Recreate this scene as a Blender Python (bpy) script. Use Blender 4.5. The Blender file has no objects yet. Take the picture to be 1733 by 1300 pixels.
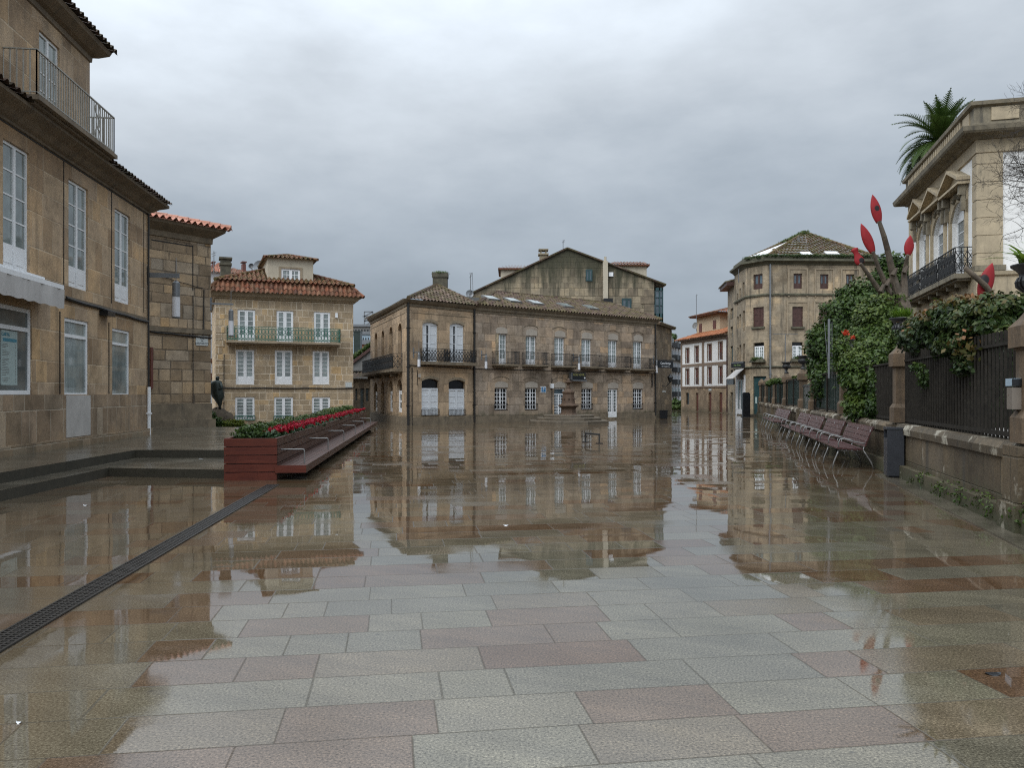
import bpy, math, random
import numpy as np
from mathutils import Vector as V
random.seed(7); rng = np.random.default_rng(7)
S = bpy.context.scene
COL = S.collection
# ------------------------------------------------------------------ camera model (photo 1733 x 1300)
FPX, CX, HZ, EYE = 1348.0, 866.5, 666.0, 1.65
def PX(px, py, Y):
    return V(((px-CX)*Y/FPX, Y, EYE+(HZ-py)*Y/FPX))
def GX(px, Y):
    return ((px-CX)*Y/FPX, Y)

# ------------------------------------------------------------------ node helper
class NG:
    def __init__(s, name):
        s.m = bpy.data.materials.new(name); s.m.use_nodes = True
        s.t = s.m.node_tree; s.t.nodes.clear()
        s.out = s.t.nodes.new('ShaderNodeOutputMaterial')
    def n(s, typ, ins=None, **kw):
        nd = s.t.nodes.new(typ)
        for k, v in kw.items(): setattr(nd, k, v)
        for k, v in (ins or {}).items():
            s.put(nd.inputs[k], v)
        return nd
    def put(s, sock, v):
        if isinstance(v, bpy.types.NodeSocket): s.t.links.new(v, sock)
        elif isinstance(v, (tuple, list)) and sock.type == 'RGBA': sock.default_value = tuple(v)+((1,) if len(v) == 3 else ())
        else: sock.default_value = v
    def ma(s, op, a, b=0.0, c=0.0, clamp=False):
        nd = s.n('ShaderNodeMath', {0: a, 1: b, 2: c}, operation=op); nd.use_clamp = clamp
        return nd.outputs[0]
    def mix(s, f, a, b, blend='MIX'):
        nd = s.n('ShaderNodeMix', data_type='RGBA', blend_type=blend)
        s.put(nd.inputs[0], f); s.put(nd.inputs[6], a); s.put(nd.inputs[7], b)
        return nd.outputs[2]
    def ramp(s, f, stops, interp='LINEAR'):
        nd = s.n('ShaderNodeValToRGB', {0: f}); r = nd.color_ramp; r.interpolation = interp
        while len(r.elements) < len(stops): r.elements.new(0.5)
        for e, (p, c) in zip(r.elements, stops):
            e.position = p; e.color = (c, c, c, 1) if isinstance(c, (int, float)) else tuple(c)+(1,)
        return nd.outputs[0]
    def sm(s, x, lo, hi):
        nd = s.n('ShaderNodeMapRange', {0: x, 1: lo, 2: hi, 3: 0.0, 4: 1.0}, interpolation_type='SMOOTHSTEP')
        return nd.outputs[0]
    def noise(s, vec, scale, detail=3.0, rough=0.55, dim='3D'):
        nd = s.n('ShaderNodeTexNoise', {'Scale': scale, 'Detail': detail, 'Roughness': rough}, noise_dimensions=dim)
        if vec is not None: s.put(nd.inputs['Vector'], vec)
        return nd.outputs[0]
    def white(s, vec):
        nd = s.n('ShaderNodeTexWhiteNoise', {'Vector': vec}, noise_dimensions='3D'); return nd.outputs[0], nd.outputs[1]
    def xyz(s, x, y=0.0, z=0.0):
        return s.n('ShaderNodeCombineXYZ', {0: x, 1: y, 2: z}).outputs[0]
    def sep(s, v):
        nd = s.n('ShaderNodeSeparateXYZ', {0: v}); return nd.outputs[0], nd.outputs[1], nd.outputs[2]
    def uv(s): return s.n('ShaderNodeUVMap').outputs[0]
    def pos(s): return s.n('ShaderNodeNewGeometry').outputs['Position']
    def bump(s, h, strength=0.5, dist=0.02, normal=None):
        nd = s.n('ShaderNodeBump', {'Height': h, 'Strength': strength, 'Distance': dist})
        if normal is not None: s.put(nd.inputs['Normal'], normal)
        return nd.outputs[0]
    def done(s, color, rough=0.8, normal=None, spec=0.5, metal=0.0, ior=None, **kw):
        b = s.n('ShaderNodeBsdfPrincipled', {'Base Color': color, 'Roughness': rough, 'Metallic': metal})
        b.inputs['Specular IOR Level'].default_value = spec
        if ior: b.inputs['IOR'].default_value = ior
        if normal is not None: s.put(b.inputs['Normal'], normal)
        for k, v in kw.items(): s.put(b.inputs[k], v)
        s.t.links.new(b.outputs[0], s.out.inputs[0]); return s.m

def stone(name, cols, bh=0.4, bl=0.9, mortar=(.3, .26, .2), mw=0.012, mfac=0.8, stain=0.5, moss=0.3, mossh=1.0,
          streak=0.35, topmoss=None, seed=0.0, bumps=0.5, split=0.55, patch=None, gain=2.05, var=.42):
    g = NG(name); uv = g.uv(); u, v, _ = g.sep(uv)
    pos = g.pos(); _, _, wz = g.sep(pos)
    wn = g.noise(pos, 1.7, 2.0)
    wn2 = g.noise(pos, 9.0, 2.0)
    uu = g.ma('ADD', u, g.ma('MULTIPLY', g.ma('SUBTRACT', wn2, .5), .035))
    vv = g.ma('ADD', v, g.ma('MULTIPLY', g.ma('SUBTRACT', wn2, .5), .03))
    vr = g.ma('DIVIDE', vv, bh)
    vr = g.ma('ADD', vr, g.ma('MULTIPLY', g.ma('SINE', g.ma('MULTIPLY', vr, 1.9)), .16))
    row = g.ma('FLOOR', vr); fv = g.ma('FRACT', vr)
    r1, _ = g.white(g.xyz(row, seed, 3.1))
    ul = g.ma('ADD', g.ma('DIVIDE', uu, g.ma('MULTIPLY_ADD', r1, bl*.5, bl*.75)), g.ma('MULTIPLY', r1, 17.3))
    c = g.ma('FLOOR', ul); fu = g.ma('FRACT', ul)
    r2, _ = g.white(g.xyz(row, c, seed+1.7))
    sp = g.ma('GREATER_THAN', r2, split)
    fu2 = g.ma('FRACT', g.ma('MULTIPLY', fu, g.ma('ADD', sp, 1.0)))
    half = g.ma('MULTIPLY', g.ma('FLOOR', g.ma('MULTIPLY', fu, 2.0)), sp)
    rid, rcol = g.white(g.xyz(row, g.ma('MULTIPLY_ADD', half, .5, c), seed+5.2))
    du = g.ma('MULTIPLY', g.ma('MINIMUM', fu2, g.ma('SUBTRACT', 1.0, fu2)), g.ma('DIVIDE', bl, g.ma('ADD', sp, 1.0)))
    dv = g.ma('MULTIPLY', g.ma('MINIMUM', fv, g.ma('SUBTRACT', 1.0, fv)), bh)
    d = g.ma('MINIMUM', du, dv)
    joint = g.ma('SUBTRACT', 1.0, g.sm(d, mw*.35, mw))
    cols = [tuple(gain*x*k_ for x, k_ in zip(c_, (1.0, .975, 1.0))) for c_ in cols]; mortar = tuple(.9*gain*x for x in mortar)
    k = len(cols); col = g.ramp(rid, [(i/(k-1) if k > 1 else 0, c_) for i, c_ in enumerate(cols)])
    fine = g.noise(pos, 28.0, 4.0, .7); big = g.noise(pos, .8, 4.0, .6); med = g.noise(pos, 4.0, 4.0, .65)
    bx_, by_, bz_ = g.sep(rcol); col = g.mix(var, col, g.ramp(bx_, [(0., (.52, .5, .5)), (.25, (.85, .84, .82)), (.75, (1.1, 1.1, 1.1)), (1., (1.5, 1.44, 1.36))]), 'MULTIPLY')
    col = g.mix(.9, col, g.ramp(fine, [(.25, .62), (.75, 1.38)]), 'MULTIPLY')
    col = g.mix(stain, col, g.ramp(big, [(.3, (.5, .48, .44)), (.5, (.95, .95, .94)), (.7, (1.22, 1.15, 1.02))]), 'MULTIPLY')
    col = g.mix(stain*.8, col, g.ramp(med, [(.3, (.66, .64, .6)), (.7, (1.2, 1.18, 1.14))]), 'MULTIPLY')
    x, y, _ = g.sep(pos)
    st = g.noise(g.xyz(g.ma('MULTIPLY', u, 2.2), g.ma('MULTIPLY', v, .16), seed), 1.0, 4.0, .65)
    col = g.mix(g.ma('MULTIPLY', g.sm(st, .52, .72), streak), col, (.045, .042, .035))
    jn = g.ma('MULTIPLY', joint, g.ma('MULTIPLY_ADD', g.sm(wn, .35, .65), .7, .3))
    col = g.mix(g.ma('MULTIPLY', jn, mfac), col, mortar)
    if moss > 0:
        mf = g.ma('MULTIPLY', g.sm(g.ma('SUBTRACT', wz, g.ma('MULTIPLY', g.ma('SUBTRACT', med, .5), mossh*1.6)), mossh, 0.0), moss)
        col = g.mix(mf, col, g.mix(med, (.03, .035, .018), (.075, .075, .04)))
    if topmoss:
        z0, z1, amt = topmoss
        tf = g.ma('MULTIPLY', g.sm(g.ma('ADD', wz, g.ma('MULTIPLY', g.ma('SUBTRACT', st, .5), (z1-z0)*2.2)), z0, z1), amt)
        col = g.mix(tf, col, g.mix(med, (.022, .022, .015), (.07, .068, .035)))
    if patch:
        pc, lo, hi, amt = patch
        col = g.mix(g.ma('MULTIPLY', g.sm(g.noise(pos, 1.3, 5.0, .65), lo, hi), amt), col, pc)
    h = g.ma('ADD', g.ma('MULTIPLY', joint, -1.0), g.ma('MULTIPLY', fine, .45))
    return g.done(col, g.ma('MULTIPLY_ADD', med, .3, .55), g.bump(h, bumps, .015), spec=.35)

def plain(name, c, rough=.5, metal=0., spec=.5, var=.15, scale=6., dirt=0., bump=0.):
    g = NG(name); p = g.pos(); n1 = g.noise(p, scale, 4.0, .65)
    col = g.mix(1.0, c, g.ramp(n1, [(.25, 1-var), (.75, 1+var)]), 'MULTIPLY')
    if dirt:
        x, y, z = g.sep(p)
        st = g.noise(g.xyz(g.ma('MULTIPLY', x, 3.), g.ma('MULTIPLY', y, 3.), g.ma('MULTIPLY', z, .5)), 1.5, 4.0, .7)
        col = g.mix(g.ma('MULTIPLY', g.sm(st, .5, .75), dirt), col, (.06, .055, .045))
    nm = g.bump(g.noise(p, scale*6, 3.), bump, .01) if bump else None
    return g.done(col, g.ma('MULTIPLY_ADD', n1, .2, rough-.1), nm, spec=spec, metal=metal)

def tiles(name, cols, moss=.3, mcol=(.05, .055, .02), lich=.2, seed=0.):
    g = NG(name); uv = g.uv(); u, v, _ = g.sep(uv); p = g.pos()
    r, _ = g.white(g.xyz(g.ma('FLOOR', u), g.ma('FLOOR', v), seed))
    k = len(cols); col = g.ramp(r, [(i/(k-1), c) for i, c in enumerate(cols)])
    med = g.noise(p, 2.2, 5., .7); fine = g.noise(p, 18., 4., .7)
    col = g.mix(.7, col, g.ramp(fine, [(.25, .6), (.75, 1.35)]), 'MULTIPLY')
    fv = g.ma('FRACT', v); fu = g.ma('FRACT', u)
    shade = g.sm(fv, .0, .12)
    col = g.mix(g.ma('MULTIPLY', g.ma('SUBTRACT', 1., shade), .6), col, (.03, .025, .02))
    col = g.mix(g.ma('MULTIPLY', g.sm(med, .42, .6), moss), col, g.mix(fine, mcol, tuple(c*2. for c in mcol)))
    col = g.mix(g.ma('MULTIPLY', g.sm(g.noise(p, 7., 3., .6), .6, .72), lich), col, (.33, .31, .26))
    return g.done(col, .7, g.bump(fine, .35, .01), spec=.2)

def leafmat(name, cols, rough=.4, trans=.15):
    g = NG(name); uv = g.uv(); u, v, _ = g.sep(uv)
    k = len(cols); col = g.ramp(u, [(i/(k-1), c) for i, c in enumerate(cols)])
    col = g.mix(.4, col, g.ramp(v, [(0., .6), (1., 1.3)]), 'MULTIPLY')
    b = g.n('ShaderNodeBsdfPrincipled', {'Base Color': col, 'Roughness': rough}); b.inputs['Specular IOR Level'].default_value = .22
    t = g.n('ShaderNodeBsdfTranslucent', {'Color': col}); mx = g.n('ShaderNodeMixShader', {0: trans})
    g.t.links.new(b.outputs[0], mx.inputs[1]); g.t.links.new(t.outputs[0], mx.inputs[2]); g.t.links.new(mx.outputs[0], g.out.inputs[0])
    return g.m

def paving(name):
    g = NG(name); p = g.pos(); x, y, z = g.sep(p)
    a = math.radians(8.5); ca, sa = math.cos(a), math.sin(a)
    u = g.ma('ADD', g.ma('MULTIPLY', x, ca), g.ma('MULTIPLY', y, sa))
    v = g.ma('SUBTRACT', g.ma('MULTIPLY', y, ca), g.ma('MULTIPLY', x, sa))
    bh, bl = .43, .9
    vr = g.ma('DIVIDE', v, bh); row = g.ma('FLOOR', vr); fv = g.ma('FRACT', vr)
    r1, _ = g.white(g.xyz(row, 2.2, 9.1))
    ul = g.ma('ADD', g.ma('DIVIDE', u, g.ma('MULTIPLY_ADD', r1, .35, bl*.85)), g.ma('MULTIPLY', r1, 31.7))
    c = g.ma('FLOOR', ul); fu = g.ma('FRACT', ul)
    r2, _ = g.white(g.xyz(row, c, 4.4)); sp = g.ma('GREATER_THAN', r2, .8)
    cut = g.ma('MULTIPLY_ADD', r1, .3, .35)
    right = g.ma('MULTIPLY', g.ma('GREATER_THAN', fu, cut), sp)
    rid, rcol = g.white(g.xyz(row, g.ma('MULTIPLY_ADD', right, .5, c), 7.7))
    e1 = g.ma('MINIMUM', fu, g.ma('SUBTRACT', 1., fu))
    e2 = g.ma('ADD', g.ma('ABSOLUTE', g.ma('SUBTRACT', fu, cut)), g.ma('MULTIPLY', g.ma('SUBTRACT', 1., sp), 9.))
    du = g.ma('MULTIPLY', g.ma('MINIMUM', e1, e2), bl)
    dv = g.ma('MULTIPLY', g.ma('MINIMUM', fv, g.ma('SUBTRACT', 1., fv)), bh)
    d = g.ma('MINIMUM', du, dv)
    joint = g.ma('SUBTRACT', 1., g.sm(d, .003, .009))
    col = g.ramp(rid, [(0., (.114, .109, .084)), (.26, (.098, .095, .076)), (.5, (.12, .113, .088)), (.62, (.108, .092, .067)), (.74, (.096, .069, .048)), (.86, (.086, .055, .035)), (.93, (.1, .073, .053)), (1., (.112, .09, .068))], 'CONSTANT')
    gm = g.noise(p, .45, 3., .6)
    sp1 = g.noise(p, 72., 3., .8); sp2 = g.noise(p, 170., 2., .6)
    col = g.mix(1., col, g.ramp(sp1, [(.3, .12), (.44, .72), (.56, 1.1), (.7, 2.3)]), 'MULTIPLY')
    col = g.mix(.6, col, g.ramp(sp2, [(.3, .7), (.7, 1.3)]), 'MULTIPLY')
    col = g.mix(.55, col, g.ramp(g.noise(p, 1.1, 4., .6), [(.3, .72), (.7, 1.25)]), 'MULTIPLY')
    vein = g.noise(g.xyz(g.ma('ADD', g.ma('MULTIPLY', u, 1.1), g.ma('MULTIPLY', rid, 40.)), g.ma('MULTIPLY', g.ma('ADD', v, g.ma('MULTIPLY', u, .6)), 5.), 0.), 1., 4., .6)
    col = g.mix(.7, col, g.ramp(vein, [(.3, .72), (.55, 1.02), (.75, 1.3)]), 'MULTIPLY')
    gum = g.n('ShaderNodeTexVoronoi', {'Vector': p, 'Scale': 1.7}).outputs['Distance']; col = g.mix(g.ma('MULTIPLY', g.sm(gum, .035, .02), .7), col, (.03, .03, .026))
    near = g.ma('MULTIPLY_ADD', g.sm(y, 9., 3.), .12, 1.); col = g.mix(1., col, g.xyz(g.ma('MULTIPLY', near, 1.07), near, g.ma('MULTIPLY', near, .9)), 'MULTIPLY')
    refl_tint = g.ma('MULTIPLY', g.ma('MAXIMUM', g.sm(y, 6., 15.), g.sm(g.ma('ADD', x, g.ma('MULTIPLY', g.noise(p, .5, 3.), 2.)), .5, -3.)), .5)
    col = g.mix(refl_tint, col, (.088, .053, .027))  # brown of the building reflections painted into the middle and left paving colour
    col = g.mix(g.ma('MULTIPLY', joint, .5), col, (.035, .032, .026))
    # wet film: mostly mirror smooth, duller where the granite has drained
    wet = g.noise(p, .55, 5., .6)
    rough = g.ma('ADD', g.ma('MULTIPLY', g.sm(wet, .5, .72), .13), .018)
    sx, sy, sz = g.sep(rcol)
    rough = g.ma('ADD', rough, g.ma('MULTIPLY', joint, .2))
    rough = g.ma('ADD', rough, g.ma('MULTIPLY', g.sm(sz, .72, .95), .11))
    dry = g.ma('MULTIPLY', g.sm(g.noise(p, .9, 6., .7), .56, .7), g.ma('MULTIPLY_ADD', g.sm(y, 14., 4.), .1, .02))
    rough = g.ma('ADD', rough, dry)
    far = g.ma('MULTIPLY_ADD', g.sm(y, 6., 30.), .006, .006)
    tx = g.ma('MULTIPLY', g.ma('SUBTRACT', sx, .5), g.ma('MULTIPLY', far, .9)); ty = g.ma('MULTIPLY', g.ma('SUBTRACT', sy, .5), g.ma('MULTIPLY', far, 1.05))
    nv = g.n('ShaderNodeVectorMath', {0: g.xyz(tx, ty, 1.)}, operation='NORMALIZE').outputs[0]
    hgt = g.ma('ADD', g.ma('MULTIPLY', g.noise(p, 1.6, 2., .5), .5), g.ma('MULTIPLY', g.noise(p, 34., 3., .6), .012))
    hgt = g.ma('SUBTRACT', hgt, g.ma('MULTIPLY', joint, .05))
    hgt = g.ma('ADD', hgt, g.ma('MULTIPLY', g.ma('MULTIPLY', g.sm(wet, .48, .7), sp1), .03))
    nrm = g.bump(hgt, .15, .012, nv)
    spk = g.ma('ADD', g.ma('MULTIPLY', g.sm(y, 4., 12.), .12), g.ramp(sp1, [(.32, .1), (.47, .38), (.65, .5)]))
    spk = g.ma('MULTIPLY', spk, g.ma('SUBTRACT', 1., g.ma('MULTIPLY', joint, .75)))
    return g.done(col, rough, nrm, ior=2.05, **{'Specular IOR Level': spk})

M = {}
def mk():
    M['A'] = stone('tan_ashlar', [(.20, .15, .095), (.15, .105, .062), (.235, .18, .115), (.175, .135, .092), (.20, .142, .078)], .62, 1.25, (.28, .24, .18), .02, .5, .75, .5, .75, .4, seed=1., gain=2.35)
    M['A_low'] = stone('brown_plinth_stone', [(.15, .115, .075), (.19, .145, .10), (.115, .085, .055), (.165, .14, .105)], .6, .75, (.27, .24, .19), .014, .7, .8, .55, .8, .4, seed=2.)
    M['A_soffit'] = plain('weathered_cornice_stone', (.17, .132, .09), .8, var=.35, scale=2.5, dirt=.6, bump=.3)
    M['B'] = stone('rough_brown_rubble', [(.175, .135, .088), (.13, .102, .068), (.215, .165, .105), (.15, .13, .1), (.185, .13, .07)], .42, .85, (.04, .032, .024), .03, .8, .75, .75, 1.1, .5, seed=3., bumps=.9)
    M['C'] = stone('yellow_granite_ashlar', [(.205, .164, .106), (.168, .136, .092), (.225, .18, .116), (.188, .156, .112), (.205, .15, .08)], .34, .62, (.38, .33, .26), .026, .7, .55, .25, .5, .3, seed=4., gain=2.2)
    M['W'] = stone('smooth_tan_ashlar', [(.205, .158, .105), (.19, .148, .1), (.225, .175, .118), (.185, .14, .092)], .55, 1.0, (.09, .07, .05), .02, .6, .65, .9, .75, .45, seed=5., bumps=.6, gain=2.15, var=.5)
    M['H'] = stone('grey_brown_granite', [(.18, .147, .112), (.155, .128, .1), (.2, .163, .122), (.165, .14, .112), (.185, .138, .092)], .46, .95, (.075, .06, .042), .022, .65, .85, .95, .8, .5, seed=6., bumps=.7, gain=2.25, var=.6)
    M['G'] = stone('mossy_party_wall', [(.165, .14, .1), (.13, .115, .083), (.19, .162, .112), (.14, .124, .092)], .5, .8, (.07, .06, .038), .03, .8, .85, .0, 1., .85, topmoss=(8.8, 11.6, .95), seed=7., bumps=.9, gain=1.75, var=.6)
    M['K'] = stone('beige_stained_ashlar', [(.23, .195, .14), (.215, .185, .135), (.245, .205, .145)], .5, 1.1, (.1, .085, .06), .016, .4, .95, .3, 1., .9, seed=8., bumps=.3, gain=1.55, var=.35)
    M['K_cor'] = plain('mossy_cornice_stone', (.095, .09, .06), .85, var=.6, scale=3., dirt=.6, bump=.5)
    M['J_low'] = stone('brown_base_stone', [(.16, .12, .078), (.14, .105, .068), (.18, .138, .09)], .5, .9, (.09, .07, .045), .01, .5, .6, .5, .6, .3, seed=9.)
    M['D'] = stone('dark_lane_stone', [(.10, .08, .056), (.08, .066, .048), (.12, .096, .066)], .4, .8, (.05, .04, .03), .012, .6, .7, .5, .8, .5, seed=10.)
    M['F'] = stone('mossy_fence_stone', [(.15, .118, .075), (.115, .092, .06), (.175, .14, .09), (.13, .11, .08)], .42, 1.1, (.07, .06, .04), .012, .7, .9, .9, .55, .75, seed=11., bumps=.8, gain=.85, patch=((.40, .37, .30), .62, .68, .6))
    M['coping'] = stone('lichen_coping_stone', [(.13, .105, .07), (.105, .088, .06), (.15, .12, .08)], 2., 1.2, (.05, .04, .03), .014, .8, .9, .0, .5, .6, seed=12., bumps=.9, gain=.9, patch=((.46, .43, .35), .54, .62, .75))
    M['pillar'] = stone('weathered_pillar_stone', [(.15, .108, .068), (.16, .12, .08)], 3., 3., (.05, .04, .03), .005, .2, .95, .5, .8, .7, seed=13., bumps=.6, gain=.85)
    M['dress'] = plain('dressed_stone', (.3, .24, .165), .75, var=.25, scale=2., dirt=.35, bump=.2)
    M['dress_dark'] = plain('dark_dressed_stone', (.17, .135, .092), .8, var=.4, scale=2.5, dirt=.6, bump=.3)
    M['mans'] = plain('golden_stone', (.39, .32, .215), .7, var=.3, scale=1.8, dirt=.45, bump=.15)
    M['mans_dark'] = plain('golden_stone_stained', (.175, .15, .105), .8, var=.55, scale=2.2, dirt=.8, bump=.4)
    M['stucco'] = plain('white_stucco', (.78, .775, .755), .8, var=.06, scale=1.2, dirt=.12)
    M['cream'] = plain('cream_plaster', (.48, .385, .26), .85, var=.1, scale=1.3, dirt=.2)
    M['dormer'] = plain('beige_plaster', (.45, .4, .31), .85, var=.12, scale=1.5, dirt=.25)
    M['lunette'] = plain('pale_plaster', (.4, .355, .3), .85, var=.08, scale=2., dirt=.2)
    M['white'] = plain('white_paint', (.8, .815, .83), .45, var=.05, scale=2., dirt=.06)
    M['shutter'] = plain('grey_white_shutter', (.66, .69, .72), .5, var=.06, scale=2., dirt=.08)
    M['white_far'] = plain('white_render', (.62, .63, .65), .7, var=.06, scale=.6)
    M['brown'] = plain('brown_shutter_paint', (.065, .03, .024), .5, var=.3, scale=5.)
    M['redwood_trim'] = plain('red_brown_paint', (.12, .04, .028), .5, var=.2, scale=4.)
    M['trim'] = plain('brown_painted_band', (.21, .15, .105), .75, var=.15, scale=3., dirt=.2)
    M['iron'] = plain('black_iron', (.012, .013, .014), .45, var=.3, scale=9., spec=.5)
    M['bar'] = plain('dark_rail_iron', (.022, .019, .015), .65, var=.5, scale=9., spec=.18)
    M['greeniron'] = plain('green_iron', (.035, .14, .105), .4, var=.2, scale=6.)
    M['greensheet'] = plain('dark_green_sheet', (.018, .032, .028), .35, var=.25, scale=2., dirt=.2)
    M['teal'] = plain('dark_teal_joinery', (.02, .055, .06), .4, var=.25, scale=3.)
    M['lightiron'] = plain('pale_painted_rail', (.33, .32, .285), .5, var=.2, scale=8.)
    M['cable'] = plain('black_cable', (.012, .011, .01), .6, var=.2)
    M['greymetal'] = plain('grey_metal', (.17, .18, .19), .4, var=.12, scale=4., metal=.35)
    M['silver'] = plain('galvanised_steel', (.2, .2, .195), .45, var=.2, scale=8., metal=.5)
    M['tube'] = plain('opal_lamp_tube', (.62, .63, .66), .25, var=.04)
    M['binmat'] = plain('charcoal_metal', (.03, .033, .04), .38, var=.15, scale=5.)
    M['darkbox'] = plain('black_panel', (.006, .007, .009), .3, var=.15)
    M['panel'] = plain('pale_stone_panel', (.42, .4, .375), .7, var=.15, scale=3., dirt=.15)
    M['concrete'] = plain('grey_render', (.16, .158, .15), .85, var=.25, scale=1.5, dirt=.5)
    M['chim'] = plain('mossy_chimney', (.085, .078, .055), .9, var=.5, scale=4., dirt=.5, bump=.6)
    M['chim2'] = plain('tan_chimney', (.25, .21, .14), .85, var=.25, scale=3., dirt=.4)
    M['blue'] = plain('blue_sign', (.02, .16, .34), .4, var=.05)
    M['boxgrey'] = plain('meter_box', (.17, .145, .12), .5, var=.1, scale=4.)
    M['boxblue'] = plain('pale_blue_box', (.32, .42, .5), .35, var=.08)
    M['bronze'] = plain('dark_bronze', (.028, .038, .034), .42, var=.35, scale=5., metal=.4)
    M['rock'] = plain('brown_rock', (.065, .048, .03), .8, var=.5, scale=3., bump=.8)
    M['fount'] = plain('rusty_fountain_stone', (.085, .052, .032), .75, var=.45, scale=4., dirt=.45, bump=.4)
    M['fstep'] = plain('fountain_step_stone', (.105, .085, .06), .7, var=.4, scale=3., dirt=.5, bump=.3)
    M['bark'] = plain('grey_bark', (.085, .066, .047), .85, var=.6, scale=5., dirt=.4, bump=.8)
    M['kayak'] = None
    M['soil'] = plain('dark_soil', (.022, .016, .011), .8, var=.5, scale=20., bump=.8)
    M['tarp'] = plain('white_tarpaulin', (.7, .7, .7), .6, var=.08)
    M['canvas'] = plain('white_awning_canvas', (.46, .445, .43), .7, var=.14, scale=1.4, dirt=.12, bump=.2)
    M['lettW'] = plain('white_letters', (.75, .77, .8), .4, var=.02)
    M['lettY'] = plain('yellow_letters', (.38, .36, .12), .4, var=.02)
    M['lettG'] = plain('green_letters', (.22, .33, .12), .4, var=.02)
    M['lettK'] = plain('dark_letters', (.06, .075, .085), .5, var=.02)
    M['plaque'] = plain('white_plaque', (.5, .53, .52), .3, var=.05)
    M['poster'] = plain('menu_paper', (.36, .45, .44), .5, var=.04)
    M['posterblue'] = plain('menu_band', (.05, .22, .3), .5, var=.04)
    M['tR'] = tiles('orange_red_tiles', [(.165, .056, .03), (.22, .088, .048), (.125, .044, .026), (.25, .125, .075), (.085, .037, .025), (.165, .068, .038)], .5, (.045, .035, .018), .15, 1.)
    M['tRm'] = tiles('mossy_red_tiles', [(.15, .06, .03), (.19, .08, .042), (.1, .042, .025), (.22, .1, .06)], .85, (.05, .046, .015), .25, 1.5)
    M['tN'] = tiles('new_pink_tiles', [(.42, .19, .13), (.5, .26, .19), (.38, .15, .1), (.46, .22, .16)], .12, (.06, .05, .03), .15, 2.)
    M['tO'] = tiles('old_brown_tiles', [(.11, .07, .05), (.075, .05, .036), (.15, .1, .075), (.055, .038, .03), (.19, .14, .11)], .6, (.05, .048, .016), .2, 3.)
    M['tH'] = tiles('mossy_brown_tiles', [(.09, .053, .04), (.06, .04, .032), (.12, .08, .06), (.075, .052, .042)], .6, (.06, .054, .016), .15, 4.)
    M['tK'] = tiles('mossy_flat_tiles', [(.13, .085, .05), (.095, .062, .04), (.16, .1, .06), (.11, .075, .045)], .8, (.066, .058, .016), .03, 5.)
    M['tD'] = tiles('dark_eave_tiles', [(.05, .032, .026), (.07, .043, .034), (.035, .025, .02), (.1, .062, .048)], .5, (.03, .03, .014), .15, 6.)
    M['tJ'] = tiles('orange_tiles', [(.40, .16, .075), (.34, .12, .055), (.45, .2, .1)], .2, (.06, .04, .02), .15, 7.)
    M['moss'] = plain('moss', (.05, .07, .015), .9, var=.5, scale=6., bump=.8)
    def glass(name, c, r=.04, spec=.7):
        g = NG(name); p = g.pos(); n = g.noise(p, 1.4, 3., .6)
        x, y, z = g.sep(p); fold = g.noise(g.xyz(g.ma('MULTIPLY', x, 9.), g.ma('MULTIPLY', y, 9.), g.ma('MULTIPLY', z, .4)), 1., 2.)
        col = g.mix(1., c, g.ramp(n, [(.3, .6), (.7, 1.35)]), 'MULTIPLY')
        col = g.mix(.5, col, g.ramp(fold, [(.3, .75), (.7, 1.2)]), 'MULTIPLY')
        return g.done(col, r, None, spec=spec)
    M['gl'] = glass('curtained_glass', (.24, .28, .275)); M['gm'] = glass('grey_glass', (.105, .125, .125)); M['gd'] = glass('dark_glass', (.02, .022, .024))
    M['gb'] = glass('blue_grey_glass', (.09, .12, .14))
    M['grate'] = plain('drain_iron', (.03, .027, .024), .4, var=.3, scale=12., metal=.3)
    # wood: horizontal planks stained red-brown
    def wood(name, c1, c2, rough):
        g = NG(name); p = g.pos(); x, y, z = g.sep(p)
        n = g.noise(g.xyz(g.ma('MULTIPLY', x, 3.), g.ma('MULTIPLY', y, .5), g.ma('MULTIPLY', z, 22.)), 1., 4., .65)
        col = g.mix(g.ramp(n, [(.3, 0.), (.7, 1.)]), c1, c2)
        col = g.mix(.5, col, g.ramp(g.noise(p, 2., 3., .6), [(.3, .7), (.7, 1.25)]), 'MULTIPLY')
        return g.done(col, rough, g.bump(n, .4, .008), spec=.35)
    M['plank'] = wood('red_brown_plank', (.07, .013, .007), (.115, .025, .012), .5)
    M['plank2'] = wood('brown_plank', (.042, .016, .01), (.068, .027, .017), .42)
    M['slat'] = wood('purple_brown_slat', (.055, .024, .024), (.085, .038, .036), .32)
    g = NG('red_painted_hull'); p = g.pos(); vo = g.n('ShaderNodeTexVoronoi', {'Vector': p, 'Scale': 2.2}); dd = vo.outputs['Distance']
    col = g.mix(g.ma('SUBTRACT', 1., g.sm(dd, .27, .33)), (.25, .016, .02), (.018, .016, .017))
    col = g.mix(.6, col, g.ramp(g.noise(p, 5., 4.), [(.3, .7), (.7, 1.25)]), 'MULTIPLY')
    M['kayak'] = g.done(col, .6, spec=.25)
    M['lfDark'] = leafmat('dark_camellia_leaf', [(.014, .03, .008), (.032, .062, .012), (.056, .094, .02), (.1, .13, .034)], .35)
    M['lfMid'] = leafmat('green_leaf', [(.02, .044, .009), (.048, .084, .015), (.078, .114, .024), (.13, .158, .036)], .4)
    M['lfRed'] = leafmat('photinia_leaf', [(.010, .022, .008), (.024, .046, .012), (.042, .07, .018), (.075, .085, .026), (.15, .07, .03)], .35)
    M['lfTop'] = leafmat('photinia_new_leaf', [(.05, .055, .015), (.10, .075, .02), (.2, .08, .03), (.26, .15, .06)], .4)
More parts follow.
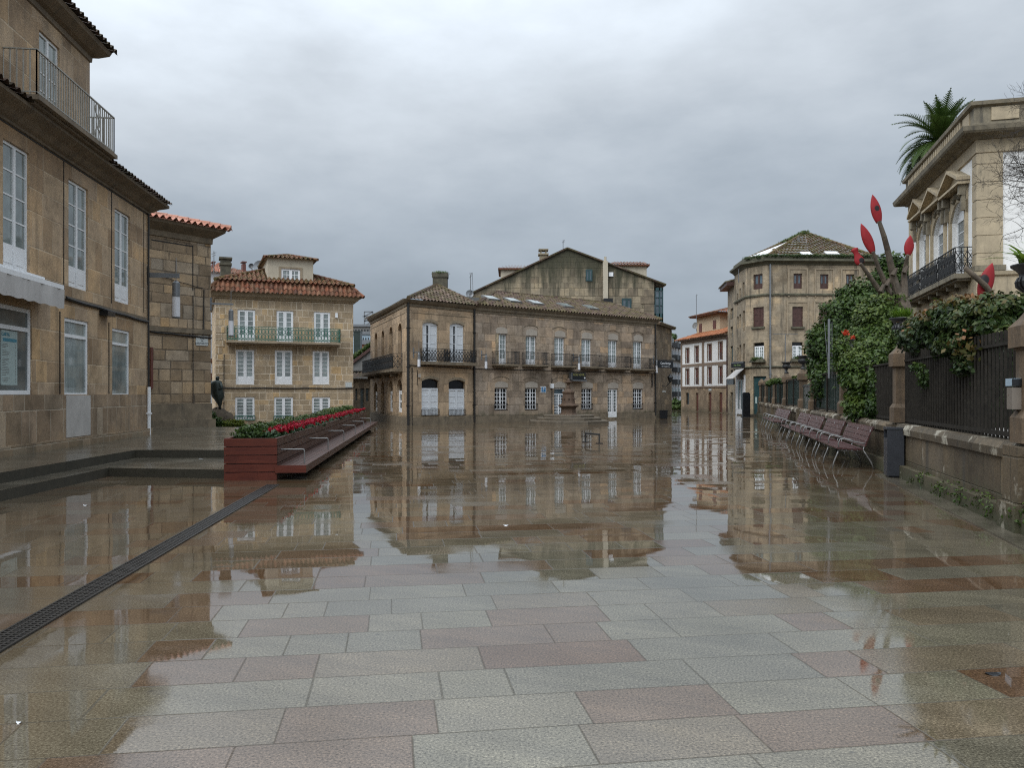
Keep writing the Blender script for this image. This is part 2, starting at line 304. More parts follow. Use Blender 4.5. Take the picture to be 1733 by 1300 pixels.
    M['lfGrass'] = leafmat('fresh_grass_blade', [(.06, .13, .012), (.11, .2, .02), (.16, .25, .03)], .5, .3)
    M['lfBox'] = leafmat('yellow_green_hedge_leaf', [(.03, .05, .006), (.09, .12, .012), (.17, .19, .02)], .5)
    M['lfPalm'] = leafmat('palm_frond', [(.02, .042, .010), (.04, .075, .015), (.085, .125, .03)], .45, .2)
    M['lfCyc'] = leafmat('cyclamen_leaf', [(.015, .04, .012), (.035, .07, .03), (.1, .14, .09)], .45)
    M['petal'] = leafmat('crimson_petal', [(.2, .004, .01), (.36, .008, .025), (.48, .025, .07)], .5, .25)
    M['orange'] = leafmat('orange_bloom', [(.5, .05, .02), (.62, .1, .05)], .5, .2)
    M['twig'] = plain('dark_twig', (.03, .024, .018), .8, var=.3)
    M['hill'] = plain('hazy_hill', (.10, .13, .13), .95, var=.3, scale=.08)
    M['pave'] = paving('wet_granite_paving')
    g = NG('kerb_granite'); p = g.pos(); n = g.noise(p, 60., 3., .7); b = g.noise(p, 1.2, 4., .6)
    col = g.mix(1., (.10, .088, .066), g.ramp(n, [(.3, .6), (.7, 1.4)]), 'MULTIPLY'); col = g.mix(.8, col, g.ramp(b, [(.3, .5), (.7, 1.3)]), 'MULTIPLY')
    _, _, wz = g.sep(p)
    M['kerb'] = g.done(col, g.ma('MULTIPLY_ADD', b, .3, .05), g.bump(n, .2, .006), ior=1.36)
    g = NG('riser_stone'); n = g.noise(g.pos(), 3., 5., .7)
    M['riser'] = g.done(g.mix(n, (.016, .016, .01), (.06, .052, .036)), .6, g.bump(n, .4, .02))
mk()
# ------------------------------------------------------------------ mesh builder
ORG = {}
def tag(o, label=None, cat=None, group=None, kind=None):
    if label: o['label'] = label
    if cat: o['category'] = cat
    if group: o['group'] = group
    if kind: o['kind'] = kind
    return o
def thing(name, label, cat, loc=(0, 0, 0), rz=0., group=None, local=False):
    o = bpy.data.objects.new(name, None); COL.objects.link(o); o.empty_display_size = .2
    o.location = loc; o.rotation_euler = (0, 0, rz)
    ORG[o.name] = V((0, 0, 0)) if local else V(loc)
    return tag(o, label, cat, group)
def autouv(ps):
    n = (ps[1]-ps[0]).cross(ps[2]-ps[0])
    if n.length < 1e-9 and len(ps) > 3: n = (ps[2]-ps[0]).cross(ps[3]-ps[0])
    if n.length < 1e-9: return [(0, 0)]*len(ps)
    n.normalize()
    if abs(n.z) > .75: return [(p.x, p.y) for p in ps]
    t = V((-n.y, n.x, 0)).normalized()
    if abs(n.z) < .2: return [(p.dot(t), p.z) for p in ps]
    w = n.cross(t); w = w if w.z > 0 else -w
    return [(p.dot(t), p.dot(w)) for p in ps]
class MB:
    def __init__(s): s.v = []; s.f = []; s.uv = []
    def poly(s, ps, uv=None):
        ps = [V(p) for p in ps]; i = len(s.v); s.v += ps; s.f.append(tuple(range(i, i+len(ps)))); s.uv += list(uv) if uv else autouv(ps)
    def hexa(s, c):    # 8 corners: bottom 4 ccw, top 4 ccw
        for q in ((3, 2, 1, 0), (4, 5, 6, 7), (0, 1, 5, 4), (1, 2, 6, 5), (2, 3, 7, 6), (3, 0, 4, 7)): s.poly([c[k] for k in q])
    def box(s, x0, x1, y0, y1, z0, z1):
        s.hexa([(x0, y0, z0), (x1, y0, z0), (x1, y1, z0), (x0, y1, z0), (x0, y0, z1), (x1, y0, z1), (x1, y1, z1), (x0, y1, z1)])
    def fbox(s, F, u0, u1, w0, w1, z0, z1):
        s.hexa([F.p(u0, w1, z0), F.p(u1, w1, z0), F.p(u1, w0, z0), F.p(u0, w0, z0), F.p(u0, w1, z1), F.p(u1, w1, z1), F.p(u1, w0, z1), F.p(u0, w0, z1)])
    def bar(s, a, b, r, r2=None, up=None):
        a = V(a); b = V(b); d = (b-a)
        if d.length < 1e-6: return
        d.normalize(); r2 = r2 or r
        h = V((0, 0, 1)) if abs(d.z) < .95 else V((1, 0, 0)); x = d.cross(h).normalized(); y = x.cross(d)
        c = [a-x*r-y*r2, a+x*r-y*r2, a+x*r+y*r2, a-x*r+y*r2]; e = [b-x*r-y*r2, b+x*r-y*r2, b+x*r+y*r2, b-x*r+y*r2]
        for k in range(4): s.poly([c[k], c[(k+1) % 4], e[(k+1) % 4], e[k]])
        s.poly(c[::-1]); s.poly(e)
    def tube(s, pts, rad, n=8, cap=True):
        pts = [V(p) for p in pts]; m = len(pts); rad = rad if isinstance(rad, (list, tuple)) else [rad]*m
        rings = []; px = None
        for i in range(m):
            d = (pts[min(i+1, m-1)]-pts[max(i-1, 0)]).normalized()
            if px is None: px = d.cross(V((0, 0, 1)) if abs(d.z) < .9 else V((1, 0, 0))).normalized()
            px = (px-d*px.dot(d)).normalized(); y = d.cross(px)
            rings.append([pts[i]+(px*math.cos(t)+y*math.sin(t))*rad[i] for t in [2*math.pi*k/n for k in range(n)]])
        for i in range(m-1):
            for k in range(n): s.poly([rings[i][k], rings[i][(k+1) % n], rings[i+1][(k+1) % n], rings[i+1][k]])
        if cap: s.poly(rings[0][::-1]); s.poly(rings[-1])
    def lathe(s, prof, c, n=24, a0=0., sx=1., sy=1.):
        c = V(c); rings = [[c+V((r*math.cos(a0+2*math.pi*k/n)*sx, r*math.sin(a0+2*math.pi*k/n)*sy, z)) for k in range(n)] for r, z in prof]
        for i in range(len(rings)-1):
            for k in range(n): s.poly([rings[i][k], rings[i][(k+1) % n], rings[i+1][(k+1) % n], rings[i+1][k]])
        if prof[0][0] > 1e-4: s.poly(rings[0][::-1])
        if prof[-1][0] > 1e-4: s.poly(rings[-1])
    def prism(s, F, pts, w0, w1):
        a = [F.p(u, w0, z) for u, z in pts]; b = [F.p(u, w1, z) for u, z in pts]; n = len(pts)
        s.poly(b, [(u, z) for u, z in pts]); s.poly(a[::-1])
        for k in range(n): s.poly([a[k], a[(k+1) % n], b[(k+1) % n], b[k]])
    def sweep(s, plan, prof, cap=True):
        P = [V((p[0], p[1], 0)) for p in plan]; m = len(P); offs = []
        ns = []
        for i in range(m-1):
            d = (P[i+1]-P[i]).normalized(); ns.append(V((d.y, -d.x, 0)))
        for i in range(m):
            if i == 0: o = ns[0]
            elif i == m-1: o = ns[-1]
            else: o = (ns[i-1]+ns[i])/(1+ns[i-1].dot(ns[i]))
            offs.append(o)
        rows = [[P[i]+offs[i]*w+V((0, 0, z)) for w, z in prof] for i in range(m)]
        for i in range(m-1):
            for k in range(len(prof)-1): s.poly([rows[i][k], rows[i+1][k], rows[i+1][k+1], rows[i][k+1]])
        if cap: s.poly(rows[0]); s.poly(rows[-1][::-1])
        return offs
    def build(s, name, mat, parent=None, smooth=False, label=None, loc=None, local=False):
        me = bpy.data.meshes.new(name)
        if parent is not None: org = ORG[parent.name]
        else: org = V((0, 0, 0)) if (local or loc is None) else V(loc)
        me.from_pydata([tuple(p-org) for p in s.v], [], s.f)
        uvl = me.uv_layers.new(name='UVMap'); uvl.data.foreach_set('uv', [c for q in s.uv for c in q])
        me.materials.append(mat if not isinstance(mat, str) else M[mat])
        if smooth:
            import bmesh
            bm = bmesh.new(); bm.from_mesh(me); bmesh.ops.remove_doubles(bm, verts=bm.verts, dist=1e-5); bm.to_mesh(me); bm.free()
            me.polygons.foreach_set('use_smooth', [True]*len(me.polygons))
        o = bpy.data.objects.new(name, me); COL.objects.link(o)
        ORG[o.name] = org
        if parent is not None: o.parent = parent
        elif loc is not None: o.location = loc
        if label: o['label'] = label
        return o
def copy_tree(o, parent=None):
    c = o.copy(); COL.objects.link(c); c.parent = parent; ORG[c.name] = ORG[o.name]
    for ch in list(o.children): copy_tree(ch, c)
    return c

# ------------------------------------------------------------------ facades
class Fac:
    def __init__(s, a, b):
        s.a = V((a[0], a[1], 0)); d = V((b[0]-a[0], b[1]-a[1], 0)); s.L = d.length; s.d = d.normalized(); s.n = V((s.d.y, -s.d.x, 0))
    def p(s, u, w, z): q = s.a+s.d*u+s.n*w; return V((q.x, q.y, z))
    def u(s, px):
        k = (px-CX)/FPX; return (k*s.a.y-s.a.x)/(s.d.x-k*s.d.y)
    def z(s, px, py):
        Y = s.a.y+s.u(px)*s.d.y; return EYE+(HZ-py)*Y/FPX
    def rect(s, x0, y0, x1, y1):
        c = (x0+x1)/2; return s.u(x0), s.u(x1), s.z(c, y1), s.z(c, y0)
    def pt(s, px, py): return s.p(s.u(px), 0, s.z(px, py))
    def shift(s, w):
        a = s.a+s.n*w; b = a+s.d*s.L; return Fac((a.x, a.y), (b.x, b.y))
    def ground(s, u): return V((s.p(u, 0, 0).x, s.p(u, 0, 0).y))
def arcpts(u0, u1, z1, rise, n=10):
    # segmental / round arch from (u0,z1-rise) over the crown to (u1,z1-rise)
    h = (u1-u0)/2; r = (h*h+rise*rise)/(2*rise); uc = (u0+u1)/2; zc = z1-r; out = []
    for i in range(n+1):
        u = u0+(u1-u0)*i/n; out.append((u, zc+math.sqrt(max(r*r-(u-uc)**2, 0))))
    return out
def wall(mb, F, u0, u1, z0, z1, ops=(), depth=.22, top=None):
    """wall face with real openings; ops = (u0,u1,z0,z1,rise)"""
    ops = [tuple(o)+(0,)*(5-len(o)) for o in ops]
    us = sorted({u0, u1, *[min(max(o[i], u0), u1) for o in ops for i in (0, 1)]}); zs = sorted({z0, z1, *[o[i] for o in ops for i in (2, 3)]})
    for i in range(len(us)-1):
        for k in range(len(zs)-1):
            um, zm = (us[i]+us[i+1])/2, (zs[k]+zs[k+1])/2
            if us[i+1]-us[i] < 1e-5 or any(o[0] < um < o[1] and o[2] < zm < o[3] for o in ops): continue
            q = [(us[i], zs[k]), (us[i+1], zs[k]), (us[i+1], zs[k+1]), (us[i], zs[k+1])]
            mb.poly([F.p(u, 0, z) for u, z in q], q)
    for a, b, c, d, r in ops:
        arc = arcpts(a, b, d, r) if r else [(a, d), (b, d)]
        zt = d-r
        for (ua, za), (ub, zb) in zip(arc[:-1], arc[1:]):
            if r:
                q = [(ua, za), (ub, zb), (ub, d), (ua, d)]; mb.poly([F.p(u, 0, z) for u, z in q], q)
            mb.poly([F.p(ua, 0, za), F.p(ua, -depth, za), F.p(ub, -depth, zb), F.p(ub, 0, zb)])
        mb.poly([F.p(a, 0, c), F.p(a, -depth, c), F.p(a, -depth, zt), F.p(a, 0, zt)], [(0, c), (depth, c), (depth, zt), (0, zt)])
        mb.poly([F.p(b, 0, c), F.p(b, 0, zt), F.p(b, -depth, zt), F.p(b, -depth, c)], [(0, c), (0, zt), (depth, zt), (depth, c)])
        mb.poly([F.p(a, 0, c), F.p(b, 0, c), F.p(b, -depth, c), F.p(a, -depth, c)])
def window(F, r, root, leaves=2, nx=1, ny=4, panel=0., fw=.055, bar=.025, rec=.1, mat='white', pane='gl', name='window', trans=0., panelmat=None, label=None, rise=0., dark_left=0.):
    u0, u1, z0, z1 = r[:4]; fr = MB(); g = .004
    a, b = u0+g, u1-g; w0, w1 = -rec-.05, -rec
    if dark_left:
        dk = MB(); m_ = a+(b-a)*dark_left; dk.poly([F.p(a, w0-.3, z0), F.p(m_, w0-.3, z0), F.p(m_, w0-.3, z1), F.p(a, w0-.3, z1)])
        a = m_; leaves = 1
    zt = z1-g
    fr.fbox(F, a, a+fw, w0, w1, z0+g, zt); fr.fbox(F, b-fw, b, w0, w1, z0+g, zt)
    fr.fbox(F, a+fw, b-fw, w0, w1, zt-fw-rise*.9, zt); fr.fbox(F, a+fw, b-fw, w0, w1, z0+g, z0+g+fw)
    ztop = zt-fw-rise*.9
    if trans:
        zz = zt-fw-(z1-z0)*trans; fr.fbox(F, a+fw, b-fw, w0, w1, zz, zz+fw); ztop = zz
    zb = z0+g+fw
    if panel:
        zp = z0+(z1-z0)*panel; fr.fbox(F, a+fw, b-fw, w0+.005, w1-.012, zb, zp)
        zb = zp
        for l in range(leaves):
            L0 = a+fw+(b-a-2*fw)*l/leaves; L1 = a+fw+(b-a-2*fw)*(l+1)/leaves
            fr.fbox(F, L0+.06, L1-.06, w1-.012, w1-.002, z0+(zp-z0)*.25, z0+(zp-z0)*.8)
    for l in range(leaves):
        L0 = a+fw+(b-a-2*fw)*l/leaves; L1 = a+fw+(b-a-2*fw)*(l+1)/leaves
        if l: fr.fbox(F, L0-fw*.75, L0+fw*.75, w0+.002, w1+.006, z0+g+fw+.001, ztop-.001)
        for k in range(1, nx): x = L0+(L1-L0)*k/nx; fr.fbox(F, x-bar/2, x+bar/2, w0+.01, w1-.012, zb+.001, ztop-.001)
        for k in range(1, ny): z = zb+(ztop-zb)*k/ny; fr.fbox(F, L0+.001, L1-.001, w0+.012, w1-.016, z-bar/2, z+bar/2)
    fo = fr.build(name, mat, root, label=label)
    pn = MB(); pn.poly([F.p(a, w0+.02, z0), F.p(b, w0+.02, z0), F.p(b, w0+.02, z1), F.p(a, w0+.02, z1)])
    pn.build('pane', pane, fo)
    if dark_left: dk.build('dark_opening', 'darkbox', fo)
    return fo
def shutter(F, r, root, mat='brown', rec=.08, name='shutter', slats=True):
    u0, u1, z0, z1 = r[:4]; m = MB(); um = (u0+u1)/2
    for a, b in ((u0+.004, um-.006), (um+.006, u1-.004)):
        m.fbox(F, a, b, -rec-.04, -rec-.02, z0+.004, z1-.004)
        for x0, x1 in ((a, a+.07), (b-.07, b)): m.fbox(F, x0, x1, -rec-.02, -rec, z0+.004, z1-.004)
        n = 3
        for k in range(n+1): z = z0+.004+(z1-z0-.078)*k/n; m.fbox(F, a+.071, b-.071, -rec-.02, -rec-.002, z, z+.07)
    return m.build(name, mat, root)
def railing(F, u0, u1, depth, z0, z1, style='bars', sp=.11, r=.008, w0=0.):
    """three-sided balcony railing in front of facade F"""
    m = MB(); c = [(u0, w0), (u0, depth), (u1, depth), (u1, w0)]
    for (ua, wa), (ub, wb) in zip(c[:-1], c[1:]):
        P = lambda t, z: F.p(ua+(ub-ua)*t, wa+(wb-wa)*t, z)
        L = math.hypot(ub-ua, wb-wa)
        m.bar(P(0, z1), P(1, z1), .02, .013); m.bar(P(0, z0+.07), P(1, z0+.07), .012)
        n = max(1, round(L/sp))
        H = z1-z0
        if style == 'bars':
            for k in range(n+1): m.bar(P(k/n, z0), P(k/n, z1), r)
        elif style == 'rings':
            n = max(1, round(L/.17)); m.bar(P(0, z0+.12*H), P(1, z0+.12*H), .012); m.bar(P(0, z1-.12*H), P(1, z1-.12*H), .012)
            for k in range(n+1): m.bar(P(k/n, z0), P(k/n, z1), .009)
            for k in range(n):
                t0, t1 = k/n, (k+1)/n
                zz = [z0+H*(.14+.72*q/8) for q in range(9)]
                for q in range(8):
                    f = lambda a: .5*abs(math.sin(a*math.pi*2/8))
                    for sgn in (1, -1):
                        ta = (t0+t1)/2+sgn*f(q)*(t1-t0)*.95; tb = (t0+t1)/2+sgn*f(q+1)*(t1-t0)*.95
                        m.bar(P(ta, zz[q]), P(tb, zz[q+1]), .011)
        elif style == 'ornate':
            n = max(1, round(L/.2)); m.bar(P(0, z0+.5*H), P(1, z0+.5*H), .009); m.bar(P(0, z1-.14*H), P(1, z1-.14*H), .009)
            for k in range(n+1): m.bar(P(k/n, z0), P(k/n, z1), .011)
            for k in range(n):
                t0, t1 = k/n, (k+1)/n
                for za, zb in ((.07, .5), (.5, .86)):
                    m.bar(P(t0, z0+za*H), P(t1, z0+zb*H), .011); m.bar(P(t1, z0+za*H), P(t0, z0+zb*H), .011)
                for q in range(8):
                    e = lambda a: P((t0+t1)/2+.32*(t1-t0)*math.cos(a), z0+(.28+.13*math.sin(a))*H)
                    m.bar(e(q*math.pi/4), e((q+1)*math.pi/4), .008)
    return m
def balcony(F, r, root, depth=.5, slab=.12, style='bars', mat='iron', slabmat='dress_dark', sp=.11, rr=.008, name='balcony', brackets=0):
    u0, u1, z0, z1 = r; m = MB(); m.fbox(F, u0-.04, u1+.04, .002, depth+.05, z0-slab, z0); m.fbox(F, u0+.03, u1-.03, .002, depth-.06, z0-slab-.07, z0-slab)
    for k in range(brackets):
        u = u0+(u1-u0)*(k+.5)/brackets; m.fbox(F, u-.08, u+.08, .002, depth*.75, z0-slab-.24, z0-slab-.07)
    b = m.build(name, slabmat, root)
    railing(F, u0, u1, depth, z0, z1, style, sp, rr).build('railing', mat, b)
    return b
def grille(F, r, root, mat='iron', style='bars', name='window_grille', w=.03, sp=.1):
    u0, u1, z0, z1 = r; m = MB(); P = lambda u, z: F.p(u, w, z)
    m.bar(P(u0, z1), P(u1, z1), .014); m.bar(P(u0, z0), P(u1, z0), .014); n = max(2, round((u1-u0)/sp))
    for k in range(n+1):
        u = u0+(u1-u0)*k/n
        if style == 'bars' or k in (0, n): m.bar(P(u, z0), P(u, z1), .009)
        if style == 'cross' and k < n:
            ub = u0+(u1-u0)*(k+1)/n; m.bar(P(u, z0), P(ub, z1), .009); m.bar(P(ub, z0), P(u, z1), .009)
        if style == 'double' and k < n:
            ub = u0+(u1-u0)*(k+1)/n
            for q in range(10):
                e = lambda a: P((u+ub)/2+.5*(ub-u)*math.cos(a), (z0+z1)/2+.46*(z1-z0)*math.sin(a))
                m.bar(e(q*math.pi/5), e((q+1)*math.pi/5), .008)
    return m.build(name, mat, root)
# ------------------------------------------------------------------ roofs of barrel tiles
def tile_facet(mb, poly, tw=.23, row=.36, amp=.045, step=.02, seg=6):
    ps = [V(p) for p in poly]; n = (ps[1]-ps[0]).cross(ps[2]-ps[0]).normalized()
    if n.z < 0: n = -n
    if n.z > .999: ux = V((1, 0, 0))
    else: ux = V((0, 0, 1)).cross(n).normalized()
    vy = n.cross(ux)
    o = ps[0]; q = [((p-o).dot(ux), (p-o).dot(vy)) for p in ps]
    umin, umax = min(a for a, b in q), max(a for a, b in q)
    def span(u):
        vs = []
        for (a, b), (c, d) in zip(q, q[1:]+q[:1]):
            if abs(a-c) < 1e-9: continue
            t = (u-a)/(c-a)
            if -1e-9 <= t <= 1+1e-9: vs.append(b+(d-b)*t)
        return (min(vs), max(vs)) if vs else (0, 0)
    k0 = math.floor(umin/tw); k1 = math.ceil(umax/tw); vmin = min(b for a, b in q); vmax = max(b for a, b in q)
    nr = int(math.ceil((vmax-vmin)/row)); us = []
    for k in range(k0, k1):
        for sgm in range(seg): us.append((k+sgm/seg))
    us.append(k1)
    prev = None
    for t in us:
        u = min(max(t*tw, umin+1e-5), umax-1e-5); ph = (t % 1.0)
        h = amp*math.sin(ph*math.pi*2-math.pi/2)
        cur = (u, span(u), h, t)
        if prev and cur[0]-prev[0] > 1e-5:
            for r in range(nr):
                va, vb = vmin+r*row, vmin+(r+1)*row; pts = []; uvs = []
                jit = (((math.floor(prev[3]+1e-6)*7919+r*104729) % 97)/97-.5)*.02
                for (uu, (lo, hi), hh, tt), order in ((prev, (va, vb)), (cur, (vb, va))):
                    for vv in order:
                        v2 = min(max(vv, lo), hi); f = (v2-va)/row
                        pts.append(o+ux*uu+vy*v2+n*(hh+step*(1-f)+jit)); uvs.append((math.floor(prev[3]+1e-6)+.5+(.3 if tt == cur[3] else 0), r+max(.02, min(.98, f))))
                if (pts[0]-pts[1]).length+(pts[2]-pts[3]).length > 1e-4:
                    mb.poly([pts[0], pts[3], pts[2], pts[1]], [uvs[0], uvs[3], uvs[2], uvs[1]])
        prev = cur
def ridge(mb, a, b, r=.1):
    a = V(a); b = V(b); L = (b-a).length; n = max(1, int(L/.4))
    for k in range(n):
        p = a+(b-a)*(k/n); q = a+(b-a)*((k+1)/n); i = len(mb.f)
        mb.tube([p, q], [r*1.12, r*.9], 8)
# ------------------------------------------------------------------ foliage
def leaves_obj(name, blobs, mat, parent=None, size=.12, loc=None, flat=.5, shell=.45, droop=0., clump=0, gap=.0):
    """blobs: (centre, (rx,ry,rz), count). many small pointed leaf quads through the volume, lighter towards the outside top"""
    Vs, UVs = [], []
    for c, rad, cnt in blobs:
        d = rng.normal(size=(cnt, 3)); d /= np.linalg.norm(d, axis=1)[:, None]
        r = rng.random(cnt)**shell
        r *= 1+.16*np.sin(d[:, 0]*7+c[0]*3)*np.sin(d[:, 1]*6+c[1])+.14*np.sin(d[:, 2]*9+c[0]*5)+.07*np.sin(d[:, 0]*17+d[:, 2]*13)
        p = np.array(c)+d*r[:, None]*np.array(rad)
        nrm = d+rng.normal(size=(cnt, 3))*.55+np.array([0, 0, .35]); nrm /= np.linalg.norm(nrm, axis=1)[:, None]
        t = rng.normal(size=(cnt, 3)); t -= nrm*(t*nrm).sum(1)[:, None]; t /= np.linalg.norm(t, axis=1)[:, None]
        t[:, 2] -= droop; t /= np.linalg.norm(t, axis=1)[:, None]
        b = np.cross(nrm, t)
        s = size*(.6+.8*rng.random(cnt))[:, None]
        q = np.stack([p-t*s*.5, p+b*s*.28+nrm*s*.06, p+t*s*.5, p-b*s*.28+nrm*s*.06], 1)
        Vs.append(q.reshape(-1, 3))
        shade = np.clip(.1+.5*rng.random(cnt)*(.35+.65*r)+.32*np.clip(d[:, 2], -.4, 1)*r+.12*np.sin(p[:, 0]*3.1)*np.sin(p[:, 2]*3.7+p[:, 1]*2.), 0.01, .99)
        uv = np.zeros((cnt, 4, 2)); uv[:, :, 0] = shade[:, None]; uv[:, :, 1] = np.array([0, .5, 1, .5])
        UVs.append(uv.reshape(-1, 2))
    Vv = np.concatenate(Vs); U = np.concatenate(UVs)
    org = np.array(ORG[parent.name]) if parent is not None else (np.array(loc) if loc is not None else np.zeros(3))
    Vv = Vv-org; n = len(Vv)//4; me = bpy.data.meshes.new(name)
    me.vertices.add(len(Vv)); me.vertices.foreach_set('co', Vv.ravel().astype(np.float32))
    me.loops.add(len(Vv)); me.loops.foreach_set('vertex_index', np.arange(len(Vv), dtype=np.int32))
    me.polygons.add(n); me.polygons.foreach_set('loop_start', np.arange(0, len(Vv), 4, dtype=np.int32)); me.polygons.foreach_set('loop_total', np.full(n, 4, dtype=np.int32))
    uvl = me.uv_layers.new(name='UVMap'); uvl.data.foreach_set('uv', U.ravel().astype(np.float32)); me.update(calc_edges=True)
    me.materials.append(M[mat]); o = bpy.data.objects.new(name, me); COL.objects.link(o); ORG[o.name] = V(org)
    if parent is not None: o.parent = parent
    elif loc is not None: o.location = loc
    return o
def blob(px, py, Y, rx, ry, cnt, deep=1.):
    k = Y/FPX; return (tuple(PX(px, py, Y)), (rx*k, (rx+ry)*.5*k*deep, ry*k), cnt)
# ------------------------------------------------------------------ lettering
def lettering(txt, F, uc, zc, size, w, mat, parent, name='lettering', sx=1.):
    cu = bpy.data.curves.new('t', 'FONT'); cu.body = txt; cu.size = size; cu.align_x = 'CENTER'; cu.align_y = 'CENTER'; cu.extrude = .004; cu.resolution_u = 2
    t = bpy.data.objects.new('t', cu); COL.objects.link(t); dg = bpy.context.evaluated_depsgraph_get(); me = bpy.data.meshes.new_from_object(t.evaluated_get(dg))
    bpy.data.objects.remove(t); bpy.data.curves.remove(cu)
    org = ORG[parent.name]
    for v in me.vertices:
        x, y, z = v.co; v.co = F.p(uc+x*sx, w+z, zc+y)-org
    me.name = name; me.materials.clear(); me.materials.append(M[mat]); o = bpy.data.objects.new(name, me); COL.objects.link(o); o.parent = parent; ORG[o.name] = org
    return o
# ================================================================== GROUND
def sheet(name, x0, x1, y0, y1, z, mat):
    m = MB(); m.poly([(x0, y0, z), (x1, y0, z), (x1, y1, z), (x0, y1, z)]); o = m.build(name, mat); o['kind'] = 'structure'; return o
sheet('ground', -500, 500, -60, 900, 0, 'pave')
def steps():
    def slab(name, pts, z0, z1, mat, edge):
        m = MB(); m.poly([(x, y, z1) for x, y in pts]); o = m.build(name, mat); o['kind'] = 'structure'
        m = MB()
        for (a, b) in zip(pts, pts[1:]+pts[:1]): m.poly([(a[0], a[1], z0), (b[0], b[1], z0), (b[0], b[1], z1-.002), (a[0], a[1], z1-.002)])
        o2 = m.build(edge, 'riser'); o2['kind'] = 'structure'
    slab('lower_step', [(-7.32, 3), (-7.79, 12.1), (-8.0, 15.8), (-5.50, 15.42), (-5.9, 19.6), (-14, 19.6), (-14, 3)][::-1], 0, .17, 'kerb', 'lower_step_riser')
    slab('raised_pavement', [(-7.9, 3), (-8.38, 13), (-8.64, 18.3), (-5.90, 18.3), (-7.25, 30.2), (-14.0, 31.2), (-20, 31), (-20, 3)][::-1], 0, .35, 'kerb', 'raised_pavement_riser')
steps()

def part(root, name, mat, fn, **k):
    m = MB(); fn(m); return m.build(name, mat, root, **k)
def lunette(root, F, x0, ytop, x1, ybot, rise=.1):
    u0, u1, z0, z1 = F.rect(x0, ytop, x1, ybot)
    pts = [(u0, z0), (u1, z0)]+arcpts(u0, u1, z1, rise, 8)[::-1]
    part(root, 'plaster_lunette', 'lunette', lambda m: m.prism(F, pts, .0, .016))
def pipe(root, F, px, y0, y1, r=.05, mat='cable', name='downpipe', w=.07):
    u = F.u(px); part(root, name, mat, lambda m: m.tube([F.p(u, w, F.z(px, y0)), F.p(u, w, F.z(px, y1))], r, 8))
    for z in (1., 3., 5.):
        if z < F.z(px, y0): part(root, 'pipe_clip', mat, lambda m: m.fbox(F, u-r*1.3, u+r*1.3, .001, w+r*1.2, z, z+.05))
def cable(root, F, x0, y0, x1, y1, n=14, r=.03, sag=.03, mat='cable', w=.035):
    a = (F.u(x0), F.z(x0, y0)); b = (F.u(x1), F.z(x1, y1))
    pts = [F.p(a[0]+(b[0]-a[0])*t, w, a[1]+(b[1]-a[1])*t-sag*math.sin(math.pi*((t*3) % 1))) for t in [k/n for k in range(n+1)]]
    part(root, 'cable', mat, lambda m: m.tube(pts, r, 6))

# ================================================================== A: near left stone building
FA = Fac((-9.078, 4.), (-11.43, 25.)); LA = FA.L
A = thing('stone_building', 'tan stone building on the far left with white French windows and iron roof balcony', 'building', FA.p(LA, 0, .35))
wA = {k: FA.rect(*v) for k, v in dict(u1=(5, 246, 50, 458), u2=(116, 311, 149, 489), u3=(194, 359, 220, 513), g1=(-60, 508, 54, 668), g2=(109, 541, 150, 671), g3=(190, 558, 219.5, 671)).items()}
wA['g1'] = (wA['g1'][0], wA['g1'][1], 1.62, 3.5)
zc = 3.95
part(A, 'wall', 'A', lambda m: (wall(m, FA, 0, LA, zc, 7.35, [wA[k] for k in ('u1', 'u2', 'u3')]), wall(m, FA, 0, LA, 1.62, zc, [wA[k] for k in ('g1', 'g2', 'g3')]),
     m.poly([FA.p(LA, 0, .3), FA.p(LA, -9, .3), FA.p(LA, -9, 7.66), FA.p(LA, 0, 7.66)])))
part(A, 'plinth', 'A_low', lambda m: (m.fbox(FA, 0, LA, -.1, .035, .34, 1.62), m.fbox(FA, 0, LA+.05, .035, .13, .34, .56)))
part(A, 'stone_panel', 'panel', lambda m: m.fbox(FA, wA['g2'][0], wA['g2'][1], .035, .05, .58, 1.60), label='pale grey stone panel under the middle shop window')
part(A, 'string_course', 'A_soffit', lambda m: m.fbox(FA, 0, LA, .0, .035, zc-.02, zc+.06))
for px in (107.5, 188.5, 243):
    u = FA.u(px); part(A, 'pilaster_joint_shadow', 'cable', lambda m: m.fbox(FA, u-.014, u+.014, .0, .012, 4.15, 7.24))  # black strip drawn in place of the shadow along a pilaster edge
for px in (101, 184):
    u = FA.u(px); part(A, 'pilaster_joint_shadow', 'cable', lambda m: m.fbox(FA, u-.02, u+.02, .0, .012, 1.64, 3.6))
part(A, 'frieze_line', 'cable', lambda m: m.fbox(FA, 0, LA, .0, .014, 7.24, 7.265))
back = FA.p(LA, -4, 0)
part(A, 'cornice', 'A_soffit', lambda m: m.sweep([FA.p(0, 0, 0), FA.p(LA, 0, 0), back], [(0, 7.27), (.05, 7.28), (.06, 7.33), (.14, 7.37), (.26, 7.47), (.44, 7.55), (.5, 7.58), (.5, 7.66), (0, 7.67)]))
def roofA(m):
    tile_facet(m, [FA.p(0, .6, 7.68), FA.p(LA+.45, .6, 7.68), FA.p(LA-3.2, -4, 9.2), FA.p(0, -4, 9.2)], amp=.04)
    tile_facet(m, [FA.p(LA+.45, .6, 7.68), FA.p(LA+.45, -8, 7.68), FA.p(LA-3.2, -4, 9.2)], amp=.04)
part(A, 'roof', 'tD', roofA)
uT0, uT1 = FA.u(-75), FA.u(152)
zT = 10.35
rD = FA.rect(66, 65, 101, 190); rD = (rD[0], rD[1], 7.84, rD[3])
